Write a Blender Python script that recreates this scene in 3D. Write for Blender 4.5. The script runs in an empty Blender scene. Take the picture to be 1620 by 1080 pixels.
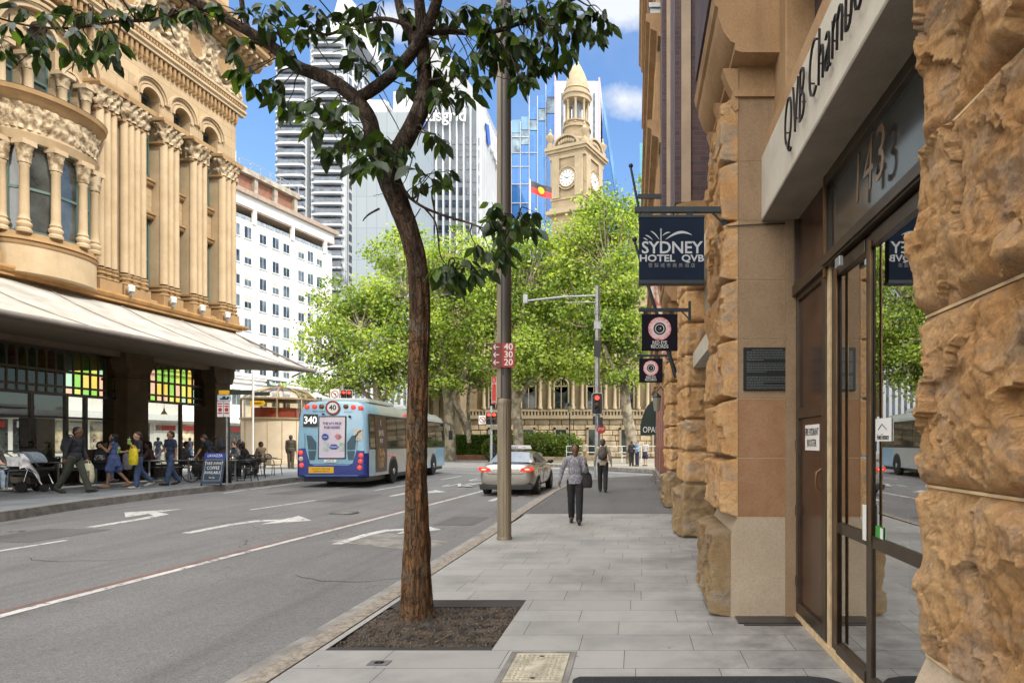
import bpy, bmesh, math, random
import numpy as np
from mathutils import Vector, Matrix, noise, Euler
R = math.radians
random.seed(7)
rng = np.random.default_rng(7)
sc = bpy.context.scene
COL = sc.collection
PI = math.pi

# ------------------------------------------------------------------ helpers
class MB:
    def __init__(s): s.v = []; s.f = []; s.m = []; s.M = None
    def add(s, vs, fs, mi=0):
        o = len(s.v)
        if s.M is not None: vs = [tuple(s.M @ Vector(p)) for p in vs]
        s.v += [tuple(p) for p in vs]
        for f in fs: s.f.append(tuple(i + o for i in f)); s.m.append(mi)
        return s
    def box(s, x0, x1, y0, y1, z0, z1, mi=0):
        return s.add([(x0,y0,z0),(x1,y0,z0),(x1,y1,z0),(x0,y1,z0),(x0,y0,z1),(x1,y0,z1),(x1,y1,z1),(x0,y1,z1)],
              [(0,3,2,1),(4,5,6,7),(0,1,5,4),(1,2,6,5),(2,3,7,6),(3,0,4,7)], mi)
    def quad(s, a, b, c, d, mi=0): return s.add([a,b,c,d], [(0,1,2,3)], mi)
    def prism(s, poly, z0, z1, mi=0, ax='z'):
        n = len(poly)
        if ax == 'z': P = lambda a, b, t: (a, b, t)
        elif ax == 'y': P = lambda a, b, t: (a, t, b)
        else: P = lambda a, b, t: (t, a, b)
        vs = [P(a, b, z0) for a, b in poly] + [P(a, b, z1) for a, b in poly]
        fs = [tuple(range(n))[::-1], tuple(range(n, 2*n))] + [(i, (i+1) % n, n+(i+1) % n, n+i) for i in range(n)]
        return s.add(vs, fs, mi)
    def tube(s, pts, rad, n=8, mi=0, cap=True):
        pts = [Vector(p) for p in pts]
        if not hasattr(rad, '__len__'): rad = [rad]*len(pts)
        vs = []; up = None
        for i, p in enumerate(pts):
            t = (pts[min(i+1, len(pts)-1)] - pts[max(i-1, 0)]).normalized()
            if up is None:
                up = Vector((0,0,1)) if abs(t.z) < .9 else Vector((1,0,0))
            a = up.cross(t)
            if a.length < 1e-5: a = Vector((0,1,0)).cross(t)
            a.normalize(); b = t.cross(a).normalized(); up = b
            for k in range(n):
                q = 2*PI*k/n
                vs.append(p + (a*math.cos(q) + b*math.sin(q))*rad[i])
        fs = []
        for i in range(len(pts)-1):
            for k in range(n):
                k2 = (k+1) % n
                fs.append((i*n+k, i*n+k2, (i+1)*n+k2, (i+1)*n+k))
        if cap:
            fs.append(tuple(range(n))[::-1]); fs.append(tuple(range((len(pts)-1)*n, len(pts)*n)))
        return s.add(vs, fs, mi)
    def lathe(s, prof, c=(0,0,0), n=16, mi=0, a0=0, a1=2*PI, ax='z', scale=(1,1)):
        full = abs(a1-a0-2*PI) < 1e-6
        m = n if full else n+1
        vs = []
        for r, z in prof:
            for k in range(m):
                q = a0 + (a1-a0)*k/n
                x, y = r*math.cos(q)*scale[0], r*math.sin(q)*scale[1]
                if ax == 'z': vs.append((c[0]+x, c[1]+y, c[2]+z))
                elif ax == 'y': vs.append((c[0]+x, c[1]+z, c[2]+y))
                else: vs.append((c[0]+z, c[1]+x, c[2]+y))
        fs = []
        for i in range(len(prof)-1):
            for k in range(n):
                k2 = (k+1) % m
                fs.append((i*m+k, i*m+k2, (i+1)*m+k2, (i+1)*m+k))
        if prof[0][0] > 1e-6 and full: fs.append(tuple(range(m))[::-1])
        if prof[-1][0] > 1e-6 and full: fs.append(tuple(range((len(prof)-1)*m, len(prof)*m)))
        return s.add(vs, fs, mi)
    def ell(s, c, r, n=12, mi=0):
        prof = [(math.sin(PI*i/8)+1e-7*(i in (0,8)), -math.cos(PI*i/8)) for i in range(9)]
        vs = []; fs = []
        for rr, z in prof:
            for k in range(n):
                q = 2*PI*k/n; vs.append((c[0]+rr*math.cos(q)*r[0], c[1]+rr*math.sin(q)*r[1], c[2]+z*r[2]))
        for i in range(8):
            for k in range(n):
                k2 = (k+1) % n; fs.append((i*n+k, i*n+k2, (i+1)*n+k2, (i+1)*n+k))
        return s.add(vs, fs, mi)
    def mesh(s, name, mats, smooth=None):
        me = bpy.data.meshes.new(name)
        me.from_pydata(s.v, [], s.f); me.update()
        if not isinstance(mats, (list, tuple)): mats = [mats]
        for m in mats: me.materials.append(m)
        if len(mats) > 1: me.polygons.foreach_set('material_index', s.m)
        if smooth is not None:
            me.shade_smooth()
            if smooth < 179: me.set_sharp_from_angle(angle=R(smooth))
        return me
    def build(s, name, mats, parent=None, smooth=None, bevel=None, sub=None, loc=None, rotz=None):
        o = bpy.data.objects.new(name, s.mesh(name, mats, smooth)); COL.objects.link(o)
        if parent is not None: o.parent = parent
        if loc is not None: o.location = loc
        if rotz is not None: o.rotation_euler.z = rotz
        if bevel:
            b = o.modifiers.new('bevel', 'BEVEL'); b.width = bevel; b.segments = 2; b.limit_method = 'ANGLE'
        if sub:
            b = o.modifiers.new('sub', 'SUBSURF'); b.levels = sub; b.render_levels = sub
        return o

def tag(o, label, cat, group=None):
    o['label'] = label; o['category'] = cat
    if group: o['group'] = group
    return o
def thing(name, label, cat, loc=(0,0,0), rotz=0, group=None, scale=None):
    o = bpy.data.objects.new(name, None); COL.objects.link(o); o.location = loc; o.rotation_euler.z = rotz
    o.empty_display_size = .2
    if scale: o.scale = (scale,)*3
    return tag(o, label, cat, group)
def struct(o): o['kind'] = 'structure'; return o
def kids(o): return [c for c in bpy.data.objects if c.parent == o]
def dup(root, loc, rotz, label=None, scale=None):
    r = root.copy(); COL.objects.link(r); r.location = loc; r.rotation_euler.z = rotz
    if label: r['label'] = label
    if scale: r.scale = (scale,)*3
    for ch in kids(root):
        c = ch.copy(); COL.objects.link(c); c.parent = r
        for g in kids(ch):
            d = g.copy(); COL.objects.link(d); d.parent = c
    return r

def gz(x):
    return -.12 if x > -3 else min(.10, -.12 + .0183*(-3-x))
LF = .25     # level of the far (left) footpath

# ------------------------------------------------------------------ materials
def _nt(name):
    m = bpy.data.materials.new(name); m.use_nodes = True
    nt = m.node_tree; return m, nt, nt.nodes['Principled BSDF']
def N(nt, t, **k):
    n = nt.nodes.new(t)
    for a, b in k.items():
        if a in n.inputs.keys() if hasattr(n.inputs, 'keys') else False: n.inputs[a].default_value = b
        else: setattr(n, a, b)
    return n
def L(nt, a, b): nt.links.new(a, b)
def c4(c): return (c[0], c[1], c[2], 1)
def mixc(nt, fac, a, b, bt='MIX'):
    n = nt.nodes.new('ShaderNodeMix'); n.data_type = 'RGBA'; n.blend_type = bt
    for i, v in ((0, fac), (6, a), (7, b)):
        if hasattr(v, 'is_output') or hasattr(v, 'links'): nt.links.new(v, n.inputs[i])
        elif isinstance(v, (tuple, list)): n.inputs[i].default_value = c4(v)
        else: n.inputs[i].default_value = v
    return n.outputs[2]
def noi(nt, vec, scale, detail=4, rough=.6):
    n = nt.nodes.new('ShaderNodeTexNoise'); n.inputs['Scale'].default_value = scale
    n.inputs['Detail'].default_value = detail; n.inputs['Roughness'].default_value = rough
    if vec is not None: L(nt, vec, n.inputs['Vector'])
    return n.outputs['Fac']
def ramp(nt, fac, lo, hi, a=0., b=1.):
    n = nt.nodes.new('ShaderNodeMapRange'); L(nt, fac, n.inputs[0])
    n.inputs[1].default_value = lo; n.inputs[2].default_value = hi; n.inputs[3].default_value = a; n.inputs[4].default_value = b
    return n.outputs[0]
def pos(nt, scale=None, obj=False):
    o = nt.nodes.new('ShaderNodeTexCoord').outputs['Object'] if obj else nt.nodes.new('ShaderNodeNewGeometry').outputs['Position']
    if scale:
        m = nt.nodes.new('ShaderNodeMapping'); m.inputs['Scale'].default_value = scale; L(nt, o, m.inputs[0]); o = m.outputs[0]
    return o
def bump(nt, bs, h, strength, dist=.02):
    b = nt.nodes.new('ShaderNodeBump'); b.inputs['Strength'].default_value = strength; b.inputs['Distance'].default_value = dist
    L(nt, h, b.inputs['Height'])
    prev = bs.inputs['Normal'].links
    if prev: L(nt, prev[0].from_socket, b.inputs['Normal'])
    L(nt, b.outputs[0], bs.inputs['Normal'])

def mat(name, col, rough=.6, metal=0., var=.12, vs=2., bmp=0., bs_=40., emit=0., col2=None, lo=.35, hi=.65, spec=None, obj=False, stretch=None, coat=0):
    m, nt, b = _nt(name)
    b.inputs['Roughness'].default_value = rough; b.inputs['Metallic'].default_value = metal
    if spec is not None: b.inputs['Specular IOR Level'].default_value = spec
    if coat: b.inputs['Coat Weight'].default_value = coat; b.inputs['Coat Roughness'].default_value = .05
    p = pos(nt, stretch, obj)
    if var or col2:
        c2 = col2 if col2 else tuple(x*(1-var*1.6) for x in col)
        c1 = col if col2 else tuple(min(1, x*(1+var*.6)) for x in col)
        f = ramp(nt, noi(nt, p, vs, 5), lo, hi)
        L(nt, mixc(nt, f, c1, c2), b.inputs['Base Color'])
    else: b.inputs['Base Color'].default_value = c4(col)
    if bmp: bump(nt, b, noi(nt, p, bs_, 5), bmp)
    if emit:
        b.inputs['Emission Color'].default_value = c4(col); b.inputs['Emission Strength'].default_value = emit
    return m

def stone(name, col, col2, jz=None, jw=.9, joint=(.5,.42,.3), z0=0., bmp=.25, big=1.0, stain=.25, jsize=.006, hz=None):
    """sandstone: block-by-block tint, mortar joints, weather stains, grain"""
    m, nt, b = _nt(name); b.inputs['Roughness'].default_value = .9; b.inputs['Specular IOR Level'].default_value = .2
    p = pos(nt)
    f = ramp(nt, noi(nt, p, big, 6, .65), .35, .68)
    c = mixc(nt, f, col, col2)
    f2 = ramp(nt, noi(nt, pos(nt, (3,3,.35)), 1.3, 5), .5, .75)
    n = nt.nodes.new('ShaderNodeMath'); n.operation = 'MULTIPLY'; n.inputs[1].default_value = stain; L(nt, f2, n.inputs[0])
    c = mixc(nt, n.outputs[0], c, tuple(x*.42 for x in col2))
    g = ramp(nt, noi(nt, p, 60, 3), .3, .7, .86, 1.1)
    gg = nt.nodes.new('ShaderNodeCombineColor')
    for i in range(3): L(nt, g, gg.inputs[i])
    c = mixc(nt, 1., c, gg.outputs[0], 'MULTIPLY')
    if jz:
        sx = nt.nodes.new('ShaderNodeSeparateXYZ'); L(nt, p, sx.inputs[0])
        ad = nt.nodes.new('ShaderNodeMath'); ad.operation = 'ADD'; L(nt, sx.outputs[0], ad.inputs[0]); L(nt, sx.outputs[1], ad.inputs[1])
        zz = nt.nodes.new('ShaderNodeMath'); zz.operation = 'SUBTRACT'; L(nt, sx.outputs[2], zz.inputs[0]); zz.inputs[1].default_value = z0
        cb = nt.nodes.new('ShaderNodeCombineXYZ'); L(nt, ad.outputs[0], cb.inputs[0]); L(nt, zz.outputs[0], cb.inputs[1])
        br = nt.nodes.new('ShaderNodeTexBrick'); L(nt, cb.outputs[0], br.inputs['Vector'])
        br.inputs['Scale'].default_value = 1; br.inputs['Brick Width'].default_value = jw; br.inputs['Row Height'].default_value = jz
        br.inputs['Mortar Size'].default_value = jsize; br.inputs['Mortar Smooth'].default_value = .2
        br.inputs['Color1'].default_value = (1.08,1.05,1.0,1); br.inputs['Color2'].default_value = (.86,.86,.86,1)
        br.inputs['Mortar'].default_value = (1,1,1,1)
        c = mixc(nt, 1., c, br.outputs['Color'], 'MULTIPLY')
        c = mixc(nt, br.outputs['Fac'], c, joint)
        iv = nt.nodes.new('ShaderNodeMath'); iv.operation = 'SUBTRACT'; iv.inputs[0].default_value = 1; L(nt, br.outputs['Fac'], iv.inputs[1])
        bump(nt, b, iv.outputs[0], .5, .01)
    L(nt, c, b.inputs['Base Color'])
    if bmp:
        bump(nt, b, noi(nt, p, 30, 6, .7), bmp, .02)
    return m

def rock(name, c1, c2, c3):
    m, nt, b = _nt(name); b.inputs['Roughness'].default_value = .93; b.inputs['Specular IOR Level'].default_value = .15
    p = pos(nt)
    c = mixc(nt, ramp(nt, noi(nt, p, 2.6, 7, .7), .38, .62), c1, c2)
    c = mixc(nt, ramp(nt, noi(nt, p, 5.5, 6, .65), .52, .7), c, c3)
    c = mixc(nt, ramp(nt, noi(nt, p, 11, 7, .75), .60, .72, 0, .7), c, tuple(x*.40 for x in c2))
    c = mixc(nt, ramp(nt, noi(nt, pos(nt, (1,1,2.2)), 1.9, 5, .6), .55, .66, 0, .6), c, tuple(x*.8 for x in (.46,.40,.33)))
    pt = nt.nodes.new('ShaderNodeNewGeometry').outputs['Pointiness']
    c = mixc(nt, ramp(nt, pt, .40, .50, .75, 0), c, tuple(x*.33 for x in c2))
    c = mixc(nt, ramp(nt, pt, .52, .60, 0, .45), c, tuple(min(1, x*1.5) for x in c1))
    g = ramp(nt, noi(nt, p, 90, 4, .7), .3, .7, .8, 1.15)
    gg = nt.nodes.new('ShaderNodeCombineColor')
    for i in range(3): L(nt, g, gg.inputs[i])
    c = mixc(nt, 1., c, gg.outputs[0], 'MULTIPLY')
    L(nt, c, b.inputs['Base Color'])
    bump(nt, b, noi(nt, p, 18, 9, .75), 1., .05)
    vb = nt.nodes.new('ShaderNodeTexVoronoi'); vb.inputs['Scale'].default_value = 8; wv = nt.nodes.new('ShaderNodeVectorMath'); wv.operation = 'MULTIPLY_ADD'; nz_ = nt.nodes.new('ShaderNodeTexNoise'); nz_.inputs['Scale'].default_value = 7
    L(nt, p, nz_.inputs['Vector']); L(nt, nz_.outputs['Color'], wv.inputs[0]); wv.inputs[1].default_value = (.16,.16,.16); L(nt, p, wv.inputs[2]); L(nt, wv.outputs[0], vb.inputs['Vector'])
    bump(nt, b, vb.outputs['Distance'], .8, .045)
    bump(nt, b, noi(nt, p, 48, 8, .8), 1., .016)
    bump(nt, b, noi(nt, p, 150, 4, .75), .5, .006)
    return m

def glass(name, tint=(.6,.65,.6), refl=.25, rough=.0):
    m = bpy.data.materials.new(name); m.use_nodes = True; nt = m.node_tree; nt.nodes.clear()
    out = nt.nodes.new('ShaderNodeOutputMaterial'); mx = nt.nodes.new('ShaderNodeMixShader')
    tr = nt.nodes.new('ShaderNodeBsdfTransparent'); tr.inputs[0].default_value = c4(tint)
    gl = nt.nodes.new('ShaderNodeBsdfGlossy'); gl.inputs['Roughness'].default_value = rough
    lw = nt.nodes.new('ShaderNodeLayerWeight'); lw.inputs[0].default_value = .5
    pw = nt.nodes.new('ShaderNodeMath'); pw.operation = 'POWER'; L(nt, lw.outputs['Facing'], pw.inputs[0]); pw.inputs[1].default_value = 3.5
    f = ramp(nt, pw.outputs[0], 0., 1., refl, .95)
    L(nt, f, mx.inputs[0]); L(nt, tr.outputs[0], mx.inputs[1]); L(nt, gl.outputs[0], mx.inputs[2]); L(nt, mx.outputs[0], out.inputs[0])
    return m
def leafmat(name, c1, c2, tr=.45, rough=.45, vs=1.5, spec=.4):
    m = bpy.data.materials.new(name); m.use_nodes = True; nt = m.node_tree; b = nt.nodes['Principled BSDF']
    out = nt.nodes['Material Output']
    p = pos(nt)
    c = mixc(nt, ramp(nt, noi(nt, p, vs, 3), .35, .65), c1, c2)
    g = ramp(nt, noi(nt, p, 9, 2), .3, .7, .7, 1.25)
    gg = nt.nodes.new('ShaderNodeCombineColor')
    for i in range(3): L(nt, g, gg.inputs[i])
    c = mixc(nt, 1., c, gg.outputs[0], 'MULTIPLY')
    L(nt, c, b.inputs['Base Color']); b.inputs['Roughness'].default_value = rough; b.inputs['Specular IOR Level'].default_value = spec
    t = nt.nodes.new('ShaderNodeBsdfTranslucent'); L(nt, mixc(nt, 1., c, (1.5,1.5,.5), 'MULTIPLY'), t.inputs[0])
    mx = nt.nodes.new('ShaderNodeMixShader'); mx.inputs[0].default_value = tr
    L(nt, b.outputs[0], mx.inputs[1]); L(nt, t.outputs[0], mx.inputs[2]); L(nt, mx.outputs[0], out.inputs[0])
    return m

def asphalt(name, c, c2, agg=.5):
    m, nt, b = _nt(name); b.inputs['Roughness'].default_value = .82
    p = pos(nt)
    col = mixc(nt, ramp(nt, noi(nt, p, .35, 6, .6), .35, .65), c, c2)
    col = mixc(nt, ramp(nt, noi(nt, pos(nt, (1.6,.12,1)), 1.1, 4), .5, .72, 0, .45), col, tuple(x*.62 for x in c2))
    v = nt.nodes.new('ShaderNodeTexVoronoi'); v.inputs['Scale'].default_value = 85; L(nt, p, v.inputs['Vector'])
    sp = nt.nodes.new('ShaderNodeSeparateColor'); L(nt, v.outputs['Color'], sp.inputs[0])
    g = ramp(nt, sp.outputs[0], 0, 1, 1-agg*.55, 1+agg*.6)
    gg = nt.nodes.new('ShaderNodeCombineColor')
    for i in range(3): L(nt, g, gg.inputs[i])
    col = mixc(nt, 1., col, gg.outputs[0], 'MULTIPLY')
    # light flecks of gum and worn stone
    v2 = nt.nodes.new('ShaderNodeTexVoronoi'); v2.inputs['Scale'].default_value = 2.3; L(nt, p, v2.inputs['Vector'])
    col = mixc(nt, ramp(nt, v2.outputs['Distance'], .03, .05, .5, 0), col, (.32,.31,.30))
    # long tyre-wear streaks, oil drips and hairline cracks
    col = mixc(nt, ramp(nt, noi(nt, pos(nt, (2.2,.05,1)), 1.0, 3), .54, .70, 0, .32), col, tuple(x*.55 for x in c2))
    col = mixc(nt, ramp(nt, noi(nt, p, 1.1, 7, .7), .60, .70, 0, .5), col, tuple(x*.5 for x in c2))
    wv = nt.nodes.new('ShaderNodeVectorMath'); wv.operation = 'ADD'; L(nt, p, wv.inputs[0])
    nz_ = nt.nodes.new('ShaderNodeTexNoise'); nz_.inputs['Scale'].default_value = 1.2; L(nt, p, nz_.inputs['Vector']); L(nt, nz_.outputs['Color'], wv.inputs[1])
    vc = nt.nodes.new('ShaderNodeTexVoronoi'); vc.feature = 'DISTANCE_TO_EDGE'; vc.inputs['Scale'].default_value = .30; L(nt, wv.outputs[0], vc.inputs['Vector'])
    ck = nt.nodes.new('ShaderNodeMath'); ck.operation = 'MULTIPLY'; L(nt, ramp(nt, vc.outputs['Distance'], .0015, .004, .75, 0), ck.inputs[0]); L(nt, ramp(nt, noi(nt, p, .25, 2), .48, .56), ck.inputs[1])
    col = mixc(nt, ck.outputs[0], col, (.03,.03,.03))
    L(nt, col, b.inputs['Base Color'])
    bump(nt, b, v.outputs['Distance'], .45, .008)
    return m

M = {}
M['asphalt'] = asphalt('asphalt_mat', (.185,.183,.183), (.147,.146,.147))
M['asphalt_path'] = asphalt('asphalt_path_mat', (.13,.128,.13), (.10,.10,.102), .35)
M['gutter'] = mat('gutter_mat', (.30,.29,.27), .85, var=.25, vs=3, bmp=.3)
M['kerb'] = mat('kerb_mat', (.34,.30,.25), .9, vs=14, bmp=.8, bs_=25, col2=(.15,.13,.11), lo=.42, hi=.66)
M['conc'] = mat('concrete_mat', (.26,.25,.23), .85, var=.25, vs=4, bmp=.3)
M['paint'] = None
def paintmat(name, c, under=(.09,.09,.095), wear=.585):
    m, nt, b = _nt(name); b.inputs['Roughness'].default_value = .7; p = pos(nt)
    f = ramp(nt, noi(nt, p, 7, 8, .75), wear-.06, wear+.05)
    col = mixc(nt, f, mixc(nt, ramp(nt, noi(nt, p, 1.5, 4), .35, .65), c, tuple(x*.8 for x in c)), under)
    L(nt, col, b.inputs['Base Color']); return m
M['paint'] = paintmat('road_paint_mat', (.62,.62,.60))
M['paintred'] = paintmat('red_road_paint_mat', (.23,.12,.10), wear=.55)
# paving: per-paver tint from a colour attribute
def pavemat():
    m, nt, b = _nt('granite_paving_mat'); p = pos(nt)
    a = nt.nodes.new('ShaderNodeAttribute'); a.attribute_name = 'tint'
    g = ramp(nt, a.outputs['Fac'], 0, 1, .93, 1.05)
    gg = nt.nodes.new('ShaderNodeCombineColor')
    for i in range(3): L(nt, g, gg.inputs[i])
    c = mixc(nt, 1., (.365,.357,.345), gg.outputs[0], 'MULTIPLY')
    c = mixc(nt, ramp(nt, noi(nt, p, .9, 6, .65), .45, .72, 0, .62), c, (.13,.13,.135))
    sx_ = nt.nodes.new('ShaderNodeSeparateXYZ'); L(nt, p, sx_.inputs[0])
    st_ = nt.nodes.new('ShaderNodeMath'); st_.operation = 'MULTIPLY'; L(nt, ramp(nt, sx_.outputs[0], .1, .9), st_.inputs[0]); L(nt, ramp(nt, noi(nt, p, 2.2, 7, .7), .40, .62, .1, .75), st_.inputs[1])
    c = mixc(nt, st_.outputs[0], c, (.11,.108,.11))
    c = mixc(nt, ramp(nt, noi(nt, p, 3.5, 5, .6), .6, .72, 0, .25), c, (.30,.28,.25))
    n = nt.nodes.new('ShaderNodeTexNoise'); n.inputs['Scale'].default_value = 220; L(nt, p, n.inputs['Vector'])
    g2 = ramp(nt, n.outputs['Fac'], .3, .7, .82, 1.15); g3 = nt.nodes.new('ShaderNodeCombineColor')
    for i in range(3): L(nt, g2, g3.inputs[i])
    c = mixc(nt, 1., c, g3.outputs[0], 'MULTIPLY')
    v2 = nt.nodes.new('ShaderNodeTexVoronoi'); v2.inputs['Scale'].default_value = 3.1; L(nt, p, v2.inputs['Vector'])
    c = mixc(nt, ramp(nt, v2.outputs['Distance'], .028, .045, .75, 0), c, (.05,.05,.05))
    L(nt, c, b.inputs['Base Color'])
    L(nt, ramp(nt, noi(nt, p, 2, 4), .3, .7, .42, .66), b.inputs['Roughness'])
    bump(nt, b, n.outputs['Fac'], .08, .004)
    return m
M['pave'] = pavemat()
M['joint'] = mat('joint_mat', (.045,.042,.04), .95, var=.2)
M['pathleft'] = mat('far_paving_mat', (.23,.245,.26), .6, var=.2, vs=1.2, bmp=.05)
M['plaza'] = mat('plaza_mat', (.27,.25,.21), .8, var=.15, vs=.6)
M['soil'] = mat('soil_mat', (.11,.082,.058), .98, vs=9, col2=(.03,.024,.02), bmp=1., bs_=55, lo=.38, hi=.62)
M['sand'] = stone('qvb_sandstone_mat', (.50,.385,.245), (.42,.31,.185), jz=.42, jw=1.05, joint=(.27,.19,.11), jsize=.008, big=.8, stain=.12, bmp=.12)
M['sandp'] = stone('qvb_trim_mat', (.53,.41,.265), (.44,.33,.20), big=1.2, stain=.14, bmp=.12)
M['sandd'] = stone('qvb_dark_trim_mat', (.40,.26,.13), (.31,.20,.10), big=1.2, stain=.2, bmp=.12)
M['carve'] = mat('qvb_carving_mat', (.52,.42,.28), .9, vs=5, col2=(.19,.13,.07), lo=.42, hi=.6, bmp=1, bs_=9)
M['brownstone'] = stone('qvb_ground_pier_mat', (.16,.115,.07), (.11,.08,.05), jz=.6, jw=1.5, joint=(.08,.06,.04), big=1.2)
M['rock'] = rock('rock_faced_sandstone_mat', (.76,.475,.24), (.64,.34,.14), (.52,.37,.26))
M['rock2'] = rock('rock_faced_plinth_mat', (.42,.30,.17), (.31,.20,.10), (.31,.25,.18))
M['mortar'] = mat('mortar_mat', (.55,.41,.24), .9, var=.15, vs=10)
M['ash'] = stone('ashlar_brown_mat', (.29,.20,.125), (.245,.165,.10), big=3.5, stain=.4, bmp=.2)
M['ashr'] = stone('ashlar_red_mat', (.31,.175,.10), (.245,.13,.065), big=3.2, stain=.45, bmp=.2)
M['ashg'] = stone('ashlar_grey_mat', (.40,.325,.24), (.36,.285,.205), big=3.0, stain=.12, bmp=.2)
M['trimr'] = stone('chambers_trim_mat', (.40,.26,.145), (.31,.19,.095), big=1.6, stain=.35, bmp=.25)
M['trims'] = stone('hotel_side_sandstone_mat', (.42,.28,.155), (.35,.22,.115), jz=.4, jw=.9, joint=(.3,.2,.12), jsize=.004, big=1.2, stain=.3)
M['lintel'] = mat('lintel_concrete_mat', (.50,.46,.385), .85, var=.08, vs=3, bmp=.2)
M['soffit'] = mat('soffit_mat', (.26,.22,.17), .9, var=.1, vs=3, bmp=.25)
def brickmat(name, c1, c2, mo, w=.23, h=.086):
    m, nt, b = _nt(name); b.inputs['Roughness'].default_value = .75; p = pos(nt)
    sx = nt.nodes.new('ShaderNodeSeparateXYZ'); L(nt, p, sx.inputs[0])
    ad = nt.nodes.new('ShaderNodeMath'); L(nt, sx.outputs[0], ad.inputs[0]); L(nt, sx.outputs[1], ad.inputs[1])
    cb = nt.nodes.new('ShaderNodeCombineXYZ'); L(nt, ad.outputs[0], cb.inputs[0]); L(nt, sx.outputs[2], cb.inputs[1])
    br = nt.nodes.new('ShaderNodeTexBrick'); L(nt, cb.outputs[0], br.inputs['Vector']); br.inputs['Scale'].default_value = 1
    br.inputs['Brick Width'].default_value = w; br.inputs['Row Height'].default_value = h; br.inputs['Mortar Size'].default_value = .006
    br.inputs['Color1'].default_value = c4(c1); br.inputs['Color2'].default_value = c4(c2); br.inputs['Mortar'].default_value = c4(mo)
    L(nt, mixc(nt, ramp(nt, noi(nt, p, 1.5, 5), .4, .7, 0, .5), br.outputs['Color'], tuple(x*.5 for x in c2)), b.inputs['Base Color'])
    return m
M['brick'] = brickmat('purple_brick_mat', (.105,.058,.062), (.060,.038,.045), (.10,.085,.085))
M['brickr'] = brickmat('orange_brick_mat', (.30,.13,.07), (.22,.09,.05), (.2,.15,.12))
M['cream'] = mat('cream_strip_mat', (.42,.32,.23), .8, var=.1)
M['frame'] = mat('dark_metal_frame_mat', (.075,.055,.038), .35, .5, var=.15, vs=6)
M['bronze'] = mat('bronze_frame_mat', (.20,.115,.055), .35, .7, var=.2, vs=5)
M['doorb'] = mat('brown_door_mat', (.050,.022,.014), .22, .0, var=.35, vs=2.5, spec=.6)
M['panel143'] = mat('steel_panel_mat', (.20,.215,.215), .16, .85, var=.15, vs=1.5)
M['glassdoor'] = glass('door_glass_mat', (.80,.78,.55), .76)
M['glass'] = glass('window_glass_mat', (.25,.28,.28), .30)
M['glassdark'] = mat('dark_window_mat', (.03,.038,.042), .06, .0, var=.5, vs=1.2, spec=.9)
M['glassgrn'] = mat('window_dull_glass_mat', (.075,.085,.08), .08, .0, var=.5, vs=.8, spec=1.)
M['sash'] = mat('green_sash_mat', (.10,.16,.14), .5, var=.1)
M['lobby'] = mat('lobby_wall_mat', (.75,.66,.40), .8, var=.1)
M['white'] = mat('white_paint_mat', (.74,.74,.72), .5, var=.05)
M['black'] = mat('black_paint_mat', (.018,.018,.02), .4, var=.1)
M['navy'] = mat('navy_sign_mat', (.014,.022,.040), .85, var=.1, spec=.08)
M['iron'] = mat('iron_bracket_mat', (.022,.03,.036), .5, .3, var=.2)
M['steel'] = mat('galvanised_mat', (.40,.42,.43), .45, .6, var=.15, vs=5)
M['red'] = mat('red_sign_mat', (.42,.035,.025), .5, var=.08)
M['redlight'] = mat('red_lamp_mat', (1.,.05,.03), .4, var=0, emit=3.5)
M['amberoff'] = mat('amber_lamp_off_mat', (.18,.07,.01), .3, var=0)
M['orange'] = mat('orange_lamp_mat', (.9,.30,.04), .4, var=0, emit=1.2)
M['yellow'] = mat('yellow_sign_mat', (.75,.42,.02), .5, var=.05)
M['rubber'] = mat('rubber_mat', (.018,.018,.019), .8, var=.15)
M['chrome'] = mat('alloy_mat', (.5,.5,.5), .25, .9, var=.1)
M['letters'] = mat('white_letter_mat', (.78,.78,.76), .5, var=0)
M['letg'] = mat('grey_letter_mat', (.42,.43,.45), .5, var=0)

TS = bpy.data.scenes.new('bake_scene')
def baked(o):
    """mesh of one object with its modifiers applied, evaluated in a scene of its own"""
    TS.collection.objects.link(o)
    with bpy.context.temp_override(scene=TS, view_layer=TS.view_layers[0]):
        dg = bpy.context.evaluated_depsgraph_get()
        me = bpy.data.meshes.new_from_object(o.evaluated_get(dg))
    TS.collection.objects.unlink(o); bpy.data.objects.remove(o); return me
def text(body, size, parent, m, loc, rot=(PI/2,0,0), name='lettering', ext=.003, align='CENTER', sx=1., sy=1., off=0., space=1., shear=0.):
    cu = bpy.data.curves.new(name, 'FONT'); cu.body = body; cu.size = size; cu.extrude = ext; cu.align_x = align; cu.align_y = 'CENTER'
    cu.offset = off; cu.space_character = space; cu.shear = shear; cu.resolution_u = 3
    me = baked(bpy.data.objects.new('tmp_text', cu)); bpy.data.curves.remove(cu)
    me.name = name; me.materials.clear(); me.materials.append(m)
    for v in me.vertices: v.co.x *= sx; v.co.y *= sy
    o = bpy.data.objects.new(name, me); COL.objects.link(o); o.location = loc; o.rotation_euler = rot
    if parent is not None: o.parent = parent
    return o

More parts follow.
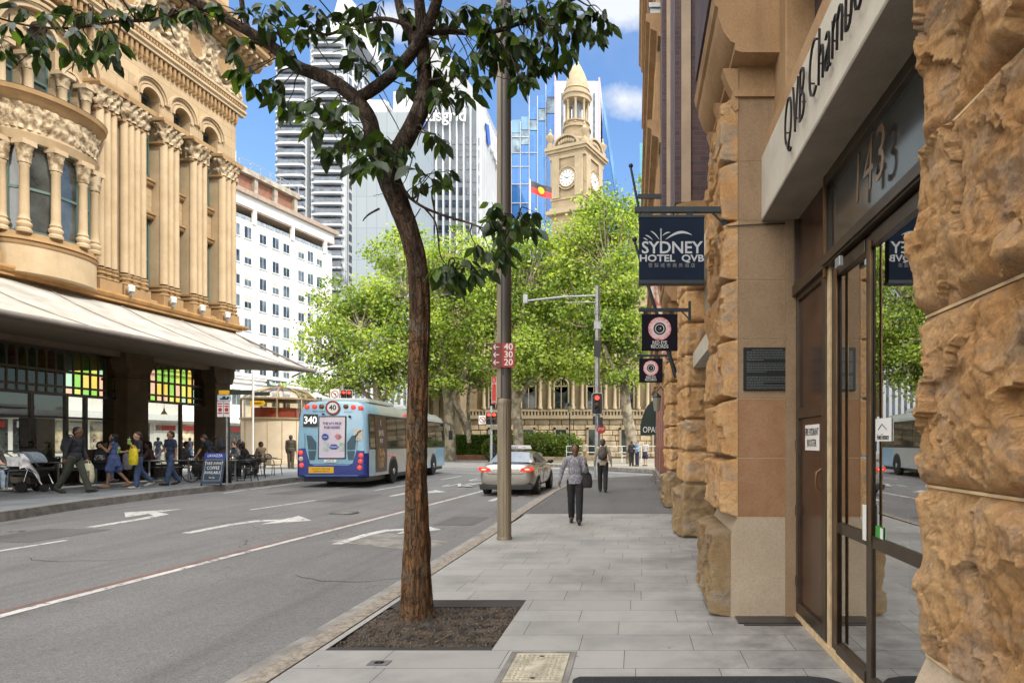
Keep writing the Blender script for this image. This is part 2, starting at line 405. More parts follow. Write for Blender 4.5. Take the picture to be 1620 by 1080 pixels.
def leaves(name, P, D, size, m, parent=None, fold=.25, width=.55, detailed=False, mats=None, mi=None, droop=0):
    """P (n,3) leaf bases, D (n,3) leaf directions, size (n,)"""
    n = len(P); P = np.asarray(P, float); D = np.asarray(D, float); size = np.asarray(size, float).reshape(-1, 1)
    D /= np.linalg.norm(D, axis=1, keepdims=True) + 1e-9
    up = rng.normal(size=(n, 3)); up[:, 2] += .9
    S = np.cross(D, up); S /= np.linalg.norm(S, axis=1, keepdims=True) + 1e-9
    U = np.cross(S, D)
    if detailed:
        rows = [(0,0,0), (.18,-.27,.06), (.5,-.42,.10), (.82,-.24,.05), (1.06,0,-.1), (.82,.24,.05), (.5,.42,.10), (.18,.27,.06), (.5,0,0)]
        faces = [(0,1,8), (1,2,8), (2,3,8), (3,4,8), (4,5,8), (5,6,8), (6,7,8), (7,0,8)]
    else:
        rows = [(0,0,0), (.45,-.5,.12), (1,0,-.08), (.55,.5,.12)]
        faces = [(0,1,2), (0,2,3)]
    k = len(rows); V = np.empty((n, k, 3))
    for i, (a, b, c) in enumerate(rows):
        V[:, i] = P + size*(D*a + S*b*width*1.2 + U*c*fold*2 - np.array([0,0,1])*droop*a*a)
    F = (np.arange(n)[:, None, None]*k + np.array(faces)[None]).reshape(-1, 3)
    me = bpy.data.meshes.new(name)
    me.vertices.add(n*k); me.vertices.foreach_set('co', V.reshape(-1))
    nf = len(F); me.loops.add(nf*3); me.loops.foreach_set('vertex_index', F.reshape(-1).astype(np.int32))
    me.polygons.add(nf); me.polygons.foreach_set('loop_start', np.arange(nf, dtype=np.int32)*3)
    for mm in (mats or [m]): me.materials.append(mm)
    if mi is not None: me.polygons.foreach_set('material_index', np.repeat(mi, len(faces)).astype(np.int32))
    me.update(calc_edges=True)
    if detailed: me.shade_smooth()
    o = bpy.data.objects.new(name, me); COL.objects.link(o)
    if parent is not None: o.parent = parent
    return o

# ------------------------------------------------------------------ camera, light, sky
cam = bpy.data.cameras.new('camera'); co = bpy.data.objects.new('camera', cam); COL.objects.link(co)
co.location = (0, 0, 1.62); co.rotation_euler = (PI/2, 0, 0)
cam.sensor_width = 36; cam.lens = 22.22; cam.shift_x = -.1198; cam.shift_y = .0988
cam.clip_start = .05; cam.clip_end = 5000
sc.camera = co
AZV = Vector((.87, -.49, 0)); EL = R(47)
sun = bpy.data.lights.new('sun', 'SUN'); sun.energy = 4.2; sun.angle = R(.5); sun.color = (1, .94, .84)
so = bpy.data.objects.new('sun', sun); COL.objects.link(so)
d = Vector((AZV.x*math.cos(EL), AZV.y*math.cos(EL), math.sin(EL)))
so.rotation_euler = d.to_track_quat('Z', 'Y').to_euler()
w = bpy.data.worlds.new('World'); sc.world = w; w.use_nodes = True; nt = w.node_tree
bg = nt.nodes['Background']; sky = nt.nodes.new('ShaderNodeTexSky'); sky.sky_type = 'NISHITA'; sky.sun_disc = False
sky.sun_elevation = EL; sky.sun_rotation = math.atan2(AZV.x, AZV.y); sky.air_density = 1.3; sky.dust_density = .6; sky.ozone_density = 3.0
sky.altitude = 20
bg.inputs[1].default_value = .15
tc = nt.nodes.new('ShaderNodeTexCoord').outputs['Generated']
sx = nt.nodes.new('ShaderNodeSeparateXYZ'); L(nt, tc, sx.inputs[0])
def wm(op, a, b=None):
    n = nt.nodes.new('ShaderNodeMath'); n.operation = op
    for i, v in enumerate((a, b)):
        if v is None: continue
        if isinstance(v, (int, float)): n.inputs[i].default_value = v
        else: L(nt, v, n.inputs[i])
    return n.outputs[0]
cn = noi(nt, tc, 9., 8, .62); cn2 = noi(nt, tc, 3., 6, .6)
tot = None
for (cx, cy, cz, rx, rz) in ((-.013, 1, .543, .060, .030), (-.03, 1, .69, .10, .045), (-.42,1,.66,.14,.03), (.25,1,.62,.2,.1), (-1.5,1,.8,.5,.15), (.9,-1,.7,.5,.3), (-.8,-1,.9,.6,.3)):
    ux = wm('DIVIDE', wm('SUBTRACT', wm('DIVIDE', sx.outputs[0], wm('ABSOLUTE', sx.outputs[1])), cx), rx)
    uz = wm('DIVIDE', wm('SUBTRACT', wm('DIVIDE', sx.outputs[2], wm('ABSOLUTE', sx.outputs[1])), cz), rz)
    dd = wm('SQRT', wm('ADD', wm('MULTIPLY', ux, ux), wm('MULTIPLY', uz, uz)))
    sgn = wm('GREATER_THAN', wm('MULTIPLY', sx.outputs[1], float(cy)), 0.)
    v = wm('MULTIPLY', ramp(nt, wm('ADD', dd, wm('MULTIPLY', wm('SUBTRACT', cn, .5), 3.2)), .35, 1.25, 1, 0), sgn)
    tot = v if tot is None else wm('MAXIMUM', tot, v)
haze = ramp(nt, cn2, .52, .85, 0, .22)
tot = wm('MAXIMUM', wm('MULTIPLY', tot, .92), haze)
# added cloud glow, overhead and behind the camera, to brighten the shaded street
fill_cloud = wm('MULTIPLY', ramp(nt, wm('ADD', wm('SUBTRACT', sx.outputs[2], wm('MULTIPLY', sx.outputs[1], .55)), wm('MULTIPLY', wm('SUBTRACT', cn2, .5), .5)), .34, .62, 0, 1), ramp(nt, sx.outputs[2], .02, .12, 0, 1))
skyc = mixc(nt, 1., sky.outputs[0], (1.15,1.35,1.6), 'MULTIPLY')
L(nt, mixc(nt, fill_cloud, mixc(nt, tot, skyc, (6.6,6.8,7.1)), (26,25.3,24.3)), bg.inputs[0])
sc.view_settings.view_transform = 'Standard'; sc.view_settings.look = 'None'; sc.view_settings.exposure = 0
# ------------------------------------------------------------------ ground
def sheet(name, poly, z, m, zf=None):
    b = MB(); b.add([(x, y, (zf(x) if zf else 0) + z) for x, y in poly], [tuple(range(len(poly)))])
    return struct(b.build(name, m))
def grid_sheet(name, xs, ys, m, zf, dz=0):
    b = MB(); nx, ny = len(xs), len(ys)
    vs = [(x, y, zf(x)+dz) for y in ys for x in xs]
    fs = [(j*nx+i, j*nx+i+1, (j+1)*nx+i+1, (j+1)*nx+i) for j in range(ny-1) for i in range(nx-1)]
    b.add(vs, fs); return struct(b.build(name, m))
grid_sheet('ground', [-1500, -300, -15.02, -3, 300, 1500], [-400, 0, 60, 300, 3000], M['asphalt'], gz, -.012)
grid_sheet('road', [-15.01, -12, -9, -6, -3, -2.99, 60], [-60, 0, 10, 20, 31, 45, 60], M['asphalt'], gz)

PX = -2.48
# paving slabs: one mesh, each slab tinted
b = MB(); tints = []
rr = random.Random(3)
y = .2; row = 0
pit = (-2.42, -1.12, 5.03, 6.27)
while y < 14.2:
    y1 = y + .395; x = PX - rr.random()*.5
    while x < 1.7:
        wdt = rr.choice([.6,.8,.9,1.0,.75]); xa, xb = max(x, PX), min(x+wdt, 1.75)
        segs = [(xa, xb)]
        if y1 > pit[2] and y < pit[3]:
            segs = []
            if xa < pit[0]: segs.append((xa, min(xb, pit[0])))
            if xb > pit[1]: segs.append((max(xa, pit[1]), xb))
        for p, q in segs:
            if q - p > .02:
                g = .0022
                ya_, yb_ = y+g, y1-g
                b.add([(p+g, ya_, 0), (q-g, ya_, 0), (q-g, yb_, 0), (p+g, yb_, 0)], [(0,1,2,3)]); tints.append(rr.random())
        x += wdt
    y = y1; row += 1
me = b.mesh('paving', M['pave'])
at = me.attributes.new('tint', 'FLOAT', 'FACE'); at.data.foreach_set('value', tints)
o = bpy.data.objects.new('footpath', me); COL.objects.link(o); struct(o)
bb = MB()
bb.box(PX, pit[0], .2, 14.25, -.2, -.005); bb.box(pit[1], 1.8, .2, 14.25, -.2, -.005)
bb.box(pit[0], pit[1], .2, pit[2], -.2, -.005); bb.box(pit[0], pit[1], pit[3], 14.25, -.2, -.005)
struct(bb.build('footpath_bed', M['joint']))
# asphalt footpath beyond, ending on a rounded corner
corner = [(PX-.06, 14.25), (PX-.12, 21), (PX+.0, 25), (-1.9, 27.5), (-.9, 29.5), (.4, 31), (2.2, 33.0), (9, 33.2), (9, 14.25)]
bb = MB(); bb.prism(corner, -.14, -.001); struct(bb.build('asphalt_footpath', M['asphalt_path']))
# kerb stones and gutter along the near side
def strip(name, line, w0, w1, z0, z1, m, zf=None):
    """box section strip following a polyline, offset w0..w1 to the left of travel"""
    b = MB(); P = [Vector((x, y, 0)) for x, y in line]; vs = []
    for i, p in enumerate(P):
        t = (P[min(i+1, len(P)-1)] - P[max(i-1, 0)]).normalized(); nn = Vector((-t.y, t.x, 0))
        for wv in (w0, w1):
            q = p + nn*wv; zz = zf(q.x) if zf else 0
            vs += [(q.x, q.y, z0+zz), (q.x, q.y, z1+zz)]
    fs = []
    for i in range(len(P)-1):
        a = i*4; c = a+4
        fs += [(a+1, c+1, c+3, a+3), (a, c, c+1, a+1), (a+2, a+3, c+3, c+2)]
    fs += [(0,1,3,2), (len(vs)-4, len(vs)-2, len(vs)-1, len(vs)-3)]
    b.add(vs, fs); return struct(b.build(name, m))
kl = [(PX-.01, -6), (PX-.01, 4), (PX-.01, 8), (PX-.02, 12), (PX-.08, 14.5), (PX-.14, 21), (PX-.03, 25), (-1.95, 27.6), (-.95, 29.6), (.35, 31.15), (2.2, 33.15), (9, 33.4)]
strip('kerb', kl, 0, .17, -.2, .004, M['kerb'])
strip('gutter', kl[:9], .17, .46, -.2, -.103, M['gutter'])
# far footpath
klL = [(-12.0, -10), (-12.2, 8), (-12.5, 12.3), (-13.05, 15), (-13.35, 18), (-13.35, 27), (-13.7, 29.5), (-15, 31.8), (-18, 33), (-24, 33.6), (-60, 33.8)]
poly = [(x-.16, y) for x, y in klL[:6]] + [(-13.85, 29.4), (-15.1, 31.65), (-18, 32.84), (-24, 33.44), (-60, 33.6), (-60, -10)]
bb = MB(); bb.prism(poly, -.1, LF); struct(bb.build('far_footpath', M['pathleft']))
strip('far_kerb', klL, 0, .18, -.2, LF+.003, M['conc'])
# crossing plaza and far side kerb in front of the town hall
far = [(2.2, 34.9), (-6.3, 46.3), (-17.6, 56.0), (-60, 60), (-60, 120), (60, 120), (60, 34)]
bb = MB(); bb.prism(far, -.1, .10); struct(bb.build('town_hall_forecourt', M['plaza']))
strip('forecourt_kerb', [(60, 33.8), (2.2, 34.8), (-6.4, 46.2), (-17.7, 55.9), (-60, 59.9)], 0, .55, -.1, .112, M['conc'])
bb = MB(); bb.prism([(-60, 35.2), (-22, 35.2), (-16.5, 37), (-14.6, 40), (-14.6, 45), (-18, 50), (-24, 53), (-60, 56)], -.1, .24)
struct(bb.build('station_plaza', M['plaza']))

# tree pit
def soilgrid():
    b = MB(); n = 60; vs = []; 
    for j in range(n+1):
        for i in range(n+1):
            x = pit[0] + (pit[1]-pit[0])*i/n; y = pit[2] + (pit[3]-pit[2])*j/n
            r = math.hypot(x+1.98, y-5.75)
            z = -.018 + .05*math.exp(-(r/.33)**2) + .022*noise.noise(Vector((x*9, y*9, 0))) + .012*noise.noise(Vector((x*35, y*35, 3)))
            vs.append((x, y, z))
    fs = [(j*(n+1)+i, j*(n+1)+i+1, (j+1)*(n+1)+i+1, (j+1)*(n+1)+i) for j in range(n) for i in range(n)]
    b.add(vs, fs)
    b.box(pit[0], pit[1], pit[2], pit[3], -.2, -.09)
    return b
struct(soilgrid().build('tree_pit_soil', M['soil'], smooth=60))
# chips, twigs and stones scattered in the pit: uncountable
b = MB(); rr = random.Random(5)
for i in range(1500):
    x = rr.uniform(pit[0]+.02, pit[1]-.02); y = rr.uniform(pit[2]+.02, pit[3]-.02); s = rr.uniform(.003, .010)
    r = math.hypot(x+1.98, y-5.75); z = -.014 + .05*math.exp(-(r/.33)**2)+.012*noise.noise(Vector((x*9, y*9, 0)))
    b.M = Matrix.Translation((x, y, z+s*.2)) @ Euler((rr.random()*3, rr.random()*3, rr.random()*6)).to_matrix().to_4x4()
    b.box(-s, s, -s*rr.uniform(.3,.9), s*.6, -s*.3, s*.3, rr.choice([0,0,1,1,2]))
b.M = None
M['chipl'] = mat('bark_chip_light_mat', (.20,.155,.11), .9, var=.3, vs=30)
M['chipd'] = mat('bark_chip_dark_mat', (.06,.045,.035), .95, var=.3, vs=30)
M['chipg'] = mat('blue_gravel_mat', (.10,.12,.15), .9, var=.3, vs=30)
o = b.build('ground_litter', [M['chipd'], M['chipl'], M['chipg']]); o['kind'] = 'stuff'
tag(o, 'bark chips and small stones scattered on the soil of the tree pit', 'bark chips')
b = MB(); b.tube([(-1.62,5.13,.0), (-1.56,5.28,.012), (-1.53,5.38,.004)], [.007,.006,.004], 6)
tag(b.build('stick', M['chipl'], smooth=60), 'short pale stick lying on the soil in front of the tree trunk', 'stick')

# access covers
M['cover'] = mat('cream_cover_mat', (.50,.46,.36), .8, vs=8, var=.2, bmp=.3, bs_=60)
t = thing('access_cover', 'cream patterned rectangular access cover set into the footpath at the bottom of the photo', 'access cover', (-.70, 4.63, .002))
b = MB(); b.box(-.20, .205, -.36, .22, 0, .006, 0)
rr = random.Random(8)
b.build('lid', M['cover'], t)
b = MB()
for i in range(10):
    for j in range(13):
        if 3 <= i <= 5 and 4 <= j <= 9: continue
        x = -.165 + i*.036; y = -.325 + j*.041; a = rr.choice([0, .6, -.6, 1.57])
        b.M = Matrix.Translation((x, y, .006)) @ Matrix.Rotation(a, 4, 'Z'); b.box(-.017, .017, -.0022, .0022, 0, .0022); b.box(-.0022, .0022, .002, .015, 0, .0022)
b.M = None
b.build('tread_pattern', mat('cover_groove_mat', (.30,.27,.2), .9, var=.1), t)
b = MB()
for y in (-.29, .15): b.lathe([(.001,.0075),(.018,.0075),(.018,.004)], (0, y, 0), 14)
b.build('lifting_hole', M['black'], t)
b = MB()
for a in ((-.25,-.205,-.40,.27),(.21,.25,-.40,.27)): b.box(a[0],a[1],a[2],a[3],-.004,.003)
b.box(-.205,.21,.225,.27,-.004,.003); b.build('surround', M['conc'], t)
t = thing('small_service_cover', 'small square steel lid with a round ring in the paving before the soil pit', 'service cover', (-1.88, 4.65, .002))
b = MB(); b.box(-.075,.075,-.05,.05,0,.003); b.build('lid', mat('small_lid_mat', (.17,.17,.17), .6, .3, var=.2), t)
b = MB(); b.lathe([(.028,.003),(.03,.006),(.036,.006),(.038,.003)], (0,0,0), 20, scale=(1,.9)); b.lathe([(.0,.006),(.012,.006),(.014,.003)], (0,0,0), 14); b.build('ring', M['black'], t)
b = MB(); b.add([(x, y, gz(x)+.003) for x, y in ((-5.3,10.9),(-3.5,10.15),(-3.15,11.0),(-4.7,12.0))], [(0,1,2,3)]); struct(b.build('road_patch', M['conc']))

# entry mat at the bottom edge
t = thing('door_mat', 'black rubber entrance mat with rounded corner at the hotel doorway', 'door mat', (0,0,0))
pts = [(-.42, 3.1), (-.42, 4.30), (-.38, 4.35), (1.20, 4.36), (1.32, 4.32), (1.42, 4.20), (1.45, 4.08), (1.45, 3.1)]
b = MB(); b.prism(pts, .002, .016, 0); b.build('mat_body', M['rubber'], t, bevel=.005)
b = MB(); pts2 = [(x*.96+.02, min(y-.05, 4.3)) for x, y in pts]; b.prism(pts2, .0165, .019, 0)
b.build('carpet_inlay', mat('mat_carpet_mat', (.03,.032,.04), .98, var=.4, vs=80, bmp=.8, bs_=200), t)

# ------------------------------------------------------------------ road markings (each one a marking on the road: setting)
RT = .014
def rz(x): return gz(x) + .005
def mark(name, polys, m=None):
    b = MB()
    for p in polys: b.add([(x, y, rz(x)) for x, y in p], [tuple(range(len(p)))])
    return struct(b.build(name, m or M['paint']))
def line(name, pts, w, m=None):
    ps = []
    for (x0, y0), (x1, y1) in zip(pts, pts[1:]): ps.append([(x0-w/2, y0), (x0+w/2, y0), (x1+w/2, y1), (x1-w/2, y1)])
    return mark(name, ps, m)
ll = [(-6.2, -2), (-6.15, 6.3), (-6.0, 9.6), (-5.72, 14.5), (-5.44, 20.3), (-5.35, 22.3)]
line('lane_line', ll, .115)
line('red_lane_edge', [(x-.12, y) for x, y in ll[:5]], .11, M['paintred'])
for i, (x0, y0, x1, y1, w_) in enumerate([(-9.3,15.3,-9.05,17.9,.1), (-9.6,8,-9.45,10.5,.1), (-8.9,21.6,-8.8,24.3,.1), (-12.75,19.6,-13.0,24.5,.1), (-10.6,22.3,-10.4,23.6,.22), (-5.3,25,-5.1,27.5,.1),(-8.6,28,-8.5,31,.1), (-5.6,30.5,-5.5,33,.1)]):
    line('lane_dash', [(x0, y0), (x1, y1)], w_)
def arrow(ox, oy, s=1, mir=1, st=1.):
    # shaft, bend and head of a turn arrow, measured from the one beside the centre dashes
    P = lambda a, c: (ox + a*mir*s, oy + c*s*st)
    sh = [P(-.10,0), P(.09,0), P(.12,1.1), P(.26,1.75), P(.62,2.02), P(.62,2.28), P(.10,2.0), P(-.06,1.3)]
    hd = [P(.58,1.40), P(1.30,2.15), P(.58,2.95)]
    return [sh[::mir], hd[::mir]]
mark('turn_arrow', arrow(-8.15, 11.5, .95)); mark('turn_arrow', arrow(-10.35, 12.0, .95, -1, 1.15)); mark('turn_arrow', arrow(-5.0, 10.6, .9, 1))
mark('turn_arrow', arrow(-7.55, 19.6, .9, 1)); mark('turn_arrow', arrow(-4.25, 18.6, .9, 1, 1.1))
for body, y0 in (('BUS', 27.3), ('LANE', 23.6)):
    o = text(body, 1.05, None, M['paint'], (-7.15, y0+1.1, rz(-7.15)+.004), (0, -.0183, 0), ext=0.0, sx=.80, sy=2.6, off=.012); o.name = 'road_lettering'; struct(o)
# crossing lines through the junction
for x0, y0, x1, y1 in [(-2.5,32.6,-12.8,34.2), (-2.0,36.3,-13.0,38.2), (-12.5,46.0,-9.0,44.2), (-14,51,-10,48.5), (-3,40.0,-5.5,42.5), (1.5,33.8,-1.5,37.0)]:
    d_ = Vector((x1-x0, y1-y0)).normalized(); n_ = Vector((-d_.y, d_.x))*.09
    mark('crossing_line', [[(x0-n_.x, y0-n_.y), (x1-n_.x, y1-n_.y), (x1+n_.x, y1+n_.y), (x0+n_.x, y0+n_.y)]])

rk = random.Random(17)
for cx, cy, n_, ln in ((-7.1,11.0,5,.9),(-6.7,10.7,4,.6),(-8.6,9.0,3,1.4),(-4.4,8.2,3,1.2),(-9.8,13.6,4,1.3),(-4.9,14.6,3,1.8)):
    P_ = [(cx, cy)]; a_ = rk.uniform(-.5,.5)
    for i in range(n_*3): a_ += rk.uniform(-.7,.7); P_.append((P_[-1][0]+math.cos(a_)*ln/(n_*2), P_[-1][1]+math.sin(a_)*ln/(n_*2)))
    mark('road_crack', [[(x0,y0-.006),(x1,y1-.006),(x1,y1+.008),(x0,y0+.008)] for (x0,y0),(x1,y1) in zip(P_,P_[1:])], M['joint'])
for cx, cy, wx_, wy_ in ((-8.9,17.5,.9,2.6),(-4.2,13.2,.8,1.5),(-11.4,19.5,.8,2.2),(-10.9,10.2,1.1,1.6)):
    mark('asphalt_patch', [[(cx,cy),(cx+wx_,cy+.05),(cx+wx_+.04,cy+wy_),(cx+.03,cy+wy_-.06)]], M['asphalt_path'])
t = thing('road_manhole', 'round dark iron manhole lid set in the road between the arrows and the lane line', 'manhole', (-6.9, 15.0, gz(-6.9)+.006))
b = MB(); b.lathe([(.001,.0),(.33,.0),(.33,.004),(.30,.004),(.29,.001),(.001,.001)][::-1], n=28); b.build('lid', mat('manhole_mat', (.06,.058,.055), .5, .5, var=.3, vs=9), t)
b = MB()
for i in range(-4,5): b.box(-.26+abs(i)*.012,.26-abs(i)*.012,i*.06-.008,i*.06+.008,.001,.005)
b.build('tread_pattern', M['gutter'], t)
# ------------------------------------------------------------------ foreground street tree
def barkmat():
    m, nt, b_ = _nt('bark_mat'); b_.inputs['Roughness'].default_value = .9; b_.inputs['Specular IOR Level'].default_value = .2
    p = pos(nt, (1,1,.16)); p0 = pos(nt)
    n1 = noi(nt, p, 16, 8, .72)
    c = mixc(nt, ramp(nt, n1, .36, .62), (.29,.145,.065), (.07,.045,.03))
    c = mixc(nt, ramp(nt, noi(nt, pos(nt, (1,1,.4)), 6, 6, .65), .50, .64, 0, .85), c, (.205,.145,.088))
    sx_ = nt.nodes.new('ShaderNodeSeparateXYZ'); L(nt, p0, sx_.inputs[0])
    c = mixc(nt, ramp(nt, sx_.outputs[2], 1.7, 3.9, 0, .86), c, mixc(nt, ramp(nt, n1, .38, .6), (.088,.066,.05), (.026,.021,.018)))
    g = ramp(nt, noi(nt, p, 70, 4, .7), .3, .7, .7, 1.25); gg = nt.nodes.new('ShaderNodeCombineColor')
    for i in range(3): L(nt, g, gg.inputs[i])
    c = mixc(nt, 1., c, gg.outputs[0], 'MULTIPLY')
    wv = nt.nodes.new('ShaderNodeVectorMath'); wv.operation = 'MULTIPLY_ADD'; nz_ = nt.nodes.new('ShaderNodeTexNoise'); nz_.inputs['Scale'].default_value = 14; nz_.inputs['Detail'].default_value = 5
    L(nt, p0, nz_.inputs['Vector']); L(nt, nz_.outputs['Color'], wv.inputs[0]); wv.inputs[1].default_value = (.09,.09,.25); L(nt, p0, wv.inputs[2])
    mp = nt.nodes.new('ShaderNodeMapping'); mp.inputs['Scale'].default_value = (1,1,.22); L(nt, wv.outputs[0], mp.inputs[0])
    vc = nt.nodes.new('ShaderNodeTexVoronoi'); vc.feature = 'DISTANCE_TO_EDGE'; vc.inputs['Scale'].default_value = 24; L(nt, mp.outputs[0], vc.inputs['Vector'])
    ed = ramp(nt, vc.outputs['Distance'], .0, .09)
    c = mixc(nt, ramp(nt, vc.outputs['Distance'], .0, .05, .7, 0), c, (.02,.014,.01))
    c = mixc(nt, ramp(nt, noi(nt, p0, 5, 5, .6), .56, .66, 0, .6), c, (.20,.17,.13))
    L(nt, c, b_.inputs['Base Color']); bump(nt, b_, ed, 1., .03)
    bump(nt, b_, noi(nt, pos(nt, (1,1,.3)), 30, 7, .75), .8, .03); bump(nt, b_, n1, .8, .04); bump(nt, b_, noi(nt, p, 60, 6, .7), .6, .012)
    return m
M['bark'] = barkmat()
YT = 5.8; ST = 1000/YT
def W(px, py, dy=0.): 
    Y = YT + dy; return Vector(((px-1004)*Y/1000, Y, 1.62 + (700-py)*Y/1000))
def smoothpath(pts, rad, k=8):
    P = [Vector(p) for p in pts]; out = []; ro = []
    for i in range(len(P)-1):
        p0, p1, p2, p3 = P[max(i-1,0)], P[i], P[i+1], P[min(i+2, len(P)-1)]
        for j in range(k):
            t = j/k; out.append(.5*((2*p1)+(p2-p0)*t+(2*p0-5*p1+4*p2-p3)*t*t+(3*p1-p0-3*p2+p3)*t**3)); ro.append(rad[i]*(1-t)+rad[i+1]*t)
    out.append(P[-1]); ro.append(rad[-1]); return out, ro
def barktube(b, pts, rad, n=28, k=10, amp=.10):
    P, ro = smoothpath(pts, rad, k); o = len(b.v); b.tube(P, ro, n)
    for i in range(o, len(b.v)):
        j = (i-o)//n
        c = P[min(j, len(P)-1)]; v = Vector(b.v[i]); dv = v-c
        if dv.length < 1e-6: continue
        q = dv.normalized()
        a = noise.multi_fractal(Vector((q.x*2.2+c.x, q.y*2.2+c.y, c.z*1.3)), .8, 2.2, 5) - .7
        rdg = abs(noise.noise(Vector((q.x*6, q.y*6, c.z*1.6)))) + .6*abs(noise.noise(Vector((q.x*13, q.y*13, c.z*3.1))))-.1
        b.v[i] = tuple(c + dv*(1 + amp*a + amp*1.1*(rdg-.25)))
tree = thing('street_tree', 'dark leaved street tree with reddish peeling trunk standing in the soil pit', 'tree', (0,0,0))
main = MB()
trunk_pts = [W(659,992), W(660,965), W(659,900), W(658,800), W(659,700), W(661,600), W(664,500), W(661,430), W(650,375), W(630,320), W(608,262), W(600,225)]
trunk_r = [.185,.136,.112,.094,.087,.085,.084,.085,.086,.088,.094,.086]
barktube(main, trunk_pts, trunk_r, 56, 26, .13)
br = {}
br['a'] = ([W(612,270), W(592,225), W(583,190,.05), W(560,155,.1), W(520,125,.15), W(470,105,.2), W(425,70,.25), W(375,40,.3), W(320,10,.35), W(255,-25,.3), W(150,-50,.3), W(40,-60,.2)],
           [.07,.076,.068,.066,.062,.055,.048,.043,.038,.031,.024,.017])
br['b'] = ([W(612,275), W(630,240,-.03), W(652,200,-.08), W(668,160,-.1), W(671,110,-.12), W(668,60,-.15), W(664,10,-.2), W(655,-60,-.3), W(640,-160,-.5)],
           [.075,.074,.07,.066,.058,.05,.044,.038,.025])
br['c'] = ([W(560,158,.1), W(585,145,.05), W(618,120,-.05), W(648,88,-.15), W(672,50,-.25), W(690,5,-.35), W(705,-60,-.4), W(730,-150,-.4)],
           [.05,.05,.048,.046,.044,.04,.034,.024])
br['d'] = ([W(668,75,-.15), W(645,45,-.05), W(632,10,.05), W(622,-50,.2), W(600,-150,.5)], [.045,.042,.038,.03,.02])
br['e'] = ([W(672,55,-.25), W(700,50,-.15), W(760,52,0), W(800,45,.1), W(860,20,.2), W(930,-10,.3)], [.03,.026,.022,.02,.015,.01])
br['f'] = ([W(655,45,-.2), W(610,30,-.1), W(560,38,.05), W(510,55,.2), W(460,20,.4)], [.022,.018,.014,.011,.008])
br['g'] = ([W(632,300,0), W(665,325,-.1), W(700,340,-.2), W(740,352,-.3), W(775,362,-.35), W(815,350,-.4)], [.016,.012,.011,.009,.007,.005])
br['h'] = ([W(672,330,-.1), W(688,350,-.15), W(693,375,-.2), W(697,405,-.25), W(712,425,-.3)], [.009,.008,.007,.006,.004])
br['i'] = ([W(600,330,0), W(585,338,-.05), W(577,345,-.1), W(574,350,-.1)], [.01,.008,.006,.003])
br['j'] = ([W(425,70,.25), W(400,62,.3), W(385,20,.5), W(370,-30,.7), W(300,-90,1.)], [.03,.026,.022,.018,.01])
br['k'] = ([W(320,10,.35), W(250,30,.2), W(180,35,.1), W(110,45,0), W(40,40,-.1), W(-30,20,-.2)], [.02,.016,.013,.011,.009,.006])
br['l'] = ([W(655,-60,-.3), W(720,-60,-.8), W(820,-60,-1.2), W(900,-90,-1.5)], [.03,.025,.018,.01])
br['m'] = ([W(600,-150,.5), W(560,-230,1.2), W(500,-300,1.8)], [.02,.016,.01])
for q in 'abcd': barktube(main, br[q][0], br[q][1], 22, 8, .12)
for q in 'efghijklm': barktube(main, br[q][0], br[q][1], 8, 5, .08)
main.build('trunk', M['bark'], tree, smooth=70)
# twigs to leaf clusters
clusters = []
def cl(pxs, dy=0, n=10, s=.135):
    for (x, y) in pxs: clusters.append((W(x, y, dy + random.uniform(-.35, .35)), n, s))
cl([(15,42),(50,58),(85,62),(120,50),(150,72),(165,52),(185,70),(175,92),(150,88),(190,18),(30,8),(70,22),(105,12),(140,20),(60,85),(110,80),(5,78),(130,98)], 0, 7, .115)
cl([(215,12),(250,8),(275,22),(300,12),(320,26),(340,6),(262,30)], .1, 7, .115)
cl([(385,10),(420,8),(450,18),(478,28),(440,42),(470,58),(497,12),(500,48),(415,30),(380,60),(455,80),(520,22),(545,18),(370,85)], .15, 8, .12)
cl([(392,118),(405,135),(432,150),(450,170),(430,128),(470,165),(372,112)], 0, 6, .125)
cl([(500,160),(520,178),(498,200),(515,235),(548,222),(575,240),(600,222),(540,195),(480,182),(620,245),(590,255),(560,205),(612,215)], -.25, 7, .14)
cl([(548,48),(565,62),(558,82),(575,95),(595,38),(605,60),(560,15),(590,10),(578,35)], -.1, 6, .13)
cl([(640,15),(650,50),(618,80),(690,35),(710,18),(730,30),(692,72),(655,120),(690,110),(700,128),(720,92),(722,112),(745,108),(728,140),(742,150),(705,150),(765,122),(690,150),(752,82),(640,135)], 0, 6, .125)
cl([(690,212),(700,222),(685,270),(700,282),(712,270),(672,285)], -.2, 4, .11)
cl([(780,12),(800,25),(822,18),(845,30),(868,22),(890,12),(912,28),(935,20),(955,22),(965,40),(878,48),(852,58),(828,62),(805,50),(790,72),(815,85),(840,88),(862,78),(885,70),(905,55),(925,48),(945,55),(835,112),(858,105),(880,98),(812,108),(790,98),(902,82),(770,48),(772,85),(822,130),(838,128)], .15, 9, .118)
cl([(775,60),(760,30),(745,10),(800,5),(850,3),(900,2)], .1, 9, .12)
cl([(778,320),(792,335),(810,345),(835,348),(850,338),(772,345),(805,362),(828,365),(845,362),(790,372)], -.35, 5, .12)
cl([(755,392),(775,398),(800,392),(740,412),(712,420),(725,432),(702,438),(748,432),(768,425),(790,402),(692,425),(720,450)], -.35, 6, .12)
cl([(560,262),(545,160),(640,232),(655,262)], -.2, 4, .13)
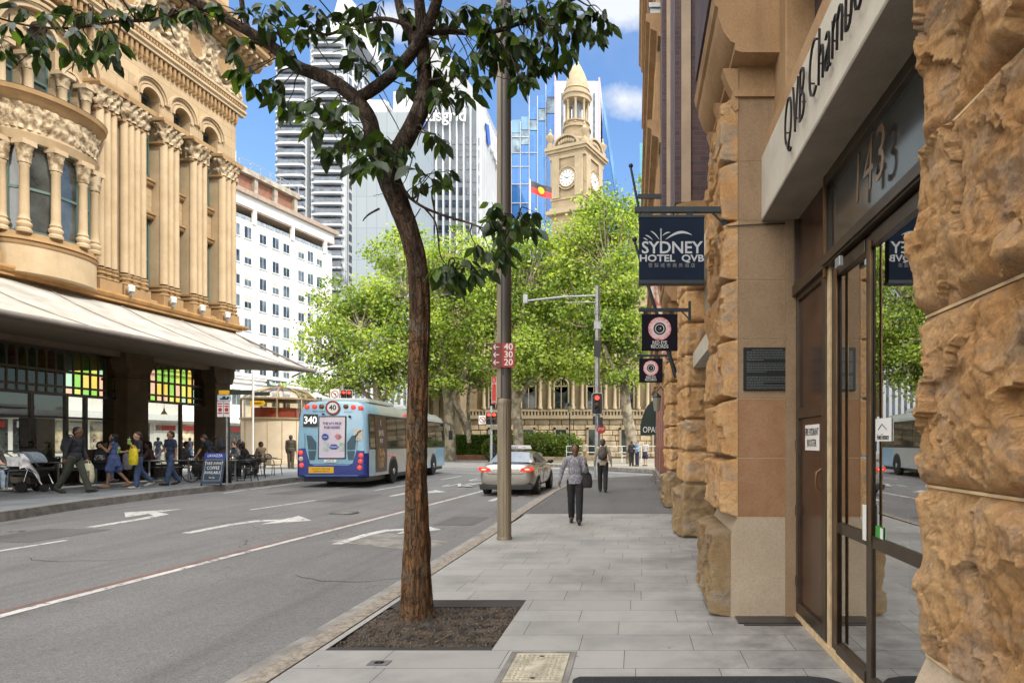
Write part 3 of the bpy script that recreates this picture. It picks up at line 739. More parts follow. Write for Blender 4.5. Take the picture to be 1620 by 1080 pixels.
for i in range(240):   # the rest of the crown, above the frame
    a = random.uniform(0, 2*PI); r = 3.3*math.sqrt(random.random()); zc = random.uniform(5.95, 9.2)
    rr_ = r*(1-((zc-7.3)/3.6)**2*.6)
    X, Yc = -2.3+rr_*math.cos(a)*1.15, 6.0+rr_*math.sin(a)*.75
    if 700-(zc-1.62)*1000/max(Yc, 1) > -30: continue
    clusters.append((Vector((X, Yc, zc)), 12, .125))
skel = []
for q, (p, r_) in br.items():
    pp, rr_ = smoothpath(p, r_, 6); skel += pp
skelA = np.array([tuple(p) for p in skel])
tw = MB(); LP = []; LD = []; LS = []; LMI = []
rr = random.Random(11)
for c, n, s in clusters:
    dist = np.linalg.norm(skelA - np.array(c), axis=1); dist[skelA[:, 2] > c.z + .6] += .3
    a = Vector(skelA[int(np.argmin(dist))]); mid = (a+c)/2 + Vector((rr.uniform(-.08,.08), rr.uniform(-.08,.08), rr.uniform(-.02,.10)))
    pp, ro = smoothpath([a, a.lerp(mid, .6)+Vector((rr.uniform(-.04,.04),0,rr.uniform(-.03,.05))), mid, c], [.009,.007,.005,.0028], 3); tw.tube(pp, ro, 4)
    ax = (c - mid).normalized()
    for k in range(n+3):
        q = 2.4*k + rr.random(); e = rr.uniform(.1, 1.)
        side = Vector((math.cos(q), math.sin(q), 0)); dvec = side*(1.1-e*.5) + ax*e*.9 + Vector((0,0,-.35-rr.random()*.8))
        pb = c + ax*rr.uniform(-.10, .02) + side*.008
        LP.append(tuple(pb + dvec.normalized()*.02)); LD.append(tuple(dvec)); LS.append(s*rr.uniform(.6, 1.32)); LMI.append(rr.choice([0]*8+[1]*4+[2]*1))
# bare drooping twigs
for (x0,y0,x1,y1) in [(490,60,560,120),(530,110,545,200),(560,60,620,170),(700,60,640,170),(720,70,655,200),(665,330,640,420),(700,10,760,70),(760,60,700,140),(800,50,735,120),(610,90,560,170),(600,150,640,230),(655,240,590,310),(640,70,700,200),(500,10,460,90),(585,100,600,20),(360,20,385,-5),(690,170,660,230),(75,60,20,110),(780,30,700,160),(735,60,830,130)]:
    a, c = W(x0,y0,rr.uniform(-.2,.2)), W(x1,y1,rr.uniform(-.4,.4)); mid = (a+c)/2 + Vector((rr.uniform(-.1,.1),0,rr.uniform(-.12,.04)))
    pp, ro = smoothpath([a, mid, c], [.006,.0045,.002], 6); tw.tube(pp, ro, 4)
tw.build('twigs', mat('twig_mat', (.05,.035,.025), .9, var=.3), tree, smooth=60)
M['leaf1'] = leafmat('dark_leaf_mat', (.033,.064,.018), (.019,.040,.013), .26, .32, 2.5, .45)
M['leaf2'] = leafmat('mid_leaf_mat', (.085,.145,.028), (.05,.095,.02), .38, .35, 2.5)
M['leaf3'] = leafmat('young_leaf_mat', (.17,.27,.035), (.10,.18,.03), .5, .4, 2.5)
leaves('foliage', LP, LD, LS, None, tree, fold=.20, width=.60, detailed=True, mats=[M['leaf1'], M['leaf2'], M['leaf3']], mi=np.array(LMI), droop=.18)

# ------------------------------------------------------------------ street pole with distance signs
pole = thing('street_pole', 'tall ribbed beige street pole on the footpath beside the tree', 'pole', (-2.19, 10.62, 0))
M['polec'] = mat('beige_pole_mat', (.30,.245,.17), .55, .2, vs=6, var=.2, stretch=(1,1,.1), bmp=.1)
M['poled'] = mat('dark_pole_mat', (.115,.10,.088), .5, .3, vs=5, var=.2, stretch=(1,1,.15))
b = MB()
n = 16
sec = []
for k in range(n*2):
    q = PI*k/n; r = .118 if k % 2 == 0 else .113
    sec.append((r*math.cos(q), r*math.sin(q)))
b.prism(sec, .02, 2.28); b.build('lower_shaft', M['polec'], pole)
b = MB(); b.lathe([(.128,0),(.128,.03),(.120,.05)], n=24); b.lathe([(.116,2.24),(.124,2.28),(.124,2.33),(.105,2.36)], n=24); b.build('collar', M['polec'], pole, smooth=40)
b = MB(); b.lathe([(.105,2.34),(.098,9.5)], (.012,0,0), n=24); b.build('upper_shaft', M['poled'], pole, smooth=50)
b = MB(); b.box(-.108,-.035,-.092,-.05,2.36,9.5); b.build('cable_channel', M['polec'], pole, bevel=.01)
b = MB(); b.box(-.034,-.018,-.108,-.06,2.36,9.5); b.box(-.01,.01,-.118,-.10,2.75,2.98); b.build('channel_slot', M['black'], pole)
b = MB(); b.lathe([(.098,9.45),(.07,9.6),(.05,11.2)], (.01,0,0), n=16); b.tube([(.0,0,11.1),(-.5,0,11.5),(-1.6,0,11.6)],[.045,.04,.035],10)
b.prism([(-2.2,-.15),(-2.2,.15),(-1.5,.12),(-1.5,-.12)], 11.53, 11.66); b.build('lamp_arm', M['poled'], pole, smooth=50)
sg = thing('distance_sign', 'dark red sign with arrows and 40, 30, 20 strapped to the street pole', 'sign', (-2.19, 10.47, 0))
b = MB(); b.box(-.175,.20,0,.012,2.87,3.27); b.build('sign_plate', M['red'], sg)
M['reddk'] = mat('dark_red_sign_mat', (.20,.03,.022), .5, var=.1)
b = MB(); b.box(-.176,-.005,-.003,.0,2.868,3.272); b.build('dark_half', M['reddk'], sg)  # left half of the plate in a darker red
for i, t_ in enumerate(('40','30','20')):
    z = 3.205 - i*.128
    text(t_, .15, sg, M['letters'], (.10, -.004, z), name='number', ext=.001, off=.002)
    b = MB(); b.box(-.15,-.055,-.006,-.004,z-.007,z+.007)
    for s_ in (1,-1):
        b.M = Matrix.Translation((-.15,-.005,z)) @ Matrix.Rotation(-s_*PI/4, 4, 'Y'); b.box(-.004,.055,-.001,.001,-.007,.007)
    b.M = None; b.build('arrow', M['letters'], sg)
sg = thing('vertical_sign', 'narrow upright red sign on the left side of the street pole', 'sign', (-2.35, 10.55, 0))
b = MB(); b.box(-.035,.045,-.01,.01,2.27,2.72); b.build('sign_plate', mat('bright_red_sign_mat', (.62,.04,.025), .5, var=.05), sg)
b = MB(); b.box(-.036,-.03,-.012,.012,2.27,2.72); b.box(.04,.046,-.012,.012,2.27,2.72); b.build('edge', M['letters'], sg)
text('1', .07, sg, M['letters'], (.005,-.012,2.665), name='number'); text('170', .05, sg, M['letters'], (.005,-.012,2.605), name='number'); text('KPH', .038, sg, M['letters'], (.005,-.012,2.30), name='lettering')
# ------------------------------------------------------------------ hotel building on the right (rock faced piers, doorway)
def hrnd(p, k):
    v = noise.cell_vector(Vector((p.x*3.7+k*5.1, p.y*3.7-k*2.3, p.z*3.7+k))); return v
def rockdisp(u, v, seed, amp, W_, H_, sc=1.0, edges=True, flat=.55, vary=.85):
    p = Vector((u*3.1*sc, v*3.1*sc, seed*7.3))
    wv = noise.noise_vector(p*1.3)*.45 + noise.noise_vector(p*4)*.12
    q = p + wv
    dist, pts = noise.voronoi(q)
    c = pts[0]; t = hrnd(c, 1)
    d = .55 + (t.x-.5)*.36 + (t.y-.5)*.9*(q.x-c.x) + (t.z-.5)*1.1*(q.y-c.y) + noise.noise(p*.9)*.35
    q2 = p*2.6 + wv*1.3; dist2, pts2 = noise.voronoi(q2); t2 = hrnd(pts2[0], 2)
    d += (t2.x-.5)*.10 + (t2.y-.5)*.26*(q2.x-pts2[0].x) + (t2.z-.5)*.30*(q2.y-pts2[0].y)
    d += noise.fractal(p*3.4, .75, 2.1, 7)*.13 - abs(noise.noise(p*1.7+Vector((5,1,0))))*.16
    d = flat + (d-.55)*vary
    if edges:
        e = min(u, W_-u, v, H_-v); k = min(1, max(0, e/.05)); k = k*(2-k)
        d = d*k + (1-k)*.0
    return amp*max(-.02, d)
def rockblock(b, o, ud, nd, W_, H_, res, amp, seed, mi=0, sc=1.):
    fl, vy = (.52, 1.05) if amp < .12 else (.72, .42)
    nu, nv = max(2, int(W_/res)), max(2, int(H_/res)); vs = []
    for j in range(nv+1):
        for i in range(nu+1):
            u, v = W_*i/nu, H_*j/nv
            p = Vector(o) + Vector(ud)*u + Vector((0,0,1))*v + Vector(nd)*rockdisp(u, v, seed, amp, W_, H_, sc, True, fl, vy); vs.append(p)
    fs = [(j*(nu+1)+i, j*(nu+1)+i+1, (j+1)*(nu+1)+i+1, (j+1)*(nu+1)+i) for j in range(nv) for i in range(nu)]
    b.add(vs, fs, mi)

hotel = thing('corner_hotel_building', 'sandstone hotel building with rock faced piers along the right footpath', 'building', (0,0,0))
CZ = [.928 + .5515*i for i in range(8)]    # course joints above the plinth
PN = [.89 + 5.0*k for k in range(-2, 4)]   # near face of each pier
XS = .965
for pi_, yn in enumerate(PN):
    k = pi_ - 2          # 0 = nearest pier, 1 = pier beside the door ...
    yf = yn + 1.32
    if k == 3: yn, yf = yn-.1, yf+.3
    if k == 0: yf = 2.07
    core = MB()
    # smooth core: front and rear faces in ashlar, one box per course, alternating tone
    zt = 4.83
    zs = [.928] + CZ[1:] ; zs = [z for z in zs if z < zt-.2] + [zt]
    for i in range(len(zs)-1):
        mi = 1 if i < 2 else 0
        core.box(XS, 1.50, yn, yf, zs[i]+.004, zs[i+1]-.004, mi)
    core.box(XS+.006, 1.495, yn+.006, yf-.006, .9, zt, 2)
    core.prism([(.895,0),(1.50,0),(1.50,.924),(XS,.924),(.895,.77)], yn-.012, yf+.012, 3, 'y')
    core.box(.893, 1.20, yn-.0125, yn-.0122, 0, .01, 3)
    core.build('pier', [M['ash'], M['ashr'], M['mortar'], M['ashg']], hotel)
    res = .0085 if k == 0 else (.014 if k == 1 else .03); 
    if k < 0: res = .08
    amp = .088 if k == 0 else .20
    rb = MB()
    y0r = yn + (.30 if k == 0 else 0)
    
    Wd = yf - yn
    for i in range(len(zs)-1):
        rockblock(rb, (XS-.004, yf, zs[i]+.005), (0,-1,0), (-1,0,0), Wd, zs[i+1]-zs[i]-.010, res, amp, 3.1+k*11+i*1.7, 0, 1.3 if k == 0 else .95)
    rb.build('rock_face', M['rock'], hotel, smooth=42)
    rb = MB(); rockblock(rb, (.895, yf+.012, 0), (0,-1,0), (-1,0,0), Wd+.024, .80, res, amp*1.25, 50+k*3.3, 0, .9)
    rb.build('rock_plinth', M['rock2'] if k != 0 else M['ashg'], hotel, smooth=42)
    # mortar lines standing just proud between the rough blocks
    mb = MB()
    for z in zs[:-1]: mb.box(XS-.012, XS, yn-.002, yf+.002, z-.0045, z+.0045)
    mb.build('mortar_joint', M['mortar'], hotel)
    # rough front return for the far piers
    if k >= 2:
        fb = MB()
        for i in range(len(zs)-1): rockblock(fb, (XS-.1, yn-.0, zs[i]+.005), (1,0,0), (0,-1,0), .55, zs[i+1]-zs[i]-.01, .03, .16, 90+k*7+i, 0, .95)
        rockblock(fb, (.8, yn-.01, 0), (1,0,0), (0,-1,0), .60, .92, .035, .18, 190+k*7, 1, .9)
        fb.build('rough_return', [M['rock'], M['rock2']], hotel, smooth=42)
    # capital: cavetto, frieze block, brackets and cornice
    cb = MB()
    def ring(x, g, z0, z1, mi=0): cb.box(x, 1.6, yn-g, yf+g, z0, z1, mi)
    ring(.93, .03, 4.83, 4.90); ring(.96, .0, 4.90, 5.12); 
    prof = [(.96,5.12),(.90,5.14),(.90,5.20),(.86,5.22),(.80,5.30),(.765,5.40),(.75,5.44),(.75,5.52),(.72,5.54),(.70,5.64),(.96,5.70),(1.5,5.72),(1.5,5.12)]
    cb.prism(prof, yn-.22, yf+.22, 0, 'y')
    for yy in (yn+.06, (yn+yf)/2, yf-.06):
        cb.prism([(.965,4.72),(.93,4.70),(.90,4.76),(.91,4.88),(.86,4.98),(.82,5.10),(.965,5.10)], yy-.07, yy+.07, 0, 'y')
    cb.build('capital_cornice', M['trimr'], hotel, smooth=30)
    if k >= 1:
        c2 = MB(); c2.box(1.02, 1.5, yn+.05, yf-.05, 5.7, 12.2); c2.build('upper_pier', M['trimr'], hotel)
# entrance lintel with its raised lettering
b = MB(); b.box(1.18, 1.70, 2.21, 5.89, 3.69, 4.28); b.build('lintel', M['lintel'], hotel, bevel=.012)
b = MB(); b.box(1.185, 1.69, 2.21, 5.889, 3.681, 3.689); b.box(1.19, 1.7, -2.8, .89, 3.69, 4.28); b.box(1.19,1.7,7.21,10.89,3.69,4.28); b.box(1.19,1.7,12.21,15.7,3.69,4.28)
b.build('lintel_soffit', M['soffit'], hotel)
o = text('QVB Chambers', .56, hotel, mat('lintel_letter_mat', (.035,.03,.028), .4, .5, var=.2), (1.150, 4.87, 4.00), (PI/2, 0, -PI/2), ext=.008, off=-.020, sx=.53, align='LEFT', sy=1.0, name='raised_lettering', shear=.12)
b = MB()
for i in range(11):
    yy = 4.80-i*.22; b.tube([(1.152,yy,3.97),(1.182,yy,3.97)], .006, 6)
b.build('letter_pin', M['frame'], hotel)
# wall above the lintel with recessed openings
for (ya, yb) in ((-2.79,.89), (2.21,5.89), (7.21,10.89), (12.21,15.6)):
    b = MB()
    b.box(1.30, 1.75, ya, ya+.45, 4.28, 7.1, 0); b.box(1.30, 1.75, yb-.45, yb, 4.28, 7.1, 0)
    mid = (ya+yb)/2; b.box(1.36, 1.75, mid-.16, mid+.16, 4.28, 7.1, 0); b.box(1.25, 1.75, ya, yb, 7.1, 7.6, 0); b.box(1.22, 1.75, ya, yb, 4.28, 4.50, 0)
    b.box(1.30,1.75,ya+.45,yb-.45,5.55,5.75,0)
    b.build('upper_wall', M['trimr'], hotel, bevel=.01)
    g = MB(); g.box(1.62, 1.66, ya+.45, yb-.45, 4.5, 7.1); g.build('recessed_window', M['doorb'], hotel)
# ground floor shopfronts between the farther piers
for (ya, yb) in ((-2.79,.89), (7.21,10.80), (12.3,15.7), (17.4, 31)):
    b = MB(); b.box(1.44, 1.6, ya, yb, 0, 4.3); b.build('shopfront_backing', M['frame'], hotel)
# parapet block, upper storeys
b = MB(); b.box(1.55, 16, -42, 30.8, 4.3, 21.8); b.build('upper_storeys', M['brick'], hotel)
b = MB(); b.box(1.6, 16, -42, -9.2, -.2, 4.3); b.box(7.5,16,-9.2,30.8,-.2,4.3); b.build('ground_storey', M['trims'], hotel)
b = MB(); b.box(.75, 16.2, -42, 16.9, 21.8, 22.5); b.build('parapet', M['trimr'], hotel)
for k in (1,2,3):
    yn = .89+5*k
    b = MB(); b.box(.69, 1.56, yn-.05, yn+1.30, 5.73, 21.8); b.build('brick_pilaster', M['brick'], hotel)
    b = MB(); b.box(.80, .96, yn-.09, yn-.05, 5.73, 21.8); b.build('stone_strip', M['cream'], hotel)
    b = MB()
    for z in (7.4, 11.3, 15.2, 19.): b.box(1.36, 1.56, yn+1.30, yn+4.95, z, z+.5, 0); b.box(1.30, 1.56, yn+1.30, yn+4.95, z+.5, z+.62, 0)
    b.build('spandrel', M['trimr'], hotel, bevel=.015)
    for z in (8.02, 11.92, 15.82):
        b = MB(); b.box(1.50,1.552,yn+1.6,yn+4.6,z,z+3.0); f = b.build('window', M['white'], hotel)
        b = MB()
        for q in (0,1,2): b.box(1.49,1.5,yn+1.7+q,yn+2.55+q,z+.1,z+1.45); b.box(1.49,1.5,yn+1.7+q,yn+2.55+q,z+1.55,z+2.9)
        b.build('pane', M['glassdark'], f)
# doorway ------------------------------------------------
XD = 1.52
b = MB(); b.box(1.40, 1.70, 5.86, 6.2, 0, 3.69); b.box(XD-.02, 2.2, 2.0, 6.0, -.02, .0005); b.build('door_recess', M['ash'], hotel)
b = MB(); b.box(1.50,1.60,4.86,4.93,.0,3.0); b.box(1.49,1.56,2.2,5.9,.0,.05); b.box(1.50,1.56,4.45,4.84,.0,.06); b.build('stone_jamb', M['mortar'], hotel)
b = MB(); b.box(.93, 1.5, 5.66, 5.89, .001, .012); b.box(.97,1.5,5.6,5.66,.001,.006); b.build('threshold', mat('dark_granite_mat', (.035,.035,.038), .35, var=.2, vs=4), hotel)
# fire booster cupboard door
fd = MB(); fd.box(XD, XD+.03, 4.97, 5.88, .10, 1.84); fdo = fd.build('cupboard_door', M['doorb'], hotel, bevel=.006)
b = MB()
for (ya, yb, za, zb) in ((5.80,5.885,.06,3.0),(4.95,5.06,.06,3.0),(5.06,5.80,1.84,1.93),(5.06,5.80,2.92,3.0),(5.06,5.80,.06,.16)): b.box(XD-.025, XD+.04, ya, yb, za, zb)
b.build('door_frame', M['frame'], hotel, bevel=.004)
b = MB()
for z in (.35,1.0,1.6): b.tube([(XD-.03,5.82,z-.045),(XD-.03,5.82,z+.045)], .013, 8)
b.build('hinge', M['frame'], fdo)
b = MB(); b.box(XD, XD+.03, 5.05, 5.81, 1.92, 2.93); b.build('upper_panel', M['doorb'], hotel)
b = MB(); b.box(XD-.004, XD-.0005, 5.20, 5.62, 1.555, 1.775); s_ = b.build('notice', M['white'], fdo)
text('FIRE HYDRANT', .082, s_, M['black'], (XD-.006, 5.41, 1.71), (PI/2,0,-PI/2), name='lettering', ext=.0006, sx=.72, sy=1.1)
text('BOOSTER', .082, s_, M['black'], (XD-.006, 5.41, 1.615), (PI/2,0,-PI/2), name='lettering', ext=.0006, sx=.78, sy=1.1)
b = MB(); b.tube([(XD,5.13,1.22),(XD-.045,5.13,1.25),(XD-.05,5.13,1.32),(XD-.045,5.13,1.38),(XD,5.13,1.41)], .009, 8); b.build('handle', M['bronze'], fdo, smooth=60)
# glazed entrance
b = MB()
bars = [(4.74,4.84,.05,2.95),(4.03,4.12,.05,2.95),(2.2,2.3,.05,2.95)]
for ya, yb, za, zb in bars: b.box(XD-.012, XD+.03, ya, yb, za, zb)
for ya, yb in ((4.13,4.72),(2.3,4.02)):
    b.box(XD-.010, XD+.025, ya, yb, .95, 1.03); b.box(XD-.02, XD+.04, ya, yb, .05, .13); b.box(XD-.02, XD+.04, ya, yb, 2.86, 2.95)
b.build('glazing_frame', M['frame'], hotel, bevel=.004)
b = MB(); b.box(XD-.034, XD-.028, 4.66, 4.72, .13, 2.9); b.box(XD-.034,XD-.028,3.985,4.02,1.0,2.9); b.build('gilt_bead', M['bronze'], hotel)
g = MB(); g.quad((XD+.012,4.72,.13),(XD+.012,4.13,.13),(XD+.012,4.13,2.86),(XD+.012,4.72,2.86)); g.build('fixed_pane', M['glassdoor'], hotel)
g = MB(); g.quad((XD+.004,4.02,.13),(XD+.004,2.3,.13),(XD+.004,2.3,2.86),(XD+.004,4.02,2.86)); gp = g.build('door_pane', M['glassdoor'], hotel)
b = MB(); b.box(XD-.004,XD,3.74,3.98,1.63,1.77); s_ = b.build('notice', M['white'], gp)
text('Hotel Entrance', .05, s_, M['black'], (XD-.0055,3.86,1.655), (PI/2,0,-PI/2), ext=.0006, sx=.6)
b = MB(); b.tube([(XD-.006,3.93,1.70),(XD-.006,3.87,1.735),(XD-.006,3.80,1.70)], .002, 5); b.build('emblem', M['black'], s_)
b = MB(); b.box(XD-.004,XD,3.86,3.98,.97,1.10); s_ = b.build('green_sticker', mat('green_sticker_mat', (.05,.30,.05), .5, var=0), gp)
b = MB(); b.box(XD-.006,XD-.004,3.86,3.90,.975,1.095); b.build('white_edge', M['white'], s_)
b = MB(); b.box(XD-.036,XD-.031,4.06,4.12,.99,1.22); b.build('call_plate', M['white'], hotel, bevel=.002)
# lobby seen through the panes
b = MB(); b.box(4.3,4.4,1.5,6.2,0,3.7); b.box(1.75,4.4,6.05,6.15,0,3.7); b.box(1.6,4.4,1.4,1.5,0,3.7); b.box(1.6,4.4,1.5,6.1,3.6,3.68); b.build('lobby_wall', M['lobby'], hotel)
b = MB(); b.box(1.57,4.4,1.5,6.1,-.02,.002); b.build('lobby_floor', mat('lobby_floor_mat', (.09,.09,.095), .25, var=.3), hotel)
b = MB(); b.box(2.6,3.6,4.9,6.0,0,1.05); b.box(2.55,3.65,4.85,6.05,1.05,1.10); b.build('reception_desk', M['doorb'], hotel, bevel=.01)
# transom and number panel
b = MB(); b.box(XD-.06, XD+.05, 2.2, 5.88, 2.97, 3.07); b.box(XD-.075,XD-.06,2.2,4.9,2.985,3.01); b.box(XD-.045,XD+.03,4.90,4.96,3.07,3.69); b.box(XD-.045,XD+.03,5.83,5.88,3.07,3.69); b.box(XD-.05,XD+.03,2.2,4.9,3.60,3.69)
b.build('transom', M['frame'], hotel, bevel=.003)
b = MB(); b.box(XD-.01, XD+.02, 2.2, 4.9, 3.07, 3.6); pn = b.build('number_panel', M['panel143'], hotel)
b = MB(); b.box(XD-.01, XD+.02, 4.96, 5.83, 3.07, 3.69); b.build('upper_panel', M['doorb'], hotel)
b = MB(); b.box(XD-.055,XD-.04,4.88,4.92,2.9,3.69); b.build('gilt_post', M['bronze'], hotel)
text('143', .47, pn, mat('number_mat', (.30,.20,.12), .3, .8, var=.2), (XD-.05, 3.98, 3.34), (PI/2,0,-PI/2), name='number', ext=.004, off=-.004, sx=.80, shear=.1)
b = MB(); b.box(XD-.09,XD-.06,4.42,4.52,2.86,2.93); b.build('door_sensor', M['steel'], hotel, bevel=.004)
# bronze plaque
pq = thing('plaque', 'dark bronze text plaque fixed on the sandstone pier beside the doorway', 'plaque', (0,0,0))
b = MB(); b.box(1.01,1.455,5.868,5.889,2.105,2.505); b.build('plate', mat('plaque_mat', (.022,.026,.026), .4, .6, var=.2), pq, bevel=.004)
M['plaqt'] = mat('plaque_text_mat', (.13,.14,.135), .4, .5, var=0)
words = 'the building was erected for the city and the stone was cut by hand from quarries by the harbour in the year of its opening and restored with care'.split()
rr = random.Random(2)
for i in range(24):
    ln = '' ; 
    while len(ln) < (24 if i == 0 else 58): ln += rr.choice(words) + ' '
    if i in (7, 14, 15): continue
    z = 2.48-.0155*i
    b = MB(); x = 1.04 if i else 1.09; xe = 1.425 if i else 1.375
    if i in (6, 13, 20): xe -= rr.uniform(.1,.25)
    while x < xe:
        wl = rr.uniform(.008,.032); b.box(x, min(x+wl, xe), 5.8665, 5.868, z-.0032, z+.0032); x += wl+.005
    b.build('engraved_line', M['plaqt'], pq)
# green framed sign under the lintel of the next bay
b = MB(); b.box(.985, 1.05, 7.3, 8.35, 3.15, 4.35); t = b.build('wall_sign', M['iron'], None, bevel=.01); tag(t, 'dark green framed wall sign seen edge on behind the hanging hotel sign', 'sign')
t['category'] = 'sign'
b = MB(); b.box(.975,.985,7.38,8.27,3.23,4.27); b.build('sign_face', mat('green_sign_mat', (.05,.12,.06), .5, var=.1), t)
b = MB(); b.box(1.0, 1.35, 7.21, 10.89, 2.9, 3.15); b.box(1.0,1.35,7.21,10.89,4.3,4.6); b.build('shop_lintel', M['lintel'], hotel)

# hanging signs -----------------------------------------------------------
def bracket(x0, x1, y, z, parent, drop=.10):
    b = MB(); b.box(x0, x1, y-.02, y+.02, z, z+.055); b.box(x1-.02, x1+.02, y-.04, y+.04, z-.13, z+.16)
    for x in (x0+.11, x0+.52): b.box(x-.035, x+.035, y-.012, y+.012, z-drop, z)
    b.tube([(x1, y, z-.12), (x1-.12, y, z-.0)], .012, 6)
    return b.build('bracket', M['iron'], parent, bevel=.003)
hs = thing('hanging_sign', 'square navy hotel sign with white lettering hanging over the footpath, largest of the hanging signs', 'sign', (0,0,0))
YS = 6.0
b = MB(); b.box(.04,.655,YS-.05,YS+.05,3.13,3.755); b.build('sign_box', M['navy'], hs, bevel=.006)
b = MB(); b.box(.035,.66,YS-.055,YS+.055,3.12,3.15); b.box(.035,.66,YS-.055,YS+.055,3.74,3.76); b.build('sign_edge', M['iron'], hs)
text('SYDNEY', .158, hs, M['letg'], (.35, YS-.052, 3.45), name='lettering', ext=.001, sx=.98, off=.0025)
text('HOTEL  QVB', .088, hs, M['letg'], (.348, YS-.052, 3.352), name='lettering', ext=.001, sx=1.22, off=.002)
text('\u96ea\u68a8\u57ce\u5e02\u5546\u52a1\u9152\u5e97', .044, hs, mat('dim_letter_mat', (.16,.165,.17), .5, var=0), (.348, YS-.052, 3.285), name='lettering', ext=.0008, space=1.6)
def swoosh(b, x0, z0, x1, z1, h, wmax):
    n = 14; up = []; dn = []
    for i in range(n+1):
        t_ = i/n; x = x0+(x1-x0)*t_; z = z0+(z1-z0)*t_ + h*math.sin(PI*t_*.85); wd = wmax*(.12+math.sin(PI*t_)**.8)*.5
        up.append((x, z+wd+.035)); dn.append((x, z-wd+.035))
    for i in range(n): b.add([(dn[i][0],YS-.0535,dn[i][1]),(dn[i+1][0],YS-.0535,dn[i+1][1]),(up[i+1][0],YS-.0535,up[i+1][1]),(up[i][0],YS-.0535,up[i][1])],[(0,1,2,3)])
b = MB(); swoosh(b, .29,3.495,.54,3.51,.060,.022); swoosh(b,.235,3.49,.15,3.565,.018,.014); swoosh(b,.17,3.49,.10,3.53,.012,.012); swoosh(b,.125,3.485,.08,3.505,.006,.010); swoosh(b,.26,3.53,.335,3.555,.014,.012)
b.box(.243,.252,YS-.0545,YS-.0515,3.515,3.635); b.box(.239,.256,YS-.0545,YS-.0515,3.613,3.627); b.build('emblem', M['letg'], hs)
bracket(-.0, .86, YS, 3.80, hs, .05)
b = MB(); pp, ro = smoothpath([(.86,YS,3.80),(.83,YS-.06,3.66),(.95,YS-.12,3.64),(1.2,YS-.125,3.65),(1.5,YS-.12,3.66)], [.006]*5, 5); b.tube(pp, ro, 5); b.build('cable', M['black'], hs)
M['eyepink'] = mat('pink_iris_mat', (.62,.16,.20), .5, vs=30, col2=(.80,.50,.50), lo=.4, hi=.6)
def ring_fan(b, cx, y, cz, r0, r1, n=32, jit=0):
    vs = []; rj = random.Random(1)
    for i in range(n):
        q = 2*PI*i/n; ra = r0*(1+(rj.random()-.5)*jit); vs += [(cx+ra*math.cos(q), y, cz+ra*math.sin(q)), (cx+r1*math.cos(q), y, cz+r1*math.sin(q))]
    b.add(vs, [(2*i, 2*i+1, (2*i+3) % (2*n), (2*i+2) % (2*n)) for i in range(n)])
def eyesign(y, x0, label, s=1.):
    t = thing('hanging_sign', label, 'sign', (0,0,0))
    w_ = .56*s; b = MB(); b.box(x0, x0+w_, y-.045, y+.045, 3.06, 3.06+w_*1.01); b.build('sign_box', mat('black_sign_mat', (.014,.012,.018), .85, var=0, spec=.08), t, bevel=.006)
    cx, cz = x0+w_*.5, 3.06+w_*.60; yy = y-.047
    b = MB(); ring_fan(b, cx, yy, cz, .135*s, .178*s); b.build('outer_iris', M['eyepink'], t)
    b = MB(); ring_fan(b, cx, yy-.001, cz, .088*s, .150*s, 48, .0); b.build('eye_white', mat('eye_white_mat', (.72,.66,.66), .5, var=0), t)
    b = MB()
    for i in range(40):
        q = 2*PI*i/40; b.quad(*[(cx+r*math.cos(q+o_), yy-.002, cz+r*math.sin(q+o_)) for r, o_ in ((.10*s,-.015),(.15*s,-.05),(.15*s,.05),(.10*s,.015))])
    b.build('vein', M['eyepink'], t)
    b = MB(); ring_fan(b, cx, yy-.003, cz, .060*s, .098*s, 40); ring_fan(b, cx, yy-.003, cz, .001, .035*s, 24); b.build('pupil', M['black'], t)
    b = MB(); ring_fan(b, cx, yy-.0035, cz, .062*s, .070*s, 30); ring_fan(b, cx+.01, yy-.004, cz+.006, .001, .008*s, 10); b.build('highlight', M['letters'], t)
    text('RED EYE', .075*s, t, M['letters'], (cx, yy-.001, 3.06+w_*.21), name='lettering', ext=.0008, sx=.82)
    text('RECORDS', .075*s, t, M['letters'], (cx, yy-.001, 3.06+w_*.10), name='lettering', ext=.0008, sx=.82)
    bracket(x0-.05, .86, y, 3.06+w_+.05, t, .05)
eyesign(9.9, .11, 'square black record shop sign with pink eye, hanging just below the navy hotel sign')
eyesign(15.1, .106, 'square black record shop sign with pink eye, smallest and farthest of the hanging signs', 1.)
# flag poles on the wall
for i, (yb, xb, zb, xt, zt, lab) in enumerate(((16.4,.9,3.6,-.10,8.75,'dark raking flagpole with a ball finial rising behind the hanging hotel sign'), (14.4,.95,3.1,.0,6.2,'shorter dark flagpole leaning out between the hotel sign and the record shop signs'))):
    t = thing('flagpole', lab, 'flagpole', (0,0,0))
    b = MB(); b.tube([(xb,yb,zb),(xt,yb,zt)], [.055,.03], 10); b.build('pole', M['iron'], t, smooth=50)
    b = MB(); b.ell((xt,yb,zt+.05), (.06,.06,.06)); b.build('finial', M['iron'], t, smooth=80)
    if i == 0: b = MB(); b.box(xt+.18,.95,yb-.03,yb+.03,7.95,8.06); b.build('stay', M['iron'], t)
fb = MB(); n = 14; vs = []
for i in range(n+1):
    for j in range(5):
        t_ = i/n; q = .05*math.sin(j*2.4+t_*4); vs.append((.36+.50*t_+(j-2)*.055+q*.3, 16.25+q, 6.2-2.5*t_))
fb.add(vs, [(i*5+j, i*5+j+1, (i+1)*5+j+1, (i+1)*5+j) for i in range(n) for j in range(4)])
tag(fb.build('furled_flag', mat('furled_flag_mat', (.55,.16,.10), .8, vs=7, col2=(.70,.62,.55), lo=.42, hi=.5), smooth=60), 'furled red and white flag wrapped along the raking flagpole', 'flag')

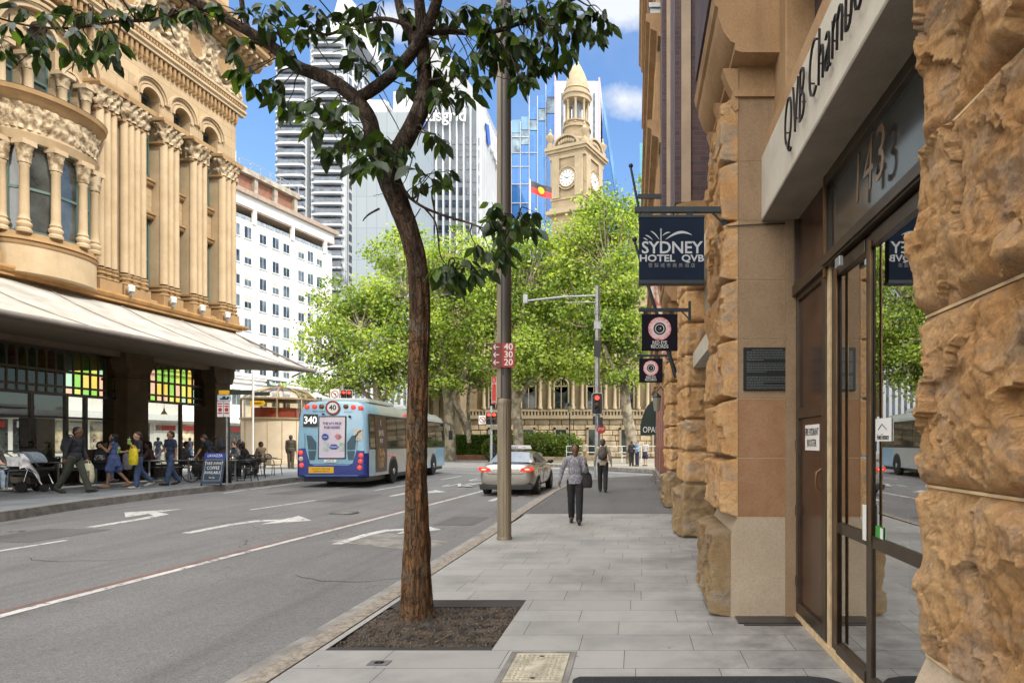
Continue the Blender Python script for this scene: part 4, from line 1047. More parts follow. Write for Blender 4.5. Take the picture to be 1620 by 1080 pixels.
# ------------------------------------------------------------------ ornate sandstone building farther along
orn = thing('ornate_sandstone_building', 'sandstone office building with stepped cornices and bay windows beyond the purple brick', 'building', (0,0,0))
b = MB(); b.box(1.0, 14, 17.3, 30.9, 4.0, 20.6); b.build('wall', M['trims'], orn)
def corn(b, z, x, h, y0=17.15, y1=31.0):
    b.prism([(1.05,z),(x+.32,z+.02),(x+.28,z+.25*h),(x+.12,z+.35*h),(x+.10,z+.6*h),(x,z+.68*h),(x,z+h),(1.05,z+h+.05)], y0-(1-x)*.6, y1+(1-x)*.3, 0, 'y')
b = MB()
for z, x, h in ((5.2,.70,.55),(7.35,.55,.5),(9.55,.34,.62),(12.35,.30,.62),(14.6,.62,.4),(16.7,.34,.6),(19.6,.2,.9)): corn(b, z, x, h)
b.build('cornice', M['trimr'], orn)
b = MB()
for (ya, yb) in ((17.25,19.3),(22.2,24.4),(27.3,29.6)):
    for z0, z1, x in ((5.8,7.35,.72),(7.9,9.5,.66),(10.2,12.3,.60),(13.0,14.6,.66),(15.0,16.6,.60),(17.4,19.5,.66)):
        b.box(x, 1.0, ya, yb, z0, z1)
        b.prism([(x+.01,z0+.05),(x-.07,z0+.15),(x-.10,z0+.5),(x-.05,z0+(z1-z0)*.75),(x+.01,z1-.1)], ya+.15, ya+.45, 0, 'y'); b.prism([(x+.01,z0+.05),(x-.07,z0+.15),(x-.10,z0+.5),(x-.05,z0+(z1-z0)*.75),(x+.01,z1-.1)], yb-.45, yb-.15, 0, 'y')
b.build('bay_pilaster', M['trims'], orn, bevel=.02)
for yy in (17.29,):
    for z in (10.35,13.2,7.95,5.9):
        b = MB(); b.box(1.12,1.75,yy-.04,yy+.02,z,z+1.45); f = b.build('window', M['sandd'], orn); b = MB(); b.box(1.2,1.67,yy-.05,yy-.04,z+.08,z+.68); b.box(1.2,1.67,yy-.05,yy-.04,z+.76,z+1.37); b.build('pane', M['glassdark'], f)
for ya in (19.6, 20.9, 24.7, 26.0, 29.8):
    for z in (7.95,10.35,13.1,15.1,17.5):
        b = MB(); b.box(.96,1.02,ya,ya+1.0,z,z+1.4); f = b.build('window', M['sandd'], orn); b = MB(); b.box(.94,.96,ya+.1,ya+.9,z+.1,z+1.3); b.build('pane', M['glassdark'], f)
b = MB(); b.box(.42,.80,17.0,17.4,12.98,13.3); b.box(.38,.84,16.95,17.45,13.3,13.42); b.build('vent_box', M['steel'], orn)
b = MB(); b.box(1.35, 7, 17.5, 30.8, -.1, 4.0); b.build('shop_storey', M['trims'], orn)
# pink granite portico columns
for yy in (21.4, 22.9, 24.6, 26.6):
    b = MB(); b.box(.78,1.30,yy-.26,yy+.26,-.02,.35); b.lathe([(.22,.35),(.24,.45),(.19,.55),(.17,.62)], (1.04,yy,0), 16); b.build('column_base', mat('grey_granite_mat', (.22,.20,.18), .7, vs=8, var=.3), orn, smooth=35)
    b = MB(); b.box(.84,1.24,yy-.2,yy+.2,.62,1.45); b.lathe([(.165,1.45),(.155,1.6),(.14,3.35)], (1.04,yy,0), 18); b.build('column_shaft', mat('pink_granite_mat', (.30,.135,.10), .3, vs=30, var=.4), orn, smooth=35)
    b = MB(); b.lathe([(.14,3.33),(.16,3.38),(.15,3.45),(.22,3.7),(.24,3.78)], (1.04,yy,0), 18); b.box(.78,1.3,yy-.26,yy+.26,3.78,3.9); b.build('column_capital', M['trims'], orn, smooth=35)
b = MB(); b.box(.80, 1.4, 20.9, 30.8, 3.9, 4.7); b.box(.68,1.4,20.8,30.9,4.7,4.95); b.build('entablature', M['trims'], orn, bevel=.02)
# opal shop canopy
cn_ = thing('shop_canopy', 'dark green arched canopy with white lettering beyond the stone columns', 'canopy', (0,0,0))
b = MB(); pts = [(1.2,2.15)] + [(1.2-.95*math.cos(q), 2.15+1.45*math.sin(q)) for q in [PI/2*i/10 for i in range(11)]]
b.prism(pts, 27.3, 29.6, 0, 'y'); b.build('hood', mat('green_canopy_mat', (.012,.03,.022), .4, var=.2), cn_)
b = MB(); b.box(.24, 1.25, 27.24, 27.3, 1.95, 2.42); b.build('valance', mat('green_valance_mat', (.014,.03,.024), .5, var=0), cn_)
text('OPALS', .36, cn_, M['letters'], (.74, 27.23, 2.17), name='lettering', ext=.001, sx=.75)
# wall lantern
ln_ = thing('wall_lantern', 'small dark wall lantern on a curved arm beside the granite columns', 'lantern', (0,0,0))
b = MB(); b.tube([(1.0,20.6,3.2),(.85,20.6,3.45),(.72,20.6,3.3)], .025, 6); b.lathe([(.02,.42),(.05,.38),(.16,.26),(.15,.24)], (.72,20.6,2.85), 8); b.build('arm', M['iron'], ln_)
b = MB(); b.lathe([(.09,-.2),(.14,.24)], (.72,20.6,2.85), 8); b.build('lamp_glass', mat('lantern_glass_mat', (.22,.22,.18), .2, var=0), ln_)
# ------------------------------------------------------------------ ornate arcade building on the left (local frame: x = along facade towards the camera, y = out to the street)
QO = (-18.5, 29.3, 0); QR = math.atan2(-1, -.09)
q = thing('arcade_building', 'golden sandstone arcade building with arched windows, oriel and white awning on the left', 'building', QO, QR)
def QB(b, name, m, **k): return b.build(name, m, q, **k)
piers = [(.22,1.15), (1.94,2.77), (3.43,4.27), (4.99,6.02), (6.22,6.98)]
slots = [(1.15,1.94), (2.77,3.43), (4.27,4.99)]
FAR = 34.0
b = MB()
b.box(-.0, 6.98, -8, -.62, 5.3, 16.9)              # wall behind slots
b.box(10.2, FAR, -8, -.35, 5.3, 16.9); b.box(6.98, 10.2, -8, -.7, 5.3, 16.9)
b.box(-.02, FAR, -8, -.02, 16.9, 19.6); b.box(0, FAR, -8, .02, 5.25, 7.2)
QB(b, 'wall', M['sand'])
def arch_panel(b, u0, u1, zb, zc, r, zt, n0, n1, mi=0, seg=16, uc=None):
    uc = (u0+u1)/2 if uc is None else uc
    pts = [(uc - r*math.cos(PI*i/seg), zc + r*math.sin(PI*i/seg)) for i in range(seg+1)]
    tops = [(uc - (uc-u0)*math.cos(PI*i/seg) if i < seg/2 else uc + (u1-uc)*-math.cos(PI*i/seg), zt) for i in range(seg+1)]
    tops = [(min(max(t[0], u0), u1), zt) for t in tops]
    for i in range(seg):
        a, c = pts[i], pts[i+1]; ta, tc_ = tops[i], tops[i+1]
        b.quad((a[0],n1,a[1]), (c[0],n1,c[1]), (tc_[0],n1,zt), (ta[0],n1,zt), mi)
        b.quad((a[0],n0,a[1]), (a[0],n1,a[1]), (c[0],n1,c[1]), (c[0],n0,c[1]), mi)
    b.box(u0, uc-r, n0, n1, zb, zc, mi); b.box(uc+r, u1, n0, n1, zb, zc, mi)
    b.quad((u0,n1,zc),(uc-r,n1,zc),(u0,n1,zt),(u0,n1,zt), mi) if False else None
    # side triangles between spring and top
    b.add([(u0,n1,zc),(uc-r,n1,zc),(u0,n1,zt)], [(0,1,2)], mi); b.add([(u1,n1,zc),(uc+r,n1,zc),(u1,n1,zt)], [(0,2,1)], mi)
def arch_mould(b, uc, zc, r, w_, n0, n1, mi=0, seg=18, a0=0, a1=PI):
    for i in range(seg):
        qa, qb = a0+(a1-a0)*i/seg, a0+(a1-a0)*(i+1)/seg
        P = lambda rr, t, n: (uc-rr*math.cos(t), n, zc+rr*math.sin(t))
        b.add([P(r,qa,n0),P(r+w_,qa,n0),P(r+w_,qb,n0),P(r,qb,n0),P(r,qa,n1),P(r+w_,qa,n1),P(r+w_,qb,n1),P(r,qb,n1)],
              [(4,5,6,7),(0,4,7,3),(1,2,6,5)]+([(0,1,5,4)] if i == 0 else [])+([(3,7,6,2)] if i == seg-1 else []), mi)
b = MB()
cs = [1.545, 3.10, 4.63]
edges = [.22, 2.35, 3.85, 5.5]
for c, e0, e1 in zip(cs, edges, edges[1:]):
    arch_panel(b, e0, e1, 14.4, 15.02, .42, 16.4, -.62, .0, uc=c)
b.box(-.0,.22,-.62,0,7.2,16.4); b.box(5.5, 6.98, -.62, .0, 14.4, 16.4); b.box(-.01, FAR, -.6, .01, 16.4, 16.92)
QB(b, 'arcade', M['sand'])
for c in cs:
    b = MB(); arch_mould(b, c, 15.02, .42, .09, .0, .07); arch_mould(b, c, 15.02, .56, .05, .0, .035); arch_mould(b, c, 15.12, .70, .055, .0, .13); arch_mould(b, c, 15.12, .63, .06, .0, .07); QB(b, 'arch_moulding', M['sandp'], smooth=30)
for c in (8.6, 13.5):
    b = MB(); arch_mould(b, c, 14.2, 1.62, .10, -.05, .06); arch_mould(b, c, 14.2, 1.80, .08, -.05, .12); arch_mould(b, c, 14.2, 1.45, .12, -.25, -.02); QB(b, 'arch_moulding', M['sandp'], smooth=30)
# clustered piers
def pier(b, u0, u1, k):
    w_ = u1-u0; c = (u0+u1)/2
    b.box(u0+.04, u1-.04, -.6, .06, 7.2, 14.2)
    nsh = 3 if w_ < .95 else 4
    r = w_/(nsh*2)*.98
    for i in range(nsh):
        cx = u0 + r + (w_-2*r)*i/(nsh-1)
        b.lathe([(r,7.9),(r*.97,13.5)], (cx, .08, 0), 12, a0=0, a1=PI, scale=(1,1.35))
def pier_base(b, u0, u1):
    b.box(u0-.06, u1+.06, -.5, .30, 7.0, 7.42)
    for z, e, h in ((7.42,.05,.10),(7.54,.0,.04),(7.60,.045,.09),(7.71,.0,.03),(7.76,.03,.07)):
        prof = [(.0+.16+e*.6, z),(.20+e, z+h*.5),(.16+e*.6, z+h)]
        n = 3
        wd = (u1-u0)/n
        for i in range(n): b.lathe([(wd*.5+e*.4, z),(wd*.5+e, z+h*.5),(wd*.5+e*.4, z+h)], (u0+wd*(i+.5), .10, 0), 12, a0=-.2, a1=PI+.2, scale=(1,1.3))
        b.box(u0-e, u1+e, -.5, .12, z, z+h)
def capital(b, cb, u0, u1, z0=13.45, z1=14.4, dn=0.):
    nb_ = MB(); nb_.box(u0-.05, u1+.05, -.5, .24+dn, z0, z0+.09); nb_.box(u0-.02,u1+.02,-.5,.19+dn,z0-.05,z0); QB(nb_, 'necking', M['sandd'])
    zt = z1-.2
    b.prism([(u0-.13, zt),(u1+.13, zt),(u1+.20, zt+.09),(u1+.20, z1),(u0-.20, z1),(u0-.20, zt+.09)], -.5, .42+dn, 0, 'y')
    # carved bell: lumpy foliage grown from the block
    n = 9; zz = [z0+.09+(zt-z0-.09)*i/n for i in range(n+1)]
    m = max(10, int((u1-u0+.5)/.045)); vs = []
    for i, z in enumerate(zz):
        t = i/n; fl = .02+.13*t**1.6
        for j in range(m+1):
            # path: side, front, side
            s = j/m*(u1-u0+.6); e = .3
            if s < e: x, y, nx, ny = u0, -.05+s*.9, -1, 0
            elif s < e+(u1-u0): x, y, nx, ny = u0+s-e, .22+dn, 0, 1
            else: x, y, nx, ny = u1, .22+dn-(s-e-(u1-u0))*.9, 1, 0
            a = abs(noise.noise(Vector((x*7.5, z*6, u0*3+y*7))))*.16 + .05*math.sin(x*26+i*1.2) + .03*noise.noise(Vector((x*20,z*20,y*20)))
            d_ = fl + a
            vs.append((x+nx*d_, y+ny*d_, z))
    cb.add(vs, [(i*(m+1)+j, i*(m+1)+j+1, (i+1)*(m+1)+j+1, (i+1)*(m+1)+j) for i in range(n) for j in range(m)])
morep = [(10.25,11.0),(11.2,12.1),(14.9,15.8)]
for k, (u0, u1) in enumerate(piers+morep):
    b = MB(); pier(b, u0, u1, k); QB(b, 'clustered_pier', M['sandp'], smooth=35)
    bases = MB(); caps = MB(); carve = MB(); pier_base(bases, u0, u1); capital(caps, carve, u0, u1)
    QB(bases, 'pier_base', M['sandd'], smooth=35); QB(caps, 'abacus', M['sandd'], smooth=30); QB(carve, 'carved_capital', M['carve'], smooth=60)
# slot windows with spandrels
for u0, u1 in slots:
    b = MB(); b.box(u0-.02, u1+.02, -.55, -.3, 10.55, 11.95); b.build('spandrel', M['sand'], q)
    for z in (10.45, 11.75):
        b = MB(); b.prism([(-.5,z),(-.20,z),(-.16,z+.06),(-.16,z+.12),(-.10,z+.16),(-.10,z+.24),(-.5,z+.28)], u0-.01, u1+.01, 0, 'x'); b.build('sill', M['sandd'], q)
    for z0, z1 in ((7.3,10.45),(12.1,15.3)):
        b = MB(); b.box(u0-.01, u0+.06, -.50, -.38, z0, z1); b.box(u1-.07, u1+.01, -.50, -.38, z0, z1); b.box(u0,u1,-.50,-.40,(z0+z1)/2-.05,(z0+z1)/2+.05); b.box(u0,u1,-.5,-.38,z0,z0+.1); b.box(u0,u1,-.5,-.38,z1-.1,z1)
        f = b.build('window', M['sash'], q); b = MB(); b.box(u0, u1, -.60, -.47, z0, z1); b.build('pane', M['glassgrn'], f)
# oriel
OC = 8.6
def oring(b, r1, r2, z0, z1, ax=1.55, an=1.0, seg=24, mi=0):
    """profile swept round the half-ellipse oriel; r1/r2 = extra radius bottom and top"""
    vs = []
    for i in range(seg+1):
        t = PI*i/seg
        for z, r in ((z0, r1), (z1, r2)): vs.append((OC+(ax+r)*math.cos(t), (an+r)*math.sin(t)-.1, z))
        for z in (z0, z1): vs.append((OC+(ax-.35)*math.cos(t), (an-.35)*math.sin(t)-.1, z))
    fs = []
    for i in range(seg):
        a = i*4; c = a+4
        fs += [(a, c, c+1, a+1), (a+1, c+1, c+3, a+3), (a, a+2, c+2, c)]
    b.add(vs, fs, mi)
b = MB(); oring(b, .0, .0, 6.9, 7.75); oring(b, -.03, .0, 7.0, 7.1); QB(b, 'oriel_base', M['sandp'], smooth=40)
b = MB(); oring(b, .03, .06, 7.75, 7.84); oring(b, .0, .0, 7.84, 7.90); oring(b, .05, .02, 7.90, 8.0); oring(b, -.02,-.04,8.0,8.14)
QB(b, 'oriel_sill', M['sandd'], smooth=40)
b = MB(); oring(b, .0, .04, 10.95, 11.05); oring(b, .02, .08, 11.05, 11.2); oring(b,.0,.0,11.2,11.3); QB(b, 'oriel_lintel', M['sandp'], smooth=40)
# carved frieze
b = MB(); seg = 90; nz = 12; vs = []
for j in range(nz+1):
    z = 11.3+.78*j/nz
    for i in range(seg+1):
        t = PI*i/seg; a = .085*abs(math.sin(t*21+math.sin(z*9)*.8))*abs(math.sin(z*8.1+t*2)) + .06*noise.noise(Vector((t*14, z*7, 0)))
        r = -.03+.06*(j/nz)+a; vs.append((OC+(1.55+r)*math.cos(t), (1.+r)*math.sin(t)-.1, z))
b.add(vs, [(j*(seg+1)+i, j*(seg+1)+i+1, (j+1)*(seg+1)+i+1, (j+1)*(seg+1)+i) for j in range(nz) for i in range(seg)])
QB(b, 'oriel_frieze', M['carve'], smooth=70)
b = MB(); oring(b, .04, .10, 12.08, 12.16); oring(b, .10, .24, 12.16, 12.36); oring(b, .27, .30, 12.36, 12.50); QB(b, 'oriel_cornice', M['sandd'], smooth=40)
b = MB()
vs = [(OC, -.1, 12.62)]; seg = 24
for i in range(seg+1):
    t = PI*i/seg; vs.append((OC+1.86*math.cos(t), 1.31*math.sin(t)-.1, 12.51))
b.add(vs, [(0, i+1, i+2) for i in range(seg)]); QB(b, 'oriel_roof', mat('lead_roof_mat', (.30,.33,.37), .6, var=.2))
for i, t in enumerate((8, 38, 72, 108, 142, 172)):
    t = R(t); cx, cy = OC+1.46*math.cos(t), .91*math.sin(t)-.06
    b = MB(); b.lathe([(.19,8.12),(.20,8.2),(.15,8.26),(.19,8.34),(.19,8.40),(.14,8.46),(.165,8.52),(.13,8.58),(.125,8.7),(.115,10.15),(.14,10.2),(.14,10.24),(.12,10.26)], (cx, cy, 0), 18); b.box(cx-.22,cx+.22,cy-.2,cy+.2,10.80,10.95); QB(b, 'oriel_column', M['sandp'], smooth=40)
    b = MB(); nseg = 22; vs = []
    for j in range(8):
        z = 10.26+.54*j/7
        for k in range(nseg):
            a = 2*PI*k/nseg; r = .135+.06*(j/7)**1.5+.035*abs(math.sin(a*4+j*1.3)); vs.append((cx+r*math.cos(a), cy+r*math.sin(a), z))
    b.add(vs, [(j*nseg+k, j*nseg+(k+1) % nseg, (j+1)*nseg+(k+1) % nseg, (j+1)*nseg+k) for j in range(7) for k in range(nseg)]); QB(b, 'carved_capital', M['carve'], smooth=60)
for t0, t1 in ((8,38),(38,72),(72,108),(108,142),(142,172)):
    a, c = R(t0), R(t1); rx, ry = 1.30, .76
    p0 = Vector((OC+rx*math.cos(a), ry*math.sin(a)-.06, 0)); p1 = Vector((OC+rx*math.cos(c), ry*math.sin(c)-.06, 0)); dv = (p1-p0); L_ = dv.length; ang = math.atan2(dv.y, dv.x)
    b = MB(); b.M = Matrix.Translation(p0) @ Matrix.Rotation(ang, 4, 'Z')
    b.box(.0,L_,-.02,.0,8.14,10.95); f_ = b; w2 = QB(f_, 'window_backing', M['glassgrn'])
    b = MB(); b.M = Matrix.Translation(p0) @ Matrix.Rotation(ang, 4, 'Z')
    b.box(0,.07,-.06,-.02,8.14,10.95); b.box(L_-.07,L_,-.06,-.02,8.14,10.95); b.box(.07,L_-.07,-.055,-.02,9.5,9.58); b.box(.07,L_-.07,-.055,-.02,8.14,8.24); b.box(.07,L_-.07,-.055,-.02,10.85,10.95); QB(b, 'sash', M['sash'])
# upper windows above the oriel
b = MB()
arch_panel(b, 7.0, 8.02, 12.3, 14.0, .30, 16.4, -.6, -.22, uc=7.66); arch_panel(b, 9.18, 10.2, 12.3, 14.0, .30, 16.4, -.6, -.22, uc=9.54)
arch_panel(b, 8.02, 9.18, 12.3, 14.9, .46, 16.4, -.6, -.22, uc=8.6); QB(b, 'upper_window_wall', M['sand'])
b = MB(); b.box(7.3,9.9,-.66,-.55,12.3,15.6); f = QB(b, 'window_backing', M['glassgrn'])
b = MB()
for x0, x1, zt in ((7.34,7.98,14.3),(8.13,9.07,15.3),(9.22,9.86,14.3)):
    b.box(x0,x0+.06,-.56,-.48,12.3,zt); b.box(x1-.06,x1,-.56,-.48,12.3,zt); b.box(x0,x1,-.55,-.49,13.5,13.58); b.box(x0,x1,-.55,-.49,12.3,12.4)
QB(b, 'sash', M['sash'])
for u_, z_, r_, w_ in ((7.66,14.0,.30,.10),(9.54,14.0,.30,.10),(8.6,14.9,.46,.12)):
    b = MB(); arch_mould(b, u_, z_, r_, w_, -.22, -.13); QB(b, 'window_moulding', M['sandp'], smooth=30)
for u in (7.22, 8.05, 9.15, 9.98):
    b = MB(); b.lathe([(.15,12.3),(.16,12.45),(.13,12.5),(.125,13.45),(.15,13.48),(.13,13.52)], (u,-.05,0), 16); b.box(u-.24,u+.24,-.3,.20,13.9,14.04); QB(b, 'upper_column', M['sandp'], smooth=40)
    b = MB(); nseg = 20; vs = []
    for j in range(6):
        z = 13.52+.38*j/5
        for k in range(nseg):
            a = 2*PI*k/nseg; r = .14+.07*(j/5)**1.5+.035*abs(math.sin(a*4+j*1.3)); vs.append((u+r*math.cos(a), -.05+r*math.sin(a), z))
    b.add(vs, [(j*nseg+k, j*nseg+(k+1) % nseg, (j+1)*nseg+(k+1) % nseg, (j+1)*nseg+k) for j in range(5) for k in range(nseg)]); QB(b, 'carved_capital', M['carve'], smooth=60)
# corbel table, moulding, frieze of round niches, main cornice
b = MB(); u = .05
while u < 20:
    b.box(u, u+.10, 0, .16, 16.46, 16.80); b.prism([(0,16.28),(.12,16.34),(.16,16.46),(0,16.46)], u+.01, u+.09, 0, 'x'); b.box(u+.10, u+.22, 0, .05, 16.70, 16.80); u += .22
b.build('corbel_table', M['sandd'], q)
b = MB()
b.prism([(0,16.80),(.22,16.80),(.22,16.90),(.30,16.96),(.30,17.06),(.18,17.10),(.26,17.2),(.34,17.26),(.34,17.36),(0,17.42)], -.34, 24, 0, 'x'); QB(b, 'string_course', M['sandp'])
b = MB(); u = .0
while u < 20: b.box(u, u+.07, .22, .32, 17.08, 17.20); u += .14
QB(b, 'dentil', M['sandd'])
b = MB(); b.box(-.1, 24, -.3, .10, 17.4, 19.4); QB(b, 'frieze_wall', M['sandp'])
# frieze carving: relief grid with round niches
b = MB(); nu_, nz = 420, 36; vs = []
UW = 13.0
for j in range(nz+1):
    z = 17.42+1.9*j/nz
    for i in range(nu_+1):
        u = -.1+UW*i/nu_; cu = round((u-1.0)/1.62)*1.62+1.0; r = math.hypot(u-cu, (z-18.45)*.80)
        e = .14
        if r < .40: e = .105 - .0*r
        elif r < .58: e = .14+.16*math.sin((r-.40)/.18*PI)
        else:
            th = math.atan2(z-18.45, u-cu); e = .15+.13*abs(math.sin(th*7+r*7))*min(1,(r-.55)*4)+.07*noise.noise(Vector((u*5,z*5,0)))
        vs.append((u, e, z))
b.add(vs, [(j*(nu_+1)+i, (j+1)*(nu_+1)+i, (j+1)*(nu_+1)+i+1, j*(nu_+1)+i+1) for j in range(nz) for i in range(nu_)])
QB(b, 'carved_frieze', M['carve'], smooth=50)
b = MB()
for k in range(9):
    cu = 1.0+1.62*k; b.lathe([(.001,.108),(.385,.108),(.41,.16)], (cu, 0, 18.45), 24, ax='y', scale=(1,1.25)); 
QB(b, 'round_niche', M['sandd'])
b = MB()
b.prism([(0,19.35),(.35,19.35),(.42,19.45),(.50,19.55),(.50,19.68),(.95,19.72),(1.05,19.85),(1.05,20.05),(1.18,20.15),(1.18,20.35),(0,20.6),(-2,20.6),(-2,19.35)], -1.15, 34, 0, 'x'); QB(b, 'main_cornice', M['sandd'])
b = MB(); u = -1.0
while u < 20: b.box(u, u+.16, .45, .88, 19.56, 19.72); b.box(u+.03,u+.13,.45,.62,19.42,19.56); u += .34
QB(b, 'modillion', M['sandp'])
b = MB(); b.box(-.2, 34, -14, -.5, 20.6, 22.3); QB(b, 'attic', M['sand'])
b = MB(); b.box(0.02, 34, -24, -8, 5.2, 20.5); b.box(.05,34,-24,-8,-.1,.26); QB(b, 'rear_mass', M['sand'])
# ground floor -------------------------------------------------------------
for u in (.95, 5.3, 11.2, 17.0, 23.):
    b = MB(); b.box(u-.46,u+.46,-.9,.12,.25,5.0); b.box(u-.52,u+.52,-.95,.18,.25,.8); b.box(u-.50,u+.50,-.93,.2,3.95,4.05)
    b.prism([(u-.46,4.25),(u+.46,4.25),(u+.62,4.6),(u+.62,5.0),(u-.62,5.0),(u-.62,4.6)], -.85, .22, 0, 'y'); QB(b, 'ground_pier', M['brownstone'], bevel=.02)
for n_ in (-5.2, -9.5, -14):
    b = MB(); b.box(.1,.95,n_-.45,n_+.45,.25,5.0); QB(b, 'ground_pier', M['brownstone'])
M['tr'] = [glass('leadlight_%s_mat' % n_, tuple(.04+.66*x_ for x_ in c), .05) for n_, c in (('yellow',(.95,.72,.10)),('pink',(.95,.60,.42)),('green',(.30,.75,.08)),('aqua',(.50,.85,.65)),('lime',(.75,.85,.15)))]
rr = random.Random(4)
for (ua, ub) in ((1.42,4.83),(5.77,10.73),(11.67,16.5),(17.5,22.5)):
    b = MB(); b.box(ua,ub,-.50,-.36,4.82,5.0); b.box(ua,ub,-.5,-.36,4.02,4.10); b.box(ua,ub,-.5,-.36,3.50,3.57); b.box(ua,ub,-.5,-.34,3.22,3.32)
    nb = int((ub-ua)/.31); wd = (ub-ua)/nb
    for i in range(nb+1): b.box(ua+wd*i-.022, ua+wd*i+.022, -.46, -.40, 3.32, 4.82)
    for i in range(nb): arch_panel(b, ua+wd*i+.02, ua+wd*(i+1)-.02, 4.5, 4.62, .125, 4.83, -.46, -.40, seg=8)
    fr = QB(b, 'leadlight_frame', M['frame'])
    g = MB()
    for i in range(nb):
        for z0, z1 in ((3.32,3.5),(3.57,4.02),(4.10,4.82)):
            c = rr.randrange(5); g.quad((ua+wd*i+.02,-.43,z0),(ua+wd*(i+1)-.02,-.43,z0),(ua+wd*(i+1)-.02,-.43,z1),(ua+wd*i+.02,-.43,z1), c)
    g.build('leadlight_panes', M['tr'], fr)
# shop glazing of the near bays
for (ua, ub, ms) in ((2.7,4.83,(2.7,)),(5.77,10.73,(6.9,7.6,8.75,9.9)),(11.67,16.5,(12.9,14.1,15.3))):
    b = MB()
    for m_ in ms: b.box(m_-.05,m_+.05,-.48,-.36,.25,3.22)
    b.box(ua,ub,-.48,-.38,.25,.75); b.box(ua, ub, -.47,-.40, 2.45, 2.52) if ua > 5 else None
    fr = QB(b, 'shop_frame', M['frame'])
    g = MB(); g.quad((ua,-.42,.75),(ub,-.42,.75),(ub,-.42,3.22),(ua,-.42,3.22)); g.build('shop_pane', glass('shop_glass_mat', (.55,.58,.55), .12), fr)
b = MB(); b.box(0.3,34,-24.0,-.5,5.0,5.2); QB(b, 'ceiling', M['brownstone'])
b = MB(); b.box(7.6,7.8,-24,-5.5,.25,5.0); b.box(.3,.6,-24,-.9,3.35,5.0) if False else None; b.box(5.2,5.4,-24,-3.,2.6,5.0); QB(b, 'inner_wall', M['brownstone'])
b = MB(); b.box(2.6,4.4,-3.2,-2.5,.25,1.35); QB(b, 'counter', mat('orange_counter_mat', (.45,.20,.09), .6, var=.2))
b = MB()
for u, n_ in ((2.2,-1.6),(3.0,-1.8),(3.6,-1.5),(4.2,-2.2)):
    b.tube([(u,n_,5.0),(u,n_,3.1)], .01, 4); b.lathe([(.02,3.12),(.04,3.0),(.13,2.85)], (u,n_,0), 12)
QB(b, 'pendant_lamp', M['black'])
# awning
b = MB()
n0z, n1z = 6.72, 4.70
ns = 12
for us, ue in ((0, FAR),):
    vs = []
    for i in range(ns+1):
        t = i/ns; n_ = 5.0*t; z = 6.72+(4.70-6.72)*t - .16*math.sin(PI*t)
        vs += [(2.0*t, n_, z), (10, n_, z), (FAR, n_, z), (2.0*t+.02, n_, z-.04), (10, n_, z-.04), (FAR, n_, z-.04)]
    fs = []
    for i in range(ns):
        a = i*6; c = a+6
        fs += [(a, a+1, c+1, c), (a+1, a+2, c+2, c+1), (a+3, c+3, c+4, a+4), (a+4, c+4, c+5, a+5), (a, c, c+3, a+3)]
    b.add(vs, fs)
QB(b, 'awning_roof', mat('white_awning_mat', (.43,.41,.37), .6, var=.2, vs=1.1), smooth=50)
b = MB()
u = 3.4
while u < 30:
    b.tube([(u*.99, .05, 6.72)] + [(u, 5.0*t, 6.735-2.02*t-.16*math.sin(PI*t)) for t in (.25,.5,.75,.99)], .018, 4); u += 2.75
QB(b, 'awning_seam', mat('awning_seam_mat', (.30,.28,.25), .6, var=.1))
b = MB(); b.tube([(1.9,5.02,4.66),(FAR,5.02,4.66)], .085, 12); b.tube([(.2,.05,6.66),(2.0,5.02,4.66)], .05, 8); QB(b, 'awning_gutter', mat('awning_gutter_mat', (.20,.175,.16), .5, var=.15), smooth=60)
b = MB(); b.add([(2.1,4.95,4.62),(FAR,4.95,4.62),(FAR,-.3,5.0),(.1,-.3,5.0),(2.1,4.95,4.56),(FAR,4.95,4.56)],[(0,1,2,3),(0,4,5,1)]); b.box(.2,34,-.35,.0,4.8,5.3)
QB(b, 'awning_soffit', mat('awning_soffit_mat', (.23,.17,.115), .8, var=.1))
b = MB(); b.box(-.05,FAR,.02,.30,6.74,6.86); b.prism([(.02,6.86),(.36,6.86),(.42,6.95),(.42,7.02),(.02,7.10)], -.3, FAR, 0, 'x'); QB(b, 'awning_fascia', mat('orange_timber_mat', (.48,.27,.10), .6, var=.15))
b = MB()
for i in range(5):
    t0 = i/4
    pp = [(.25+1.6*t0+.55*s, .3+4.5*(t0*.9), 6.45-1.95*t0*.95-1.1*s*(1-t0*.8)) for s in (0,.25,.5,.75,1.)]
    b.tube(pp, .035, 6)
b.tube([(.3,.2,5.1),(1.2,2.4,4.95),(2.1,4.85,4.62)], .05, 6); QB(b, 'awning_brace', mat('awning_brace_mat', (.42,.38,.26), .6, var=.1), smooth=60)
# floodlights along the awning head, one in front of each pier
qM = Matrix.Translation(QO) @ Matrix.Rotation(QR, 4, 'Z')
fl = thing('floodlight', 'cream floodlight on the awning head below the right jamb of the oriel', 'floodlight', (0,0,0), QR, 'floodlights along the awning head')
b = MB(); b.lathe([(.09,-.10),(.11,-.08),(.11,.02),(.12,.04),(.12,.10),(.09,.13)], (0,0,.12), 14); b.build('housing', M['white'], fl, smooth=35)
b = MB(); b.box(-.03,.03,-.05,.05,-.14,.02); b.tube([(-.13,0,.10),(-.13,0,-.02),(.13,0,-.02),(.13,0,.10)],.015,5); b.build('mounting', M['steel'], fl)
flo = [(6.0,'cream floodlight on the awning head in front of the widest clustered pier'),(4.1,'cream floodlight on the awning head, third from the building corner'),(2.6,'cream floodlight on the awning head, second from the building corner'),(1.15,'cream floodlight on the awning head nearest the building corner'),(9.6,'cream floodlight on the awning head below the oriel, at the left edge of the photo')]
for i, (u, lab) in enumerate(flo):
    p_ = qM @ Vector((u, .5, 7.16))
    if i == 0: fl.location = p_; fl['label'] = lab
    else: dup(fl, p_, QR, lab)

